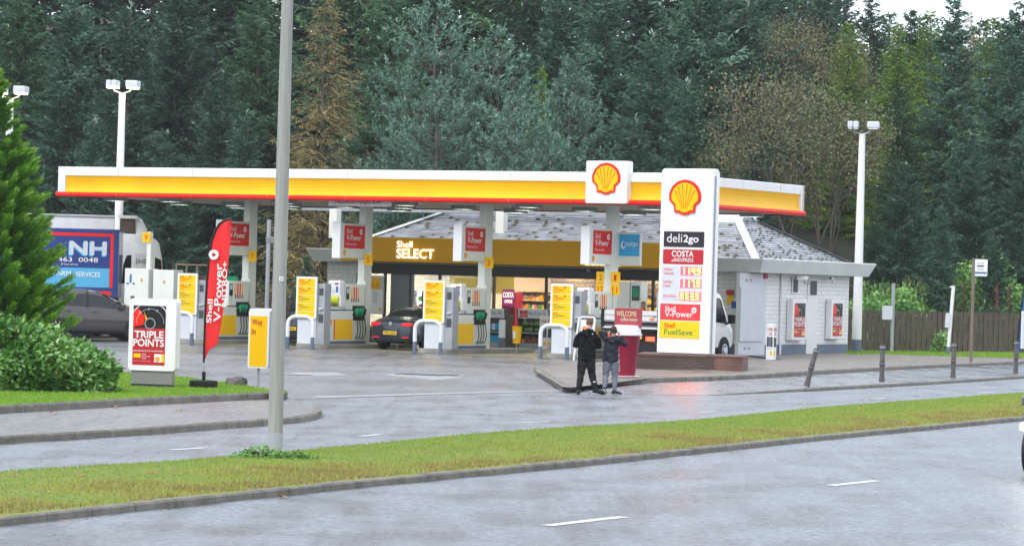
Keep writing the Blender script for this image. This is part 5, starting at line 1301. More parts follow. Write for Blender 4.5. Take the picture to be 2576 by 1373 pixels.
for s, z in ((-1, h), (1, h-.55)):
    MB().box(s*.25-.18, s*.25+.18, -.1, .1, z-.12, z+.12).build('camera', 'white', t, bevel=.03); MB().tube([(0, 0, z-.2), (s*.25, 0, z-.12)], .03, 8).build('bracket', 'grey', t)
t, h = pole(2243, 880, 131.8, 712, .07, 'sign_post', 'grey post with a small grey board, nearer the shop, in front of the fence', 'sign post', z0=.05)
MB().rrect(-.42, -.02, 1.3, 1.84, .05, -.1, -.07).build('board', 'lgrey', t)
t, h = pole(2384, 893, 131, 718, .07, 'sign_post', 'white leaning post with a small board, left of the bus stop', 'sign post', 'white', lean=rad(3.2), z0=.05)
MB().rrect(-.22, -.02, 1.05, 1.62, .05, -.1, -.07).build('board', 'lgrey', t); MB().tube([(0, 0, 0), (0, 0, .32)], .075, 10).build('foot_sleeve', 'bluegrey', t); MB().box(-.14, .0, -.03, .03, h-.08, h-.02).build('cap', 'white', t)
t, h = pole(2442, 922, 112.5, 650, .055, 'bus_stop', 'brown bus stop pole with a small white and blue flag sign', 'bus stop', mat('brown_pole', (.19, .15, .12), .6), z0=.08)
w_ = .43; MB().rrect(.03, .03+w_, h-.58, h-.02, .03, -.03, 0).build('flag', 'sign_white', t)
mb = MB(); mb.box(.05, .01+w_, -.034, -.03, h-.50, h-.44, 0); mb.box(.12, .34, -.034, -.03, h-.27, h-.22, 1); mb.text('Bus Stop', (.12, -.035, h-.18), EX, EZ, .22, .05, 1); mb.text('Park Road', (.13, -.035, h-.37), EX, EZ, .2, .05, 0); mb.build('print', ['blue', 'dgrey'], t)
# bollards
def make_bollard():
    t = thing('bollard', 'x', 'bollard', (0, 0, 0), 0, 'dark ornamental bollards along the footway')
    MB().lathe([(.078, 0), (.074, .1), (.066, .12), (.062, .42), (.08, .44), (.08, .48), (.066, .50), (.064, .53), (.076, .55), (.066, .57), (.060, .86), (.077, .88), (.072, .94), (.045, .97)], n=18).build('post', mat('bollard_grey', (.07, .065, .07), .5, var=(.11, .10, .105), vscale=7), t, smooth=True)
    MB().lathe([(.077, .885), (.080, .9), (.077, .915)], n=18).build('ring', 'grey', t, smooth=True); return t
bo = make_bollard(); bo.location = G(2029, 971, .03); bo.rotation_euler[1] = rad(13); bo['label'] = 'dark bollard leaning hard to the right, nearest the brick wall'
for x, y, lab, ln in ((2218, 961, 'upright dark bollard below the small grey board by the fence', 0), (2397, 949.5, 'upright dark bollard left of the bus stop pole', .01), (2555, 938, 'upright dark bollard farthest right along the footway', 0)):
    copy_tree(bo, G(x, y, .08), label=lab).rotation_euler[1] = rad(ln*57)
# blue flag + frame at right edge
p = D(2566, 900, 127); p.z = .1; t = thing('blue_feather_flag', 'blue feather flag cut by the right edge of the picture', 'flag', p, 0)
mb = MB(); mb.v = []; 
le = [(0, .1), (.05, 1.2), (.18, 2.4), (.32, 3.6), (.5, 4.4)]; re_ = [(.15, .3), (.55, 1.2), (.85, 2.4), (.95, 3.6), (.9, 4.5)]
for a, b in zip(le, re_): mb.v += [(a[0]-.1, 0, a[1]), ((a[0]+b[0])/2-.1, .05, (a[1]+b[1])/2), (b[0]-.1, 0, b[1])]
mb.f = [(3*i+j, 3*i+3+j, 3*i+4+j, 3*i+1+j) for i in range(4) for j in range(2)]; mb.m = [0]*8; mb.build('flag_cloth', mat('flag_blue', (.03, .14, .36), .5), t, smooth=True)
MB().tube([(a-.12, 0, b) for a, b in [(0, -.1)]+le], .03, 8).build('pole', 'black', t)
MB().rrect(-.05, .55, .35, 1.75, .02, -.4, -.37).build('notice_frame', 'sign_white', t); MB().box(0, .5, -.41, -.4, .42, 1.68).build('notice', 'lgrey', t)

# fences
def fence(a, b, h, lab, seed, n=None):
    a, b = Vector(a), Vector(b); L_ = (b-a).length; r = random.Random(seed); t = thing('timber_fence', lab, 'fence', a, math.atan2(b.y-a.y, b.x-a.x))
    mb = MB(); n = n or int(L_/.15)
    for i in range(n):
        x = i*L_/n; dz = r.uniform(-.03, .03); mb.box(x+.008, x+L_/n-.022, -.012+.03*(i % 2), .012+.03*(i % 2), .02, h+dz)
    mb.build('boards', mat('fence_wood', (.075, .06, .048), .8, var=(.13, .105, .08), vscale=3, stretch=(3, 1, .4)), t)
    mb = MB(); 
    for z in (.35, h-.35): mb.box(0, L_, .045, .09, z, z+.09)
    mb.build('rail', 'bark', t)
    for k in range(int(L_/2.4)+1): MB().box(k*2.4-.05, k*2.4+.05, .09, .19, 0, h-.05).build('fence_post', 'bark', t)
fence((13.1, 131.8, .0), (30.2, 145.9, .0), 1.70, 'dark close-boarded fence running right from the shop to the bus stop', 2)
fence((-26, 150, 0), (-3.0, 150, 0), 1.62, 'weathered close-boarded fence behind the pumps on the left', 3)

# ================================================================== VEHICLES
def eval_mesh(o):
    dg = bpy.context.evaluated_depsgraph_get(); dg.update(); return bpy.data.meshes.new_from_object(o.evaluated_get(dg), preserve_all_data_layers=True, depsgraph=dg)
def paint(name, col, **k): return mat(name, col, .28, coat=1., var=tuple(c*.9 for c in (hexc(col) if isinstance(col, str) else col)), vscale=1.5, **k)
def make_car(name, lab, loc, rz, pnt, L, Wd, H, kind='saloon', group=None, plate=None, lights=True, rlit=False, cat='car', badge=False, hlit=False, rails=False):
    t = thing(name, lab, cat, loc, rz, group); w = Wd/2; s = L/4.77; hz = H/1.46
    #        x     low  belt  top   w    wtop
    if kind == 'saloon':
        S = [(-2.385, .42, .72, .78, .70, .5), (-2.33, .30, .86, .96, .88, .66), (-2.05, .24, .94, 1.06, .96, .72), (-1.72, .22, .96, 1.09, .985, .74), (-.98, .21, .95, 1.40, 1., .60), (-.35, .20, .94, 1.46, 1., .63), (.38, .20, .93, 1.43, 1., .62), (1.15, .20, .92, 1.02, .99, .70), (1.75, .21, .84, .91, .97, .66), (2.2, .25, .72, .79, .88, .58), (2.385, .38, .60, .64, .62, .42)]
        cab = (3, 7); rearw = (3, 4); front = (6, 7)
    else:
        S = [(-2.385, .42, .80, .9, .72, .5), (-2.34, .30, .95, 1.02, .90, .66), (-2.25, .26, .97, 1.08, .95, .70), (-2.0, .24, .97, 1.36, .98, .62), (-1.5, .22, .97, 1.44, 1., .62), (-.5, .21, .95, 1.46, 1., .63), (.25, .20, .93, 1.43, 1., .62), (1.12, .20, .92, 1.02, .99, .70), (1.75, .21, .86, .95, .97, .66), (2.2, .25, .74, .83, .88, .58), (2.385, .38, .60, .66, .62, .42)]
        cab = (3, 7); rearw = (2, 3); front = (6, 7)
    V = []; Fc = []; Mi = []; n = 14
    for x, lo, be, to, ww, wt in S:
        x *= s; lo *= hz; be *= hz; to *= hz; W_ = w*ww; wt = w*wt/.63*.66+0
        mid = lo+(be-lo)*.5
        half = [(0, lo), (W_*.86, lo), (W_*.985, lo+.1), (W_, mid), (W_*.965, be), (wt+(W_*.965-wt)*.12, to-(to-be)*.12), (wt*.82, to), (0, to+.012)]
        ring = half+[(-a, b) for a, b in half[-2:0:-1]]; V += [(x, a, b) for a, b in ring]
    m_ = len(S)
    for i in range(m_-1):
        for k in range(n):
            k2 = (k+1) % n; mi = 0
            if cab[0] <= i < cab[1] and k in (4, 9): mi = 1
            if i == rearw[0] and k in (5, 6, 7, 8): mi = 2
            if i == front[0] and k in (5, 6, 7, 8): mi = 3
            Fc.append((i*n+k, i*n+k2, (i+1)*n+k2, (i+1)*n+k)); Mi.append(mi)
    Fc += [tuple(range(n))[::-1], tuple((m_-1)*n+k for k in range(n))]; Mi += [0, 0]
    me = bpy.data.meshes.new('tmp'); me.from_pydata(V, [], Fc); me.polygons.foreach_set('material_index', Mi)
    for _ in range(4): me.materials.append(pnt)
    bm = bmesh.new(); bm.from_mesh(me); bmesh.ops.recalc_face_normals(bm, faces=bm.faces)
    for mi_ in (1, 2, 3):      # crease window borders a little
        pass
    bm.to_mesh(me); bm.free()
    o = bpy.data.objects.new('tmp', me); C.objects.link(o); sb = o.modifiers.new('s', 'SUBSURF'); sb.levels = 3; sb.render_levels = 3
    wr = .325*hz if kind == 'saloon' else .335*hz; xs = (-1.42*s, 1.45*s)
    cut = MB()
    for x in xs: cut.lathe([(wr+.055, -2), (wr+.055, 2)], (x, 0, wr), 32, axis='y')
    co = cut.build('cut', 'black'); bo_ = o.modifiers.new('b', 'BOOLEAN'); bo_.operation = 'DIFFERENCE'; bo_.object = co; bo_.solver = 'EXACT'
    full = eval_mesh(o); bpy.data.objects.remove(o); bpy.data.objects.remove(co)
    def sub(keep, nm, m, par, off=0.):
        bm = bmesh.new(); bm.from_mesh(full)
        bmesh.ops.delete(bm, geom=[f for f in bm.faces if not keep(f)], context='FACES')
        if off:
            for v in bm.verts: v.co += v.normal*off
        for f in bm.faces: f.material_index = 0; f.smooth = True
        me = bpy.data.meshes.new(nm); bm.to_mesh(me); bm.free(); me.materials.clear(); me.materials.append(m if not isinstance(m, str) else M[m])
        q = bpy.data.objects.new(nm, me); C.objects.link(q); q.parent = par; return q
    body = sub(lambda f: f.material_index == 0, 'body', pnt, t)
    sub(lambda f: f.material_index == 1 and f.calc_center_median().y > 0, 'side_window', 'glass', t); sub(lambda f: f.material_index == 1 and f.calc_center_median().y < 0, 'side_window', 'glass', t)
    sub(lambda f: f.material_index == 2, 'rear_window', 'glass', t); sub(lambda f: f.material_index == 3, 'windscreen', 'glass', t)
    MB().box(-2.1*s, 2.1*s, -w*.8, w*.8, .22, .5).build('underbody', 'rubber', t)
    # door pillars and seams
    mb = MB()
    for x in (-.33*s, -1.2*s):
        for sg in (-1, 1):
            mb = MB(); mb.add([(x-.03, sg*(w*.972), .95*hz), (x+.03, sg*(w*.972), .95*hz), (x+.03+.03, sg*w*.69, 1.40*hz), (x-.03+.03, sg*w*.69, 1.40*hz)], [(0, 1, 2, 3)]); mb.build('door_pillar', 'black', t)
    for x in xs:
        for sg in (-1, 1):
            wh = bpy.data.objects.new('wheel', None); C.objects.link(wh); wh.parent = t; wh.location = (x, sg*(w-.11), wr)
            MB().lathe([(wr*.62, -.10), (wr*.93, -.105), (wr, -.07), (wr, .07), (wr*.93, .105), (wr*.62, .10)], n=28, axis='y').build('tyre', 'rubber', wh, smooth=True)
            mb = MB(); mb.lathe([(wr*.60, -.06), (wr*.63, sg*.1), (wr*.58, sg*.09)][::1], n=24, axis='y'); 
            for k in range(10):
                a = 2*PI*k/10; d = Vector((math.cos(a), 0, math.sin(a))); e_ = Vector((-math.sin(a), 0, math.cos(a)))
                mb.obox(d*wr*.34+Vector((0, sg*.095, 0)), d*wr*.27, (0, .012, 0), e_*.018, 0)
            mb.lathe([(.05, sg*.07), (.06, sg*.11)], n=12, axis='y'); mb.build('rim', 'alu', wh)
    # lights, plate, bumper line
    def lamp(nm, x, y, z, sx, sy, sz, m): MB().obox((x, y, z), (sx, 0, 0), (0, sy, 0), (0, 0, sz)).build(nm, m, t, bevel=min(sx, sy, sz)*.6)
    rx = -2.335*s
    for sg in (-1, 1):
        lamp('tail_light', rx+.03, sg*w*.66, .87*hz, .07, w*.2, .06, 'lit_tail' if rlit else 'tail')
        lamp('headlight', 2.20*s, sg*w*.72, .68*hz, .12, w*.17, .05, 'headlamp' if hlit else 'lgrey')
        MB().obox((.95*s, sg*(w+.1), .98*hz), (.08, 0, 0), (0, .1, 0), (0, 0, .065)).build('door_mirror', pnt if kind != 'saloon' else pnt, t, bevel=.03)
        MB().obox((-.05*s, sg*(w*.995), .82*hz), (.09, 0, 0), (0, .015, 0), (0, 0, .014)).build('door_handle', pnt, t, bevel=.006)
        MB().obox((-1.05*s, sg*(w*.995), .84*hz), (.09, 0, 0), (0, .015, 0), (0, 0, .014)).build('door_handle', pnt, t, bevel=.006)
    lamp('rear_bumper_trim', -2.37*s, 0, .35, .03, w*.66, .06, 'black'); lamp('grille', 2.36*s, 0, .46, .03, w*.5, .08, 'black'); lamp('grille', 2.33*s, 0, .60*hz, .03, w*.36, .035, 'black')
    for sg in (-1, 1): lamp('reflector', -2.365*s, sg*w*.62, .43, .02, w*.13, .018, 'tail')
    if plate:
        pl = MB().box(-2.425*s, -2.405*s, -.26, .26, .52*hz, .52*hz+.115).build('number_plate', 'plate', t)
        MB().text(plate, (-2.43*s, .22, .52*hz+.022), (0, -1, 0), EZ, .44, .07, bold=.02).build('plate_characters', 'black', pl)
    if badge:
        mb = MB(); mb.lathe([(.058, -2.40*s), (.062, -2.412*s), (.05, -2.414*s)], (0, 0, .885*hz), 20, axis='x'); mb.text('VW', (-2.418*s, .035, .855*hz), (0, -1, 0), EZ, .07, .06, 1, bold=.01); mb.build('badge', ['chrome', 'black'], t)
    if rails:
        for sg in (-1, 1): MB().tube([(-1.4*s, sg*w*.62, 1.45*hz), (-1.3*s, sg*w*.62, 1.5*hz), (.1*s, sg*w*.62, 1.5*hz), (.25*s, sg*w*.62, 1.44*hz)], .02, 8).build('roof_rail', 'black', t)
    return t
M['headlamp'] = mat('headlamp_lit', (1, 1, 1), .2, emit=14, ecol=(1, .98, .92))
navy = paint('navy_paint', (.018, .026, .045)); blk = paint('black_paint', (.012, .013, .018)); brn = paint('grey_brown_paint', (.055, .047, .047)); slv = paint('dark_silver_paint', (.10, .10, .095)); dk = paint('dark_green_paint', (.02, .03, .03))
HEAD = rad(90)-TF     # heading along V
c = W(-5.33, 1.35+2.39, .004); make_car('saloon_car', 'dark blue saloon seen from behind at pump 5, orange number plate', c, HEAD, navy, 4.77, 1.83, 1.46, plate='YP16 OSX', badge=True, group='parked cars in the forecourt')
c = W(-9.55, 1.6+2.39, .004); make_car('hatchback_car', 'black car seen from behind, mostly hidden by the big lamp column', c, HEAD, blk, 4.5, 1.83, 1.50, plate='SK12 VNA', badge=True, group='parked cars in the forecourt')
c = G(238, 858, 0); c = D(228, 800, 116.0); c.z = .004
make_car('sports_utility_car', 'grey-brown high car behind the bush at the left, brake light lit', c, rad(20), brn, 4.5, 1.84, 1.76, kind='suv', rlit=True, group='parked cars in the forecourt')
c = D(352, 800, 124.0); c.z = .004; make_car('estate_car', 'dark car whose roof shows just behind the triple points stand', c, rad(30), dk, 4.5, 1.8, 1.50, kind='suv', group='parked cars in the forecourt')
c = D(455, 800, 127); c.z = .004; make_car('estate_car', 'dark car with roof rails behind the grade board beside the red flag', c, rad(62), blk, 4.5, 1.8, 1.56, kind='suv', rails=True, group='parked cars in the forecourt')
# silver car on the near carriageway, only its nose in the picture
dr = Vector((-math.sin(TR), -math.cos(TR), 0)); nose = G(2547, 1203, 0)
hd = math.atan2(dr.y, dr.x); right_ = Vector((math.sin(hd), -math.cos(hd), 0))
# leftmost visible corner is the car's front right
ctr = nose-dr*2.05-right_*.86+Vector((0.02, 0, 0)); make_car('approaching_car', 'dark grey car with lit headlights entering at the right edge on the near road', (ctr.x, ctr.y, .002), hd, slv, 4.3, 1.78, 1.48, kind='suv', hlit=True, plate=None)

# white dropside van at pump 1, heading away
vn = thing('dropside_van', 'white dropside van behind the price sign, its cab poking out on the right', 'van', W(4.35, .05, .004), HEAD)
wv = 1.0; wp = paint('van_white', (.72, .73, .73))
MB().box(.02, 3.75, -wv, wv, 1.08, 1.14).build('bed', 'grey', vn)
mb = MB(); mb.box(-.03, .03, -wv, wv, 1.14, 1.60, 0); mb.box(-.04, -.03, -wv, wv, 1.14, 1.24, 1); mb.box(-.045, -.03, -wv, wv, 1.02, 1.08, 0); mb.box(-.04, -.03, -wv, wv, 1.26, 1.275, 1); mb.box(-.04, -.03, -wv, wv, 1.44, 1.45, 1)
mb.build('tailboard', [wp, 'black'], vn)
for sg in (-1, 1):
    MB().box(.03, 3.7, sg*wv-.02, sg*wv+.02, 1.14, 1.58).build('side_board', wp, vn); MB().box(-.06, .06, sg*wv-.05, sg*wv+.05, 1.05, 1.64).build('corner_post', 'black', vn)
    MB().box(-.06, -.02, sg*.72-.15, sg*.72+.15, .64, .78).build('tail_light', 'lit_tail' if sg < 0 else 'tail', vn, bevel=.012)
MB().box(-.0, 3.6, -.42, .42, .55, 1.06).build('chassis', 'rubber', vn); MB().box(-.05, .15, -.88, .88, .55, .62).build('rear_bar', 'black', vn); MB().box(-.04, .05, -.9, .9, .30, .55).build('mud_flap', 'rubber', vn)
pl = MB().box(-.075, -.055, -.42, .10, .70, .81).build('number_plate', 'plate', vn); MB().text('SF14 OWO', (-.08, .06, .72), (0, -1, 0), EZ, .44, .07, bold=.02).build('plate_characters', 'black', pl)
mb = MB(); mb.box(3.5, 3.62, -.8, .1, 1.58, 2.36); mb.box(3.3, 3.5, -.75, .05, 1.58, 2.2)
mb.build('headboard', 'black', vn, bevel=.02)
mb = MB()
for k in range(5): mb.box(3.28, 3.3, -.7, 0, 1.66+k*.11, 1.70+k*.11)
mb.build('headboard_louvres', 'dgrey', vn); MB().tube([(3.28, .16, 1.6), (3.28, .14, 2.0), (3.3, .05, 2.25)], .03, 8).build('yellow_strap', 'yellow', vn)
for s_, y in (('blue_sticker', -.78), ): MB().box(-.036, -.03, y-.12, y+.0, 1.40, 1.43).build(s_, 'blue', vn)
MB().box(-.036, -.03, -.84, -.68, 1.30, 1.38).build('orange_sticker', 'orange', vn)
cab = [(3.72, .42), (5.55, .42), (5.68, .52), (5.70, .8), (5.62, 1.05), (5.48, 1.18), (5.32, 1.27), (4.78, 2.02), (4.62, 2.17), (4.4, 2.24), (3.9, 2.25), (3.75, 2.2)]
o = MB().prism(cab, 'y', -.97, .97).build('cab', wp, vn, bevel=.05, smooth=True)
for sg in (-1, 1):
    y = sg*.975
    MB().add([(4.0, y, 1.28), (5.22, y, 1.22), (4.72, y, 1.95), (4.55, y, 2.06), (4.0, y, 2.06)], [(0, 1, 2, 3, 4)]).build('side_window', 'glass', vn)
    MB().add([(4.78, y*1.003, 1.24), (4.84, y*1.003, 1.24), (4.66, y*1.003, 2.0), (4.60, y*1.003, 2.03)], [(0, 1, 2, 3)]).build('window_pillar', 'black', vn)
    MB().box(5.06, 5.16, sg*1.04 if sg > 0 else -1.30, 1.30 if sg > 0 else -1.04, 1.22, 1.52).build('door_mirror', 'black', vn, bevel=.03)
    MB().tube([(5.05, sg*.96, 1.2), (5.1, sg*1.12, 1.26)], .035, 8).build('mirror_arm', 'black', vn)
    MB().box(4.02, 4.2, sg*.985-.012, sg*.985+.012, 1.1, 1.14).build('door_handle', 'black', vn)
    MB().add([(4.0, y*1.002, .5), (4.012, y*1.002, .5), (4.012, y*1.002, 1.27), (4.0, y*1.002, 1.27)], [(0, 1, 2, 3)]).build('door_seam', 'grey', vn)
    MB().lathe([(.43, sg*.90), (.43, sg*.985)], (4.98, 0, .36), 28, axis='y').build('wheel_arch', 'rubber', vn)
    for x in (4.98, 1.1):
        wh = bpy.data.objects.new('wheel', None); C.objects.link(wh); wh.parent = vn; wh.location = (x, sg*.9, .345)
        MB().lathe([(.2, -.11), (.32, -.12), (.345, -.08), (.345, .08), (.32, .12), (.2, .11)], n=28, axis='y').build('tyre', 'rubber', wh, smooth=True)
        MB().lathe([(.2, sg*.06), (.21, sg*.12), (.12, sg*.10), (.1, sg*.14), (.02, sg*.14)], n=20, axis='y').build('rim', 'lgrey', wh)
MB().add([(5.315, -.85, 1.3), (5.315, .85, 1.3), (4.79, .78, 2.03), (4.79, -.78, 2.03)], [(0, 1, 2, 3)]).build('windscreen', 'glass', vn)
MB().box(5.66, 5.73, -.93, .93, .40, .62).build('front_bumper', 'black', vn, bevel=.02)

# lorries at the left
YL = 123.; kl = 8500/YL
tl = thing('articulated_lorry', 'white articulated lorry at the lorry pump, cab facing right with lettering on its door', 'lorry', (D(412, 800, YL).x, YL, 0), rad(6))
wp2 = paint('lorry_white', (.86, .88, .90))
xz = lambda x: (x-412)/kl; zz_ = lambda y: CAM_H-(y-684)/kl
cabp = [(xz(298), .5), (xz(410), .5), (xz(414), 1.2), (xz(412), 1.75), (xz(404), zz_(650)), (xz(395), zz_(612)), (xz(385), zz_(602)), (xz(355), zz_(592)), (xz(298), zz_(590))]
MB().prism(cabp, 'y', 0, 2.4).build('cab', wp2, tl, bevel=.06, smooth=True)
MB().prism([(xz(336), zz_(592)), (xz(366), zz_(590)), (xz(362), zz_(575)), (xz(352), zz_(556)), (xz(338), zz_(546)), (xz(332), zz_(546))], 'y', .1, 2.3).build('wind_deflector', wp2, tl, bevel=.03)
MB().box(xz(296), xz(334), .05, .12, zz_(588), zz_(552)).build('collar_gap', mat('brown_gap', (.10, .075, .06), .7), tl)
MB().box(xz(290), xz(338), 0, .06, zz_(553), zz_(545)).build('deflector_rail', wp2, tl)
MB().add([(xz(386), -.008, zz_(716)), (xz(408), -.008, zz_(716)), (xz(401), -.008, zz_(654)), (xz(386), -.008, zz_(648))], [(0, 1, 2, 3)]).build('side_window', 'glass', tl)
MB().add([(xz(305), -.008, zz_(716)), (xz(327), -.008, zz_(716)), (xz(327), -.008, zz_(644)), (xz(315), -.008, zz_(646)), (xz(307), -.008, zz_(670))], [(0, 1, 2, 3, 4)]).build('sleeper_window', 'glass', tl)
MB().prism([(xz(416), .9), (xz(420), 1.6), (xz(407), zz_(640)), (xz(404), zz_(640)), (xz(410), 1.6), (xz(408), .9)], 'y', .1, 2.3).build('windscreen', 'glass', tl)
mb = MB(); mb.tube([(xz(404), 0, zz_(655)), (xz(424), -.2, zz_(662)), (xz(428), -.2, zz_(675))], .03, 8); mb.box(xz(419), xz(429), -.3, -.1, zz_(700), zz_(664)); mb.build('door_mirror', 'black', tl)
MB().box(xz(336), xz(372), -.006, 0, zz_(718), zz_(640)).build('door_decal', 'sign_white', tl)
MB().text('jau', (xz(338), -.012, zz_(668)), EX, EZ, .27, .24, bold=.0).build('lettering', 'dgrey', tl); MB().text('pt', (xz(358), -.012, zz_(668)), EX, EZ, .2, .24).build('lettering', 'textg', tl)
MB().box(-9.5, xz(283), .05, 2.5, 1.0, zz_(547)).build('trailer', wp2, tl, bevel=.03)
MB().box(-9.5, xz(283), .03, .06, zz_(553), zz_(548)).build('trailer_rail', 'grey', tl)
MB().box(-9.4, xz(405), .3, 2.1, .5, .95).build('chassis', 'rubber', tl)
for x in (xz(392), xz(320), -6.5, -7.8):
    for y in (.12, 2.3):
        wh = bpy.data.objects.new('wheel', None); C.objects.link(wh); wh.parent = tl; wh.location = (x, y, .5)
        MB().lathe([(.3, -.14), (.47, -.15), (.5, -.1), (.5, .1), (.47, .15), (.3, .14)], n=24, axis='y').build('tyre', 'rubber', wh, smooth=True); MB().lathe([(.3, -.1), (.15, -.14), (.05, -.16)], n=16, axis='y').build('rim', 'lgrey', wh)
YB = 119.; kb = 8500/YB; zb2_ = lambda y: CAM_H-(y-683)/kb; xb2 = lambda x: (x-290)/kb
bl = thing('blue_box_lorry', 'blue lettered box lorry with a red border in front of the white lorry', 'lorry', (D(290, 800, YB).x, YB, 0), rad(3))
bb = mat('lorry_blue', (.02, .05, .22), .35, coat=.5)
MB().box(xb2(290)-6.5, xb2(294), 0, 2.4, zb2_(752), zb2_(580)).build('box', bb, bl, bevel=.04)
mb = MB(); mb.box(xb2(290)-6.4, xb2(279), -.008, 0, zb2_(599), zb2_(591), 0); mb.box(xb2(273), xb2(281), -.010, -.001, zb2_(727), zb2_(591), 0); mb.box(xb2(290)-6.4, xb2(272), -.008, 0, zb2_(727), zb2_(679), 1); mb.box(xb2(290)-6.4, xb2(278), -.009, 0, zb2_(746), zb2_(736), 0)
mb.build('side_stripes', ['red', 'skyb2'], bl) if False else mb.build('side_stripes', ['red', mat('pale_blue', (.10, .42, .68), .4)], bl)
mb = MB(); mb.text('SERVICES', (xb2(188), -.014, zb2_(701)), EX, EZ, .86, .17, bold=.02); mb.text('FARM', (xb2(132), -.014, zb2_(699)), EX, EZ, .62, .16, bold=.02); mb.text('01463  0048', (xb2(118), -.014, zb2_(664)), EX, EZ, 1.75, .16, bold=.01)
mb.text('24 hour call out', (xb2(150), -.014, zb2_(673)), EX, EZ, .6, .08); mb.build('lettering', 'sign_white', bl)
MB().text('NH', (xb2(170), -.014, zb2_(647)), EX, EZ, 1.32, .50, bold=.06).build('big_lettering', 'lgrey', bl); MB().text('NH', (xb2(168), -.011, zb2_(650)), EX, EZ, 1.32, .50, bold=.06).build('lettering_shadow', 'skyb', bl)
MB().box(xb2(290)-6.3, xb2(286), .3, 2.1, .45, zb2_(752)).build('chassis', 'rubber', bl)
for x in (-1.2, -5.4):
    for y in (.15, 2.25):
        wh = bpy.data.objects.new('wheel', None); C.objects.link(wh); wh.parent = bl; wh.location = (x, y, .46)
        MB().lathe([(.28, -.13), (.46, -.12), (.46, .12), (.28, .13)], n=24, axis='y').build('tyre', 'rubber', wh, smooth=True); MB().lathe([(.28, -.1), (.05, -.12)], n=16, axis='y').build('rim', 'lgrey', wh)
# flatbed with hooped rack behind
tf = thing('flatbed_truck', 'flatbed truck with a brown hooped rack and loose timber beyond the red feather flag', 'truck', D(440, 800, 132)*1, rad(2)); tf.location.z = 0
kf = 8500/132; zf_ = lambda y: CAM_H-(y-684)/kf; xf_ = lambda x: (x-440)/kf
MB().box(xf_(425), xf_(600), 0, 2, zf_(712), zf_(706)).build('bed', 'bark', tf); MB().box(xf_(428), xf_(525), -.02, 2.02, zf_(738), zf_(712)).build('side_board', 'lgrey', tf)
for a, b in ((440, 465), (466, 492), (493, 520)): MB().tube([(xf_(a), .1, zf_(706)), (xf_(a), .1, zf_(668)), (xf_(a+2), .1, zf_(665)), (xf_(b-2), .1, zf_(665)), (xf_(b), .1, zf_(668)), (xf_(b), .1, zf_(706))], .035, 8).build('rack_hoop', mat('rack_brown', (.22, .17, .12), .6), tf)
mb = MB(); r_ = random.Random(8)
for k in range(12): mb.box(xf_(440)+.5*k*.3, xf_(440)+.5*k*.3+.6, r_.uniform(.2, 1.4), r_.uniform(1.5, 1.8), zf_(706)+.0+.05*(k % 3), zf_(703)+.07*(k % 3)+.04)
mb.build('timber_load', mat('load_brown', (.16, .10, .07), .8), tf); MB().box(xf_(560), xf_(592), .3, 1.6, zf_(706), zf_(690)).build('green_cover', 'green', tf)
for x in (.6, 2.2):
    wh = MB().lathe([(.1, 0), (.4, 0), (.4, .2), (.1, .2)], n=20, axis='y').build('wheel', 'rubber', tf); wh.location = (x, .2, .4)
MB().box(xf_(428), xf_(600), .3, 1.7, .5, zf_(738)).build('chassis', 'rubber', tf)

# ================================================================== PEOPLE
def blob(mb, pts, rad_, n=16, mi=0, ends=True):
    """tapered limb with rounded ends; rad_ entries are r or (rx, ry) across x and y for upright pieces"""
    P = [Vector(p) for p in pts]; Rr = [(r, r) if not isinstance(r, tuple) else r for r in rad_]
    if ends:
        d0 = (P[0]-P[1]).normalized(); d1 = (P[-1]-P[-2]).normalized(); r0, r1 = Rr[0], Rr[-1]; m0, m1 = min(r0), min(r1)
        P = [P[0]+d0*m0*.96, P[0]+d0*m0*.7]+P+[P[-1]+d1*m1*.7, P[-1]+d1*m1*.96]
        Rr = [(r0[0]*.25, r0[1]*.25), (r0[0]*.72, r0[1]*.72)]+Rr+[(r1[0]*.72, r1[1]*.72), (r1[0]*.25, r1[1]*.25)]
    v = []
    for i, p in enumerate(P):
        d = (P[min(i+1, len(P)-1)]-P[max(i-1, 0)]).normalized()
        ref = Vector((1, 0, 0)) if abs(d.x) < .85 else Vector((0, 0, 1))
        b = d.cross(ref).normalized(); a = b.cross(d).normalized()
        for k in range(n):
            t = 2*PI*k/n; v.append(p+a*Rr[i][0]*math.cos(t)+b*Rr[i][1]*math.sin(t))
    m_ = len(P); f = [(i*n+k, i*n+(k+1) % n, (i+1)*n+(k+1) % n, (i+1)*n+k) for i in range(m_-1) for k in range(n)]
    f += [tuple(range(n))[::-1], tuple((m_-1)*n+k for k in range(n))]
    mb.add(v, f, mi)
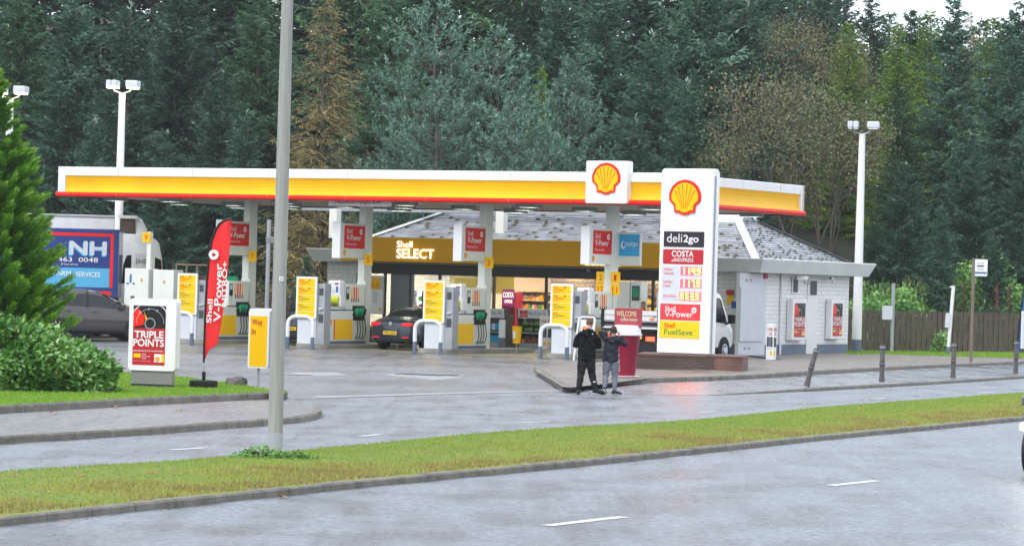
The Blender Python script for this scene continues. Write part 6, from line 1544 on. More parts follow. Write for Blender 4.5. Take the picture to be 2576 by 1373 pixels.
def fuse(mb, name, m, parent, vox=.009, smooth=4, wr=0., wsc=18):
    o = mb.build('tmp', m)
    bm = bmesh.new(); bm.from_mesh(o.data); bmesh.ops.recalc_face_normals(bm, faces=bm.faces); bm.to_mesh(o.data); bm.free()
    r = o.modifiers.new('r', 'REMESH'); r.mode = 'VOXEL'; r.voxel_size = vox; r.use_smooth_shade = True
    s = o.modifiers.new('s', 'SMOOTH'); s.iterations = smooth; s.factor = .6
    me = eval_mesh(o); bpy.data.objects.remove(o); me.name = name
    if wr:
        n = len(me.vertices); co = np.empty(n*3); me.vertices.foreach_get('co', co); co = co.reshape(-1, 3); no = np.empty(n*3); me.vertices.foreach_get('normal', no); no = no.reshape(-1, 3)
        x, y, z = co.T; d = np.sin(wsc*(z+.4*x)+2.5*np.sin(wsc*.4*x+3*y))*np.sin(wsc*.6*(x-y)+1.3*np.sin(wsc*.5*z))*wr+np.sin(wsc*2.3*(z-.8*x)+2*np.sin(9*x))*wr*.4
        co += no*d[:, None]; me.vertices.foreach_set('co', co.ravel())
    me.materials.clear(); me.materials.append(M[m] if isinstance(m, str) else m)
    q = bpy.data.objects.new(name, me); C.objects.link(q); q.parent = parent; return q
def hand(mb, w_, dirv, palmn, s=1., curl=.5, thumb=1):
    """w_: wrist, dirv: pointing direction, palmn: palm normal; five unequal bent fingers"""
    w_, d, p = Vector(w_), Vector(dirv).normalized(), Vector(palmn).normalized(); sd_ = d.cross(p).normalized()
    blob(mb, [w_, w_+d*.04*s, w_+d*.075*s], [(.022*s, .016*s), (.036*s, .015*s), (.034*s, .013*s)])
    for k, (o_, l_) in enumerate(((-.028, .062), (-.010, .072), (.010, .068), (.027, .052))):
        a = w_+d*.078*s+sd_*o_*s; b = a+(d+p*.25*curl).normalized()*l_*.45*s; c_ = b+(d*.8+p*curl).normalized()*l_*.35*s; e_ = c_+(d*.35+p*curl*1.3).normalized()*l_*.25*s
        blob(mb, [a, b, c_, e_], [.0095*s, .009*s, .0085*s, .007*s], n=8)
    a = w_+d*.02*s-sd_*.028*s*thumb; b = a+(d*.6-sd_*thumb+p*.3).normalized()*.035*s; c_ = b+(d*.9-sd_*.2*thumb+p*.5).normalized()*.028*s
    blob(mb, [a, b, c_], [.012*s, .011*s, .009*s], n=8)
def head(mb, c, s=1., yaw=0., pitch=0.):
    """head with face towards +y before the yaw"""
    c = Vector(c); Rm = Matrix.Rotation(yaw, 3, 'Z') @ Matrix.Rotation(pitch, 3, 'X')
    def T(x, y, z): return c+Rm @ Vector((x*s, y*s, z*s))
    def ell(cx, cy, cz, rx, ry, rz, n=18):
        v = []; f = []
        for i in range(n+1):
            th = PI*i/n
            for k in range(n): ph = 2*PI*k/n; v.append(T(cx+rx*math.sin(th)*math.cos(ph), cy+ry*math.sin(th)*math.sin(ph), cz+rz*math.cos(th)))
        f = [(i*n+k, i*n+(k+1) % n, (i+1)*n+(k+1) % n, (i+1)*n+k) for i in range(n) for k in range(n)]
        mb.add(v, f)
    ell(0, -.012, .025, .074, .092, .088); ell(0, .025, -.03, .056, .062, .075); ell(0, .045, -.075, .035, .035, .03)
    ell(0, .092, -.012, .012, .016, .022); ell(0, .085, -.052, .022, .012, .006); ell(0, .084, -.06, .02, .011, .006)
    for s_ in (-1, 1): ell(s_*.075, -.008, -.012, .010, .018, .032); ell(s_*.03, .072, .02, .018, .012, .008)
    return T
M['hair1'] = mat('brown_hair', (.10, .055, .03), .8, var=(.15, .085, .05), vscale=30); M['hair2'] = mat('dark_hair', (.035, .022, .016), .8, var=(.06, .04, .03), vscale=30)
M['cblack'] = mat('black_fleece', (.006, .006, .007), .9, spec=.1, var=(.014, .014, .016), vscale=10); M['cnavy'] = mat('dark_navy_shell', (.010, .012, .019), .6, spec=.2, var=(.025, .028, .04), vscale=6)
M['cchar'] = mat('charcoal_trousers', (.014, .014, .017), .9, spec=.1, var=(.03, .03, .034), vscale=8); M['cgrey'] = mat('grey_joggers', (.15, .17, .21), .85, var=(.19, .21, .25), vscale=8)
def haircap(parent, T, s, m, yaw):
    mb = MB(); v = []; n = 22; f = []
    for i in range(n+1):
        th = PI*i/n
        for k in range(n):
            ph = 2*PI*k/n; x, y, z = math.sin(th)*math.cos(ph), math.sin(th)*math.sin(ph), math.cos(th)
            z2 = z
            lim = -.72 if y < .2 else .35+.1*y     # low at the nape, high at the forehead
            k_ = 1 if z > lim else .80
            g_ = 1+.02*math.sin(ph*9+i*2)
            v.append(T(x*.081*k_*g_, -.014+y*.101*k_*g_, .030+z2*.096*g_*k_))
    f = [(i*n+k, i*n+(k+1) % n, (i+1)*n+(k+1) % n, (i+1)*n+k) for i in range(n) for k in range(n)]
    mb.add(v, f); return fuse(mb, 'hair', m, parent, .006, 1, wr=.0025, wsc=90)
def shoe(mb, a, dirv, s=1., up=0.):
    a = Vector(a); d = Vector(dirv).normalized()
    blob(mb, [a-d*.05*s, a+d*.03*s+Vector((0, 0, -.01)), a+d*.12*s+Vector((0, 0, -.022+up)), a+d*.17*s+Vector((0, 0, -.03+up))], [(.040*s, .05*s), (.043*s, .045*s), (.045*s, .034*s), (.036*s, .024*s)])
def person_tree(lab, loc, rz=0.):
    p = bpy.data.objects.new('person', None); C.objects.link(p); p.location = loc; p.rotation_euler[2] = rz; tag(p, lab, 'person'); return p

# taller boy, seen from behind, stepping away
B1 = person_tree('taller boy in a black hooded fleece and dark trousers, walking away', G(1473, 990, .01))
mb = MB()
T1 = head(mb, (.055, .03, 1.535), 1.0, yaw=rad(-25), pitch=rad(-18))
blob(mb, [(.02, -.02, 1.34), (.04, .0, 1.45)], [(.055, .055), (.05, .05)])
blob(mb, [(0, 0, .82), (0, 0, 1.0), (0, -.01, 1.2), (.01, -.01, 1.33)], [(.13, .09), (.115, .085), (.15, .095), (.12, .07)])
for S_, hp_, kn, an in ((-1, (-.08, 0, .80), (-.115, .0, .42), (-.155, -.06, .09)), (1, (.08, 0, .80), (.13, .06, .42), (.215, -.02, .12))):
    blob(mb, [hp_, kn, an], [.075, .05, .035])
    blob(mb, [Vector(an), Vector(an)+Vector((.02*S_, .08, -.05))], [.034, .03])
for S_, sh, el, wr_ in ((-1, (-.17, -.01, 1.31), (-.245, .02, 1.06), (-.10, .22, 1.09)), (1, (.19, -.01, 1.31), (.27, .02, 1.06), (.13, .22, 1.09))):
    blob(mb, [sh, el, wr_], [.045, .036, .026]); hand(mb, wr_, (-S_*.55, .75, .25), (-S_*.6, -.3, .6), .95, .7, thumb=S_)
fuse(mb, 'body', 'skin', B1, .0065, 2)
haircap(B1, T1, 1., 'hair1', 0)
mb = MB()      # fleece with hood
blob(mb, [(0, 0, .71), (0, 0, .76), (0, 0, .95), (.0, -.005, 1.15), (.01, -.01, 1.30), (.02, 0, 1.37), (.02, 0, 1.42)], [(.19, .12), (.205, .13), (.20, .125), (.19, .125), (.185, .105), (.09, .075), (.05, .045)], ends=False)
for S_ in (-1, 1):
    blob(mb, [(.01+S_*.15, -.01, 1.31), (.01+S_*.235, .0, 1.18), (.01+S_*.26, .03, 1.05)], [.068, .066, .062]); blob(mb, [(.01+S_*.26, .03, 1.05), (.01+S_*.19, .13, 1.05), (.01+S_*.115, .215, 1.085)], [.062, .055, .042])
blob(mb, [(-.085, -.05, 1.385), (-.05, -.10, 1.33), (.0, -.125, 1.27), (.06, -.10, 1.33), (.11, -.04, 1.385)], [.035, .05, .058, .05, .035]); blob(mb, [(.02, -.09, 1.40), (.01, -.12, 1.30)], [(.075, .035), (.06, .03)])
fuse(mb, 'fleece', 'cblack', B1, .011, 3, wr=.006, wsc=22)
mb = MB()
for S_, hp_, kn, an in ((-1, (-.085, 0, .78), (-.115, .0, .42), (-.155, -.06, .11)), (1, (.085, 0, .78), (.13, .06, .42), (.215, -.01, .11))):
    blob(mb, [hp_, ((Vector(hp_)+Vector(kn))/2), kn, ((Vector(kn)+Vector(an))/2), an], [.112, .10, .08, .072, .058])
blob(mb, [(-.08, 0, .80), (.08, 0, .80)], [.11, .11])
fuse(mb, 'trousers', 'cchar', B1, .011, 3, wr=.005, wsc=26)
mb = MB(); shoe(mb, (-.155, -.05, .05), (-.12, 1, -.0), 1.05); fuse(mb, 'shoe', 'black', B1, .009, 2)
mb = MB(); shoe(mb, (.235, .0, .07), (.9, .35, .0), 1.1, -.01); fuse(mb, 'shoe', 'black', B1, .009, 2)
mb = MB(); mb.obox((.105, -.118, 1.315), (.022, 0, 0), (0, .002, 0), (0, 0, .012)); mb.build('sleeve_mark', 'sign_white', B1)
mb = MB(); mb.obox((.185, -.065, .27), (.024, 0, .004), (0, .002, 0), (-.002, 0, .011)); mb.build('leg_mark', 'sign_white', B1)

# smaller boy pulling his hood, both elbows out
B2 = person_tree('smaller boy in grey joggers with both hands up at his ears', G(1534, 991, .01))
mb = MB()
T2 = head(mb, (.05, .01, 1.375), .96, yaw=rad(-12), pitch=rad(-8))
blob(mb, [(.03, -.01, 1.20), (.04, .0, 1.30)], [(.05, .05), (.046, .046)])
blob(mb, [(0, 0, .74), (0, 0, .9), (.01, -.01, 1.08), (.02, -.01, 1.20)], [(.12, .085), (.105, .08), (.135, .085), (.11, .065)])
for S_, hp_, kn, an in ((-1, (-.07, 0, .72), (-.10, .03, .40), (-.13, -.10, .13)), (1, (.08, 0, .72), (.10, .05, .40), (.10, .0, .09))):
    blob(mb, [hp_, kn, an], [.068, .045, .032]); blob(mb, [Vector(an), Vector(an)+Vector((0, .06, -.05))], [.03, .028])
arms2 = ((-1, (-.13, -.01, 1.20), (-.235, .0, 1.33), (-.075, .01, 1.30)), (1, (.17, -.01, 1.19), (.32, -.01, 1.10), (.185, .0, 1.29)))
for S_, sh, el, wr_ in arms2: blob(mb, [sh, el, wr_], [.042, .033, .025])
hand(mb, (-.072, .01, 1.305), (.45, .0, .85), (.85, .1, -.4), .88, .5, thumb=-1); hand(mb, (.182, .0, 1.295), (-.35, .0, .9), (-.85, .1, -.3), .88, .5, thumb=1)
fuse(mb, 'body', 'skin', B2, .006, 2)
haircap(B2, T2, .96, 'hair2', 0)
mb = MB()
blob(mb, [(.0, 0, .70), (.0, 0, .74), (.0, 0, .88), (.01, -.005, 1.02), (.02, -.01, 1.15), (.03, 0, 1.235), (.03, 0, 1.28)], [(.175, .12), (.185, .128), (.172, .12), (.165, .115), (.165, .10), (.08, .07), (.045, .04)], ends=False)
for S_, sh, el, wr_ in arms2: blob(mb, [Vector(sh)+Vector((-S_*.03, 0, -.01)), sh, el], [.07, .066, .056]); blob(mb, [el, (Vector(el)+Vector(wr_))/2, Vector(wr_)+(Vector(el)-Vector(wr_)).normalized()*.03], [.058, .05, .038])
blob(mb, [(-.06, -.05, 1.22), (-.03, -.10, 1.18), (.03, -.12, 1.13), (.09, -.10, 1.18), (.12, -.04, 1.22)], [.034, .048, .055, .048, .034]); blob(mb, [(.03, -.08, 1.24), (.02, -.11, 1.15)], [(.07, .03), (.055, .03)])
fuse(mb, 'jacket', 'cnavy', B2, .011, 3, wr=.008, wsc=20)
mb = MB()
for S_, hp_, kn, an in ((-1, (-.075, 0, .71), (-.10, .03, .40), (-.13, -.09, .16)), (1, (.085, 0, .71), (.10, .05, .40), (.10, .0, .12))):
    blob(mb, [hp_, ((Vector(hp_)+Vector(kn))/2), kn, ((Vector(kn)+Vector(an))/2), an], [.10, .088, .07, .062, .048])
blob(mb, [(-.07, 0, .73), (.08, 0, .73)], [.10, .10])
fuse(mb, 'joggers', 'cgrey', B2, .011, 3, wr=.005, wsc=26)
mb = MB(); blob(mb, [(-.135, -.11, .12), (-.115, -.05, .05), (-.09, .03, .03)], [(.038, .045), (.042, .035), (.036, .024)]); fuse(mb, 'shoe', 'black', B2, .009, 2)
mb = MB(); blob(mb, [(-.137, -.165, .10), (-.117, -.10, .02), (-.09, .01, .008)], [(.030, .012), (.034, .012), (.03, .01)]); fuse(mb, 'shoe_sole', 'sign_white', B2, .008, 1)
mb = MB(); shoe(mb, (.11, -.01, .05), (.75, .6, .0), 1.0); fuse(mb, 'shoe', 'black', B2, .009, 2)
mb = MB(); blob(mb, [(.07, -.04, .012), (.20, .065, .01)], [(.045, .01), (.04, .01)]); fuse(mb, 'shoe_sole', 'sign_white', B2, .008, 1)

# man in an orange vest beyond the van
p = W(2.52, 4.65, .154); B3 = person_tree('man with glasses in an orange high visibility vest standing behind the white van', p, rad(150))
mb = MB(); T3 = head(mb, (0, .03, 1.60), 1.02, yaw=rad(10), pitch=rad(-12))
blob(mb, [(0, 0, 1.42), (0, .02, 1.52)], [(.06, .06), (.055, .055)]); blob(mb, [(0, 0, .88), (0, 0, 1.05), (0, 0, 1.28), (0, 0, 1.42)], [(.15, .10), (.14, .10), (.17, .11), (.13, .08)])
for S_ in (-1, 1):
    blob(mb, [(S_*.09, 0, .88), (S_*.10, .02, .48), (S_*.10, -.02, .09)], [.085, .058, .042]); blob(mb, [(S_*.10, -.02, .07), (S_*.10, .12, .03)], [.038, .03])
    blob(mb, [(S_*.19, 0, 1.38), (S_*.25, .02, 1.10), (S_*.14, .25, 1.05)], [.052, .042, .03]); hand(mb, (S_*.14, .25, 1.05), (-S_*.3, .9, .1), (0, 0, -1), 1.05, .7, thumb=S_)
fuse(mb, 'body', 'skin', B3, .008, 2); haircap(B3, T3, 1.02, 'hair1', 0)
mb = MB()
for S_ in (-1, 1): 
    c_ = T3(S_*.032, .096, .012); v = [c_+Vector((.021*math.cos(a), .0, .017*math.sin(a))) for a in [2*PI*k/14 for k in range(15)]]; mb.tube(v, .003, 6)
    mb.tube([T3(S_*.055, .092, .014), T3(S_*.078, .0, .006)], .0025, 6)
mb.build('glasses', 'black', B3)
mb = MB()
for S_ in (-1, 1): blob(mb, [T3(S_*.031, .088, .012), T3(S_*.031, .092, .012)], [.009, .009], n=8)
mb.build('eyes', 'black', B3)
mb = MB(); blob(mb, [(0, 0, .9), (0, 0, 1.08), (0, 0, 1.28), (0, 0, 1.40), (0, 0, 1.47)], [(.18, .13), (.18, .13), (.195, .135), (.175, .11), (.09, .085)])
for S_ in (-1, 1): blob(mb, [(S_*.17, 0, 1.37), (S_*.25, .02, 1.12), (S_*.15, .22, 1.06)], [.075, .062, .048])
fuse(mb, 'jacket', mat('orange_coat', (.85, .16, .02), .6, emit=.0), B3, .012, 3, wr=.006)
mb = MB()
for z in (1.0, 1.18): blob(mb, [(0, 0, z-.02), (0, 0, z+.02)], [(.20, .145), (.20, .145)], ends=False)
for S_ in (-1, 1): blob(mb, [(S_*.10, .0, 1.18), (S_*.10, 0, 1.42)], [(.03, .125), (.03, .10)], ends=False)
fuse(mb, 'reflective_strips', mat('strip_silver', (.65, .66, .6), .3), B3, .012, 1)
mb = MB()
for S_ in (-1, 1): blob(mb, [(S_*.095, 0, .88), (S_*.105, .02, .48), (S_*.10, -.02, .1)], [.11, .085, .065])
fuse(mb, 'trousers', 'cchar', B3, .012, 3); mb = MB(); shoe(mb, (-.10, -.0, .05), (-.1, 1, 0), 1.15); fuse(mb, 'shoe', 'black', B3, .01, 2); mb = MB(); shoe(mb, (.10, -.0, .05), (.1, 1, 0), 1.15); fuse(mb, 'shoe', 'black', B3, .01, 2)

# ================================================================== VEGETATION
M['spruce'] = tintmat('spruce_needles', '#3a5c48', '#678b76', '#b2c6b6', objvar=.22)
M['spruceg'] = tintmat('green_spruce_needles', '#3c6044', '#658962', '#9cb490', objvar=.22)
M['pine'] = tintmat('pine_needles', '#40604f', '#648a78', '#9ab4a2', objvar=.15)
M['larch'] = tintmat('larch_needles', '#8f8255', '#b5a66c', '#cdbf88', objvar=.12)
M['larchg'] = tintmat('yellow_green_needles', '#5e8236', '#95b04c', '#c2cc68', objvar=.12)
M['decid'] = tintmat('autumn_leaves', '#566a46', '#7c7c56', '#8c785a', objvar=.15)
M['thuja'] = tintmat('cypress_sprays', '#2e5a1a', '#649e2e', '#b2d052', objvar=0, rough=.55, trans=.15)
M['leafbush'] = tintmat('bush_leaves', '#46782f', '#76a850', '#b2d08c', objvar=.1, rough=.4, trans=.12, spec=.5)
M['weed'] = tintmat('rough_weeds', '#4a7a34', '#74a450', '#9a8a64', objvar=.15, trans=.1)
def quads_from(pos, d, ln, wd, r, planes=2, bulge=.35):
    """thin needle-spray blades along d; two crossing blades each"""
    n = len(pos); out = []
    d = d/np.maximum(1e-9, np.linalg.norm(d, axis=1))[:, None]
    rv = r.normal(0, 1, (n, 3)); a = np.cross(d, rv); a /= np.maximum(1e-9, np.linalg.norm(a, axis=1))[:, None]
    for k in range(planes):
        w_ = a if k == 0 else np.cross(d, a)
        m_ = pos+d*(ln*bulge)[:, None]
        out.append(np.stack([pos, m_+w_*wd[:, None]/2, pos+d*ln[:, None], m_-w_*wd[:, None]/2], 1))
    return np.concatenate(out)
def conifer_mesh(seed, H, R, whorl=.42, nb=6, m='spruce', droop=.25, tw=.13, needle=(.17, .055), power=.8, base=.03, dens=1., twang=.75, up=.35, wood=False, tipc=.35, hang=.15):
    r = np.random.default_rng(seed); P = []; Dn = []; Ln = []; Wd = []; Tn = []; wv = MB()
    z = base*H
    while z < H-.15:
        f = 1-z/H; rr = R*(f**power)
        for b in range(nb if f > .12 else 4):
            az = r.uniform(0, 2*PI); L_ = rr*r.uniform(.62, 1.15)+.12; az2 = np.array([math.cos(az), math.sin(az), 0]); zz0 = z+r.uniform(-.15, .15); bt = r.normal(0, .17)
            rise = up*(1-f)**1.2*1.4+.10-droop*f
            n = max(4, int(L_/tw)); t = (np.arange(n)+r.uniform(0, 1, n))/n; t = np.clip(t, .05, 1)
            zc = zz0+L_*(rise*t-droop*.6*t*t+.45*droop*t**4+.12*t**3)
            c = az2[None]*(L_*t)[:, None]; c[:, 2] = zc
            if wood:
                wv.tube([tuple(az2*L_*q+np.array([0, 0, zz0+L_*(rise*q-droop*.6*q*q+.45*droop*q**4+.12*q**3)])) for q in (0, .35, .7, 1)], [.03*f+.012, .02*f+.01, .012, .006], 4)
            side = np.array([-az2[1], az2[0], 0])
            for sgn in (-1, 1, 0):
                l2 = (L_*.42*(1-t)**.8*r.uniform(.5, 1.1, n)+.10) if sgn else np.full(n, .10)
                dirs = az2[None]*math.cos(twang)+side[None]*(sgn*math.sin(twang)); dirs = np.repeat(dirs, n, 0) if len(dirs) == 1 else dirs
                dirs = dirs+r.normal(0, .15, (n, 3)); dirs[:, 2] += -hang+.1*r.normal(0, 1, n)+(.15 if sgn == 0 else 0)
                ns = np.maximum(1, (l2/(needle[0]*.62)*dens).astype(int)) if sgn else np.ones(n, int)
                mx_n = ns.max()
                for j in range(mx_n):
                    k = ns > j; s_ = (j/np.maximum(1, ns[k])); pos = c[k]+dirs[k]*(l2[k]*s_)[:, None]; pos[:, 2] -= .12*(l2[k]*s_)**1.5*(1+droop)
                    dd = dirs[k]+r.normal(0, .28, (k.sum(), 3)); P.append(pos); Dn.append(dd); q = k.sum()
                    Ln.append(needle[0]*r.uniform(.7, 1.35, q)); Wd.append(needle[1]*r.uniform(.7, 1.3, q))
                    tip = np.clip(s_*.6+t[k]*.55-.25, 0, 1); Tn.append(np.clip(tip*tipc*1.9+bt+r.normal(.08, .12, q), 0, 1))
        z += whorl*r.uniform(.75, 1.2)*(.55+.45*f)
    # leader
    k = 10; P.append(np.stack([r.normal(0, .03, k), r.normal(0, .03, k), H-np.linspace(0, .8, k)], 1)); Dn.append(np.stack([r.normal(0, .5, k), r.normal(0, .5, k), np.ones(k)], 1)); Ln.append(np.full(k, needle[0]*1.3)); Wd.append(np.full(k, needle[1])); Tn.append(np.full(k, .8))
    P, Dn, Ln, Wd, Tn = map(np.concatenate, (P, Dn, Ln, Wd, Tn))
    q = quads_from(P, Dn, Ln, Wd, r); T_ = np.concatenate([Tn, Tn])
    crown = npmesh('crown', q.reshape(-1, 3), 4, T_, m)
    return crown, wv
def trunk_mesh(H, r0, seed, lean=.0):
    r = random.Random(seed); mb = MB(); pts = []; x = y = 0
    for i in range(8): pts.append((x, y, H*i/7)); x += r.uniform(-.04, .04); y += r.uniform(-.04, .04)
    mb.tube(pts, [r0*(1-.93*i/7)*(1.25 if i == 0 else 1) for i in range(8)], 8); return mb
PROTO = {}
def proto(kind, key, fn):
    PROTO.setdefault(kind, []).append(fn)
def make_proto(kind, seed, H, R, r0, **k):
    root = bpy.data.objects.new(kind, None); C.objects.link(root)
    cr_, wv = conifer_mesh(seed, H, R, **k); cr_.parent = root
    tm = trunk_mesh(H, r0, seed); 
    if wv.v: 
        o_ = len(tm.v); tm.v += wv.v; tm.f += [tuple(i+o_ for i in f) for f in wv.f]; tm.m += wv.m
    tm.build('trunk', 'bark', root, smooth=True)
    root['H'] = H; PROTO.setdefault(kind, []).append(root); return root
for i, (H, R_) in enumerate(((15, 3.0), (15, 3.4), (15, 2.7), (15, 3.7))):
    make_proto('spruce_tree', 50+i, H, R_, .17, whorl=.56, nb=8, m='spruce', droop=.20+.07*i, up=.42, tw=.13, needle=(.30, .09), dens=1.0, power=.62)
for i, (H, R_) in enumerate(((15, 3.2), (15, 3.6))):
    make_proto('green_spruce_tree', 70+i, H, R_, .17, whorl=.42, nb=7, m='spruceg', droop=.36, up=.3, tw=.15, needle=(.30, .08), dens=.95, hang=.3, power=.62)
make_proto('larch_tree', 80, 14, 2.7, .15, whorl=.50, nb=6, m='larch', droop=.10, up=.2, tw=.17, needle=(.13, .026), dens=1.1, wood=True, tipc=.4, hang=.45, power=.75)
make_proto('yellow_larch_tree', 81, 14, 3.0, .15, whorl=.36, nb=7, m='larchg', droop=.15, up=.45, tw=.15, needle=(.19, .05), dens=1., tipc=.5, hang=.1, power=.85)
def pine_proto(seed, H, R_):
    r = np.random.default_rng(seed); root = bpy.data.objects.new('pine_tree', None); C.objects.link(root)
    P = []; Dn = []; Tn = []; Ln = []; Wd = []; wv = MB(); z = .06*H
    while z < H-.2:
        f = 1-z/H; rr = R_*min(1, (f*1.5))**.7*(.75+.5*r.random())
        for b in range(6 if f > .1 else 4):
            az = r.uniform(0, 2*PI); L_ = rr*r.uniform(.55, 1.12)+.15; a2 = np.array([math.cos(az), math.sin(az), 0]); rise = .25+.6*(1-f)
            pts = [a2*L_*q+np.array([0, 0, z+L_*(rise*q*.5+.35*q*q)]) for q in (0, .4, .75, 1)]
            wv.tube([tuple(q) for q in pts], [.035*f+.012, .025*f+.01, .014, .008], 4)
            nn = max(3, int(L_*6.5))
            for j in range(nn):
                q = r.uniform(.35, 1.0); side = np.array([-a2[1], a2[0], 0])*r.uniform(-.42, .42)*L_*(1.15-q); c = a2*L_*q+side+np.array([0, 0, z+L_*(rise*q*.5+.35*q*q)+r.uniform(-.05, .25)])
                upd = a2*.35+np.array([0, 0, 1.])+r.normal(0, .25, 3); upd /= np.linalg.norm(upd); cl = r.uniform(.26, .45); kk_ = 16
                s_ = r.uniform(0, 1, kk_); ax = c[None]+upd[None]*(s_*cl)[:, None]; dd = upd[None]*.75+r.normal(0, .55, (kk_, 3))
                P.append(ax); Dn.append(dd); Ln.append(r.uniform(.12, .19, kk_)); Wd.append(r.uniform(.028, .045, kk_)); br = .85 if r.random() < .06 else 0
                Tn.append(np.clip(.25+s_*.5+r.normal(0, .1, kk_), 0, 1))
        z += .42*r.uniform(.8, 1.2)
    P, Dn, Ln, Wd, Tn = map(np.concatenate, (P, Dn, Ln, Wd, Tn)); q = quads_from(P, Dn, Ln, Wd, r, 1)
    npmesh('crown', q.reshape(-1, 3), 4, Tn, 'pine', parent=root); tm = trunk_mesh(H, .15, seed); o_ = len(tm.v); tm.v += wv.v; tm.f += [tuple(i+o_ for i in f) for f in wv.f]; tm.m += wv.m
    tm.build('trunk', 'bark', root); root['H'] = H; PROTO.setdefault('pine_tree', []).append(root)
pine_proto(90, 10, 2.6); pine_proto(91, 10, 2.3)
def decid_proto(seed, H, R_, leaves=9000, m='decid', ls=.11, name='broadleaf_tree'):
    r = random.Random(seed); rn_ = np.random.default_rng(seed); root = bpy.data.objects.new(name, None); C.objects.link(root); wv = MB(); ends = []
    def grow(p, d, l, rr, lev):
        q = p; pts = [tuple(p)]; rs = [rr]
        for k in range(3):
            d = (d+Vector((r.uniform(-.22, .22), r.uniform(-.22, .22), r.uniform(-.05, .15)))).normalized(); q = q+d*l/3; pts.append(tuple(q)); rs.append(rr*(1-.25*(k+1)/3)); 
            if lev >= 3: ends.append(tuple(q))
        wv.tube(pts, rs, 5 if lev > 1 else 7, cap=False)
        if lev < 5:
            for k in range(3 if lev < 4 else 2):
                a = r.uniform(0, 2*PI); dv = (d+Vector((math.cos(a), math.sin(a), r.uniform(-.2, .5)))*r.uniform(.45, .85)).normalized(); grow(q, dv, l*r.uniform(.62, .82), rr*.62, lev+1)
    for k in range(3):
        a = 2*PI*k/3+r.random(); grow(Vector((.1*math.cos(a), .1*math.sin(a), 0)), Vector((math.cos(a)*.22, math.sin(a)*.22, 1)), H*.36, .10, 0)
    E_ = np.array(ends); mz = E_[:, 2].max(); sc = np.array([R_/np.abs(E_[:, 0]).max(), R_/np.abs(E_[:, 1]).max(), H/mz])
    wv.v = [(a*sc[0], b*sc[1], c_*sc[2]) for a, b, c_ in wv.v]; E_ = E_*sc
    i = rn_.integers(0, len(E_), leaves); P = E_[i]+rn_.normal(0, .28, (leaves, 3)); Dn = rn_.normal(0, 1, (leaves, 3)); q = quads_from(P, Dn, rn_.uniform(.7, 1.4, leaves)*ls, rn_.uniform(.5, .9, leaves)*ls, rn_, 1, .5)
    npmesh('crown', q.reshape(-1, 3), 4, np.clip(rn_.normal(.45, .25, leaves)+.3*np.sin(P[:, 0]*1.3+P[:, 2]), 0, 1), m, parent=root)
    wv.build('trunk', 'bark', root, smooth=True); root['H'] = H; PROTO.setdefault(name, []).append(root)
decid_proto(5, 9.5, 3.6, 10500, ls=.10); decid_proto(6, 9.5, 3.0, 8500, ls=.10)
used = set()
def kids_of(o): return [q for q in C.objects if q.parent == o]
KID = {p.name: kids_of(p) for v in PROTO.values() for p in v}
def tree(kind, var, x, ytop, Y, lab, hw=1., group='trees of the wood behind the station'):
    """x: photo column of the trunk, ytop: photo row of the tip, Y: distance"""
    pr = PROTO[kind][var % len(PROTO[kind])]
    pt = D(x, ytop, Y); gz = hill_z(pt.x, Y); h = max(1.5, pt.z-gz); s = h/pr['H']
    if pr.name not in used: o = pr; used.add(pr.name)
    else:
        o = pr.copy(); C.objects.link(o)
        for ch in KID[pr.name]: c_ = ch.copy(); C.objects.link(c_); c_.parent = o
    o.location = (pt.x, Y, gz-.05); o.rotation_euler[2] = (x*7.3+Y) % 6.28; o.scale = (s*hw, s*hw, s)
    tag(o, lab, 'tree', group); return o
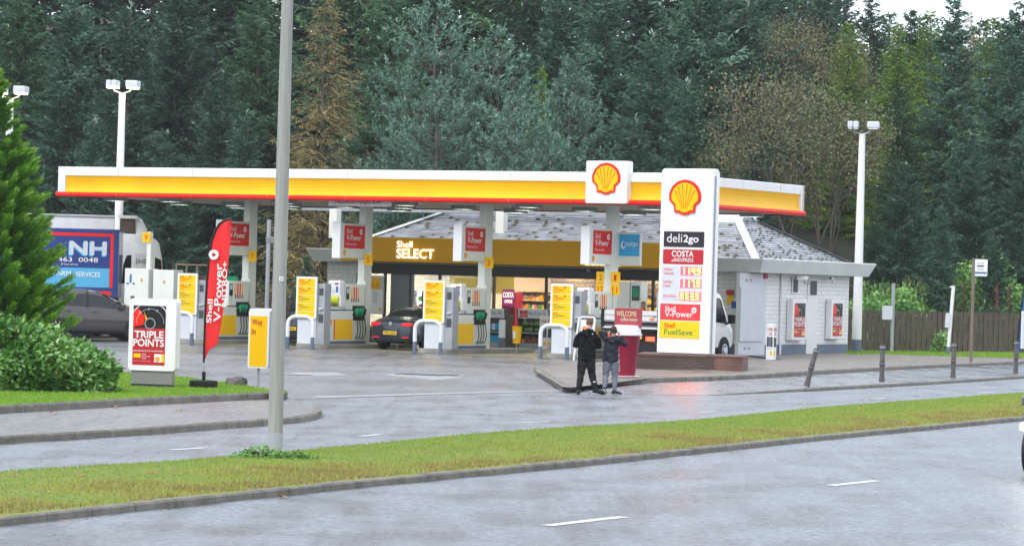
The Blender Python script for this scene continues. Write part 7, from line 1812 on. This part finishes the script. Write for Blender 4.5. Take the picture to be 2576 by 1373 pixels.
TREES = [
 # back row on the hill
 ('spruce_tree', 0, -40, -500, 178, 'tall dark spruce at the left edge, high behind the cypress'),
 ('spruce_tree', 1, 120, -530, 176, 'tall dark spruce in the back row left of the lit twin lamp'),
 ('spruce_tree', 2, 265, -490, 180, 'tall dark spruce in the back row straight above the lit twin lamp'),
 ('spruce_tree', 3, 400, -540, 174, 'tall dark spruce in the back row right of the lit twin lamp'),
 ('spruce_tree', 0, 530, -490, 178, 'tall dark spruce in the back row above the red feather flag'),
 ('spruce_tree', 1, 650, -530, 175, 'tall dark spruce in the back row just left of the lamp column'),
 ('spruce_tree', 2, 790, -480, 179, 'tall dark spruce in the back row behind the brown larch'),
 ('green_spruce_tree', 0, 930, -550, 170, 'tall dark drooping spruce just right of the brown larch'),
 ('green_spruce_tree', 1, 1050, -510, 174, 'tall dark drooping spruce behind the tall blue-green pine'),
 ('spruce_tree', 3, 1180, -500, 178, 'tall dark spruce between the two pairs of pines, back row'),
 ('green_spruce_tree', 0, 1320, -530, 172, 'tall dark spruce in the back row above the middle pines'),
 ('spruce_tree', 0, 1440, -490, 170, 'tall spruce in the back row left of the canopy emblem'),
 ('spruce_tree', 1, 1560, -510, 174, 'tall spruce in the back row above the canopy emblem'),
 ('spruce_tree', 2, 1690, -490, 172, 'tall spruce in the back row above the price sign'),
 ('spruce_tree', 3, 1830, -460, 174, 'tall spruce in the back row right of the price sign'),
 ('spruce_tree', 0, 1960, -90, 182, 'tall spruce in the back row above the bare-branched broadleaf'),
 ('spruce_tree', 1, 2080, -50, 190, 'distant spruce at the top behind the yellow-green larches'),
 ('spruce_tree', 2, 2190, -10, 196, 'distant spruce just left of the patch of open sky'),
 ('green_spruce_tree', 1, 2290, 25, 200, 'small distant spruce below the left of the open sky'),
 ('yellow_larch_tree', 0, 2340, 28, 194, 'distant yellow-green larch below the open sky'),
 ('larch_tree', 0, 2440, 30, 198, 'distant brownish larch below the open sky, right part'),
 ('yellow_larch_tree', 0, 2500, 45, 192, 'distant yellow-green larch below the right of the open sky'),
 ('spruce_tree', 1, 1905, -170, 198, 'distant tall spruce at the top edge above the canopy end'),
 ('green_spruce_tree', 0, 2010, -130, 200, 'distant green spruce at the top edge above the broadleaf trees'),
 ('spruce_tree', 3, 2065, -90, 202, 'distant spruce at the top edge behind the brown broadleaf'),
 ('spruce_tree', 2, 2120, -60, 205, 'distant spruce at the skyline left of the open sky'),
 ('green_spruce_tree', 0, 2235, 30, 208, 'distant green spruce on the skyline at the left end of the open sky'),
 ('spruce_tree', 1, 2315, 36, 210, 'distant spruce on the skyline between two yellow-green larches'),
 ('spruce_tree', 0, 2390, 48, 208, 'distant spruce on the skyline behind the tall dark one'),
 ('green_spruce_tree', 1, 2470, 50, 210, 'distant green spruce on the skyline above the bus stop'),
 ('spruce_tree', 3, 2545, 30, 205, 'distant spruce on the skyline close to the right edge'),
 ('spruce_tree', 3, 2600, -30, 186, 'distant spruce in the top right corner'),
 # middle row
 ('green_spruce_tree', 1, 60, -60, 162, 'mid-row dark spruce behind the tip of the cypress'),
 ('spruce_tree', 2, 185, -30, 160, 'mid-row spruce left of the lit twin lamp'),
 ('spruce_tree', 0, 330, 10, 158, 'mid-row spruce right of the lit twin lamp'),
 ('spruce_tree', 1, 455, -100, 162, 'mid-row blue-tipped spruce above the left end of the canopy'),
 ('spruce_tree', 3, 560, 180, 157, 'mid-row blue-tipped spruce above the feather flag'),
 ('green_spruce_tree', 0, 655, -50, 160, 'mid-row dark spruce left of the lamp column'),
 ('green_spruce_tree', 1, 985, -60, 160, 'mid-row dark spruce between the brown larch and the tall pine'),
 ('spruce_tree', 0, 1420, -50, 158, 'mid-row spruce left above the canopy emblem'),
 ('spruce_tree', 2, 1530, -90, 156, 'mid-row spruce straight above the canopy emblem'),
 ('spruce_tree', 1, 1640, 80, 153, 'mid-row frosty-tipped spruce left above the price sign'),
 ('spruce_tree', 3, 1765, -100, 156, 'mid-row dark spruce right above the price sign'),
 ('spruce_tree', 0, 1880, -10, 158, 'mid-row dark spruce left of the broadleaf tree'),
 ('yellow_larch_tree', 0, 2135, 58, 164, 'bright yellow-green larch above the bare-branched broadleaf'),
 ('yellow_larch_tree', 0, 2260, 60, 168, 'yellow-green larch above the right twin lamp'),
 ('broadleaf_tree', 1, 2040, 20, 172, 'brown-leaved broadleaf high up left of the yellow-green larch'),
 ('spruce_tree', 2, 2400, 0, 158, 'tall dark spruce right of the right twin lamp, breaking the skyline'),
 ('spruce_tree', 3, 2545, 60, 152, 'large pale-tipped spruce near the right edge'),
 ('green_spruce_tree', 0, 2270, 220, 158, 'mid-row spruce just right of the right twin lamp'),
 # front row
 ('larch_tree', 0, 826, -30, 151, 'tall sparse brown larch right of the lamp column'),
 ('spruce_tree', 3, 420, 330, 153, 'small front spruce above the left end of the canopy roof'),
 ('spruce_tree', 1, 240, 300, 156, 'small front spruce behind the lit twin lamp post'),
 ('spruce_tree', 2, 620, 280, 154, 'small front spruce between the feather flag and the lamp column'),
 ('spruce_tree', 2, 395, 620, 147, 'young spruce behind the cab of the white lorry'),
 ('pine_tree', 0, 1095, 28, 152, 'tallest blue-green pine, right of the brown larch'),
 ('pine_tree', 1, 1108, 222, 148, 'front blue-green pine below the tallest pine'),
 ('pine_tree', 1, 1250, 88, 151, 'blue-green pine above pump 3'),
 ('pine_tree', 0, 1300, 268, 147, 'front pine with upright candles just above the canopy roof'),
 ('pine_tree', 1, 1440, 160, 150, 'pine with brown patches left of the canopy emblem'),
 ('pine_tree', 0, 1385, 335, 147, 'low front pine close to the canopy emblem'),
 ('pine_tree', 0, 1010, 340, 149, 'low dark pine just right of the brown larch over the canopy'),
 ('yellow_larch_tree', 0, 1365, 170, 154, 'small yellow-green larch between the middle pines'),
 ('spruce_tree', 0, 1600, 290, 148, 'front spruce between the canopy emblem and the price sign'),
 ('spruce_tree', 1, 1730, 200, 149, 'front spruce right above the price sign'),
 ('spruce_tree', 2, 1905, 375, 146, 'small front spruce right of the price sign above the canopy end'),
 ('broadleaf_tree', 0, 2035, 165, 146, 'brown and green thin-leaved broadleaf tree left of the right twin lamp'),
 ('broadleaf_tree', 1, 1905, 300, 147, 'smaller thin-leaved broadleaf tree over the right end of the canopy'),
 ('spruce_tree', 3, 2280, 410, 147, 'front spruce right of the right twin lamp post'),
 ('spruce_tree', 1, 2440, 330, 149, 'front pale-tipped spruce above the bus stop'),
 ('spruce_tree', 0, 2590, 300, 149, 'front blue-tipped spruce cut by the right edge'),
 ('spruce_tree', 2, 2370, 520, 144, 'low front spruce above the leaning white post'),
 ('spruce_tree', 1, 2500, 590, 146, 'low front spruce between the bus stop and the right edge'),
 ('spruce_tree', 3, 2200, 560, 147, 'low front spruce behind the right end of the shop roof'),
 ('green_spruce_tree', 0, 700, 500, 158, 'dark spruce seen under the canopy behind the lamp column'),
 ('green_spruce_tree', 1, 500, 480, 158, 'dark spruce seen under the canopy left of pump 7'),
 ('green_spruce_tree', 0, 300, 470, 160, 'dark spruce seen under the canopy behind the white lorry'),
 ('larch_tree', 0, 800, 420, 156, 'brown twiggy larch seen under the canopy left of the shop'),
 ('spruce_tree', 1, 770, 640, 148, 'small green spruce by the left corner of the shop'),
]
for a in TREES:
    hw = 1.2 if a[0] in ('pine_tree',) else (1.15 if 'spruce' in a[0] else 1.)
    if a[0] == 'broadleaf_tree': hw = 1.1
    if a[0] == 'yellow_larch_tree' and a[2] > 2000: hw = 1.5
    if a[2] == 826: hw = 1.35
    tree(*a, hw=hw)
for v in PROTO.values():
    for pr in v:
        if pr.name not in used:
            for ch in KID[pr.name]: bpy.data.objects.remove(ch)
            bpy.data.objects.remove(pr)

# undergrowth of the wood: a mass of low twiggy growth, one object
r = np.random.default_rng(77); n = 26000
X = r.uniform(-32, 34, n); Y = 143+np.abs(r.normal(0, 1, n))*4+np.where(X < 5, np.minimum(9, (5-X)*.8), 0); Z = r.beta(1.2, 3, n)*2.6
q = quads_from(np.stack([X, Y, Z], 1), r.normal(0, 1, (n, 3))+np.array([0, 0, .8]), r.uniform(.2, .45, n), r.uniform(.04, .1, n), r, 1)
o = npmesh('undergrowth', q.reshape(-1, 3), 4, np.clip(r.normal(.35, .2, n), 0, 1), 'spruceg', 'dark undergrowth along the foot of the wood behind the station', 'undergrowth', 'stuff')

def shrub(name, lab, loc, rx, ry, h, n, m, ls, seed, stems=6, cat='shrub', group=None, ratio=.7, flat=.0, shell=.55):
    t = thing(name, lab, cat, loc, 0, group); r = np.random.default_rng(seed)
    ph = r.uniform(0, 2*PI, n); th = np.arccos(r.uniform(-.15, 1, n)); rr = np.clip(r.beta(5, 1.3, n), shell*.5, 1)
    lob = 1+.10*np.sin(3*ph+seed)+.09*np.sin(5*ph+2*th*3)+.07*np.sin(7*th+ph)
    P = np.stack([rx*rr*lob*np.sin(th)*np.cos(ph), ry*rr*lob*np.sin(th)*np.sin(ph), h*(.12+.88*rr*lob*np.cos(th))], 1); P[:, 2] = np.maximum(P[:, 2], .02)
    out = P/np.linalg.norm(P, axis=1)[:, None]; d = out*.6+r.normal(0, .6, (n, 3))+np.array([0, 0, -.1]); L_ = ls*r.uniform(.6, 1.4, n)
    d /= np.linalg.norm(d, axis=1)[:, None]; up = r.normal(0, .45, (n, 3))+np.array([0, -.25, 1.]); s = np.cross(d, up); s /= np.linalg.norm(s, axis=1)[:, None]; nn = np.cross(s, d)
    w_ = L_*ratio*.5
    # a folded leaf: two quads sharing the midrib
    a = P; b = P+d*L_[:, None]; m1 = P+d*(L_*.45)[:, None]
    q1 = np.stack([a, m1+s*w_[:, None]+nn*(w_*.25)[:, None], b, m1], 1); q2 = np.stack([a, m1, b, m1-s*w_[:, None]+nn*(w_*.25)[:, None]], 1)
    tt = np.clip(r.normal(.42, .22, n)+.2*np.sin(P[:, 0]*4+P[:, 2]*3), 0, 1)
    npmesh('leaves', np.concatenate([q1, q2]).reshape(-1, 3), 4, np.concatenate([tt, tt]), m, parent=t)
    mb = MB(); rs = random.Random(seed)
    for k in range(stems*3):
        a_ = rs.uniform(0, 2*PI); e = rs.uniform(.4, .9); mb.tube([(0, 0, 0), (rx*.4*e*math.cos(a_), ry*.4*e*math.sin(a_), h*.45), (rx*.85*e*math.cos(a_), ry*.85*e*math.sin(a_), h*rs.uniform(.6, .88))], [.025, .016, .006], 5)
    mb.build('stem', 'bark', t); return t
# big bush at the left
c0 = G(60, 985, ZB); t_ = shrub('leafy_bush', 'big broad-leaved green bush at the left, in front of the grey-brown car', (c0.x-.85, c0.y+1.1, ZB), 2.3, 1.15, 1.22, 15000, 'leafbush', .12, 4, 12)
c0 = G(205, 985, ZB); shrub('leafy_bush', 'lower end of the green bush reaching towards the triple points stand', (c0.x-.22, c0.y+.5, ZB), .80, .7, .82, 5000, 'leafbush', .115, 6, 7)
# foreground cypress with upswept sprays
def cypress(loc, H, R_, seed, lab):
    t = thing('cypress_tree', lab, 'tree', loc, 0); r = np.random.default_rng(seed); P = []; Dn = []; Tn = []; Ln = []; Wd = []; wv = MB()
    for i in range(460):
        z = H*r.beta(1.15, 1.35)*.97+.1; f = 1-z/H; rr = R_*min(1., (f*1.25)**.75)*r.uniform(.72, 1.10); az = r.uniform(0, 2*PI); a2 = np.array([math.cos(az), math.sin(az), 0])
        up = r.uniform(.12, .5); c0_ = a2*rr*.25+np.array([0, 0, z-.25*rr]); tip = a2*rr+np.array([0, 0, z+up*rr*.25])
        n = int(40+rr*46); s_ = np.linspace(.25, 1, n); ax = c0_[None]+(tip-c0_)[None]*s_[:, None]; ax[:, 2] += .10*rr*s_**2.5
        side = np.array([-a2[1], a2[0], 0]); dd0 = (tip-c0_)/np.linalg.norm(tip-c0_)
        for sg in (-1, 1, 0):
            off = sg*(1-s_)*.20*rr*r.uniform(.3, 1, n)
            for j in (0, 1):
                pos = ax+side[None]*(off*(1-.5*j))[:, None]+r.normal(0, .03, (n, 3)); d = dd0[None]+side[None]*(sg*.45)+r.normal(0, .22, (n, 3))+np.array([0, 0, .22])
                P.append(pos); Dn.append(d); Ln.append(r.uniform(.08, .16, n)); Wd.append(r.uniform(.012, .024, n)); Tn.append(np.clip(.10+.62*s_**2+r.normal(0, .13, n), 0, 1))
        if i % 6 == 0: wv.tube([tuple(a2*.05+np.array([0, 0, z-.4*rr])), tuple(c0_), tuple((c0_+tip)/2)], [.03, .018, .006], 4)
    P, Dn, Ln, Wd, Tn = map(np.concatenate, (P, Dn, Ln, Wd, Tn)); q = quads_from(P, Dn, Ln, Wd, r, 1)
    npmesh('crown', q.reshape(-1, 3), 4, Tn, 'thuja', parent=t); wv.tube([(0, 0, 0), (0, 0, H*.9)], [.13, .02], 8); wv.build('trunk', 'bark', t); return t
cypress((D(-38, 800, 74).x, 74, ZB), 6.6, 1.85, 21, 'bright green cypress with upswept sprays at the left edge')
# plants along the right fence
def at_(x, Y): return D(x, 800, Y).x
shrub('fence_shrub', 'round green shrub looking over the fence just left of the small grey board', (at_(2268, 142), 142.5, 0), 1.5, 1.2, 2.6, 3500, 'leafbush', .16, 31, 5, group='shrubs behind the right-hand fence')
shrub('fence_shrub', 'low pale green shrub over the fence right of the twin lamp post', (at_(2195, 141), 141.5, 0), 1.6, 1.1, 2.2, 3000, 'leafbush', .15, 32, 5, group='shrubs behind the right-hand fence')
shrub('fence_shrub', 'large bright green shrub behind the bus stop sign', (at_(2475, 146), 147, 0), 2.3, 1.5, 3.9, 6500, 'leafbush', .17, 33, 6, group='shrubs behind the right-hand fence')
shrub('fence_shrub', 'dark shrub over the fence between the leaning white post and the bus stop', (at_(2385, 145), 146, 0), 1.6, 1.2, 2.5, 3000, 'leafbush', .16, 34, 5, group='shrubs behind the right-hand fence')
r = np.random.default_rng(9); n = 9000; X = r.uniform(at_(2150, 142), 27, n); Yb_ = 141+.0*X+(X-15)*.72+r.uniform(.8, 3, n); Z = 1.2+r.beta(1.5, 2.2, n)*1.7
q = quads_from(np.stack([X, Yb_, Z], 1), r.normal(0, .5, (n, 3))+np.array([0, 0, 1]), r.uniform(.12, .3, n), r.uniform(.03, .07, n), r, 1)
npmesh('tall_weeds', q.reshape(-1, 3), 4, np.clip(r.normal(.5, .3, n), 0, 1), 'weed', 'tall green and brown weeds standing over the right-hand fence', 'weeds', 'stuff')
M['fire'] = tintmat('fireweed', '#6a4a3a', '#8a6a50', '#9a5a78')
for i, (x, yt) in enumerate(((2285, 700), (2318, 705), (2405, 720), (2428, 712), (2508, 716), (2540, 722))):
    pp = D(x, yt, 145.5); hh = pp.z; r = np.random.default_rng(200+i); n = 260; zz = hh*(.45+.55*r.uniform(0, 1, n)); P = np.stack([r.normal(0, .03, n), r.normal(0, .03, n), zz], 1); dd = r.normal(0, .5, (n, 3))+np.array([0, 0, .6])
    t = thing('fireweed_stalk', 'brown-pink seeded stalk over the fence, number %d from the left' % (i+1), 'plant', (pp.x, 145.5, 0), 0, 'seeded stalks behind the fence')
    t['label'] = ['brown-pink seeded stalk right of the round shrub, the left of a pair', 'brown-pink seeded stalk right of the round shrub, the right of a pair', 'pinkish stalk over the fence just right of the leaning white post', 'pinkish stalk over the fence just left of the bus stop pole', 'brown stalk over the fence right of the bus stop sign', 'brown stalk over the fence nearest the blue flag'][i]
    q = quads_from(P, dd, np.full(n, .13), np.full(n, .035), r, 1); npmesh('seed_head', q.reshape(-1, 3), 4, np.clip(r.normal(.5, .3, n), 0, 1), 'fire', parent=t); MB().tube([(0, 0, 0), (0, 0, hh)], [.02, .008], 5).build('stem', 'bark', t)
shrub('fence_ivy', 'small creeper at the foot of the leaning white post', (at_(2372, 131)+.1, 132.2, .15), .35, .3, .8, 500, 'leafbush', .1, 35, 2, cat='plant')
shrub('fence_ivy', 'small creeper at the foot of the fence right of the twin lamp post', (at_(2178, 134)+.1, 134.2, .12), .5, .25, .55, 400, 'leafbush', .1, 36, 2, cat='plant')
# weeds at the foot of the lamp column
c0 = G(670, 1150, .14); shrub('weed_clump', 'green weeds round the foot of the big lamp column', (c0.x-.05, c0.y-.1, .13), .34, .26, .15, 700, 'weed', .035, 41, 3, cat='weeds'); 
shrub('weed_clump', 'low green weeds just right of the foot of the big lamp column', (G(745, 1155, .14).x, G(745, 1155, .14).y, .13), .3, .2, .09, 600, 'weed', .04, 42, 3, cat='weeds')
# fallen leaves
M['dead'] = mat('dead_leaf', (.30, .12, .04), .7, var=(.40, .24, .06), vscale=8)
def leaf(x, y, z, lab, s=.09, seed=0):
    r = random.Random(seed); p = G(x, y, z+.012); mb = MB(); k = 9; v = [(0, 0, .02)]
    for i in range(k): a = 2*PI*i/k; q = s*(.55+.45*(i % 2))*r.uniform(.8, 1.1); v.append((q*math.cos(a)*1.2, q*math.sin(a)*.8, r.uniform(0, .035)))
    mb.add(v, [(0, i+1, (i+1) % k+1) for i in range(k)]); o = mb.build('fallen_leaf', 'dead'); o.location = p; o.rotation_euler[2] = r.uniform(0, 6); tag(o, lab, 'leaf', 'fallen leaves')
LV = [(119, 1096-1, .0, 'curled brown leaf against the footway kerb, left of the yellow one'), (299, 1091, .0, 'yellow leaf on the kerb of the left footway'), (135, 1039, ZF, 'orange leaf on the left footway, leftmost'), (450, 1034, ZF, 'orange leaf on the middle of the left footway'), (288, 1023, ZF, 'brown leaf against the bank kerb'),
      (212, 1097, 0, 'reddish leaf in the gutter of the left footway'), (36, 1199, .14, 'dark leaf on the median grass, leftmost'), (206, 1198, .14, 'orange leaf on the median grass left of the lamp column'), (380, 1190, .14, 'pale tan leaf on the median grass left of the lamp column'), (712, 1250, .0, 'red leaf by the median kerb below the lamp column'), (2160, 1094, .0, 'brown leaf in the gutter on the right'), (2172, 1013+10, .16, 'brown leaf on the median grass at the right'), (1480, 991, .0, 'yellow leaf between the boys')]
for i, (x, y, z, lb) in enumerate(LV): leaf(x, y, z, lb, .07 if y > 1080 else .09, i)
r = np.random.default_rng(5); V = []
for k in range(420):
    u_ = r.uniform(.1, .62); a = along(lf_n[1:], min(.999, r.uniform(.0, 1))) if k < 170 else along(med_n, r.uniform(.12, .5))
    a = a+Vector((r.normal(.02, .05)+(.05 if k < 170 else .05), -abs(r.normal(.02, .09)), .004)); s = r.uniform(.008, .022); an = r.uniform(0, 6); d1 = Vector((math.cos(an), math.sin(an), .3))*s; d2 = Vector((-math.sin(an), math.cos(an), .1))*s*.6
    V += [tuple(a-d1), tuple(a-d2), tuple(a+d1), tuple(a+d2)]
o = npmesh('gutter_litter', np.array(V), 4, np.zeros(len(V)//4), 'dead', 'small bits of leaf litter along the kerbs', 'leaf litter', 'stuff')

# ------------------------------------------------------------------ air: thin rain haze round the whole place
hz_ = MB().box(-250, 250, -20, 430, -1.2, 62).build('haze', 'white')
mh = bpy.data.materials.new('haze_air'); mh.use_nodes = True; n = mh.node_tree; n.nodes.clear()
o_ = n.nodes.new('ShaderNodeOutputMaterial'); v_ = n.nodes.new('ShaderNodeVolumePrincipled'); v_.inputs['Color'].default_value = (.93, .96, .97, 1); v_.inputs['Density'].default_value = .0002; v_.inputs['Anisotropy'].default_value = .2
n.links.new(v_.outputs[0], o_.inputs['Volume']); hz_.data.materials.clear(); hz_.data.materials.append(mh); hz_['kind'] = 'stuff'; hz_['label'] = 'thin wet haze over the whole place'
scene.cycles.volume_bounces = 0
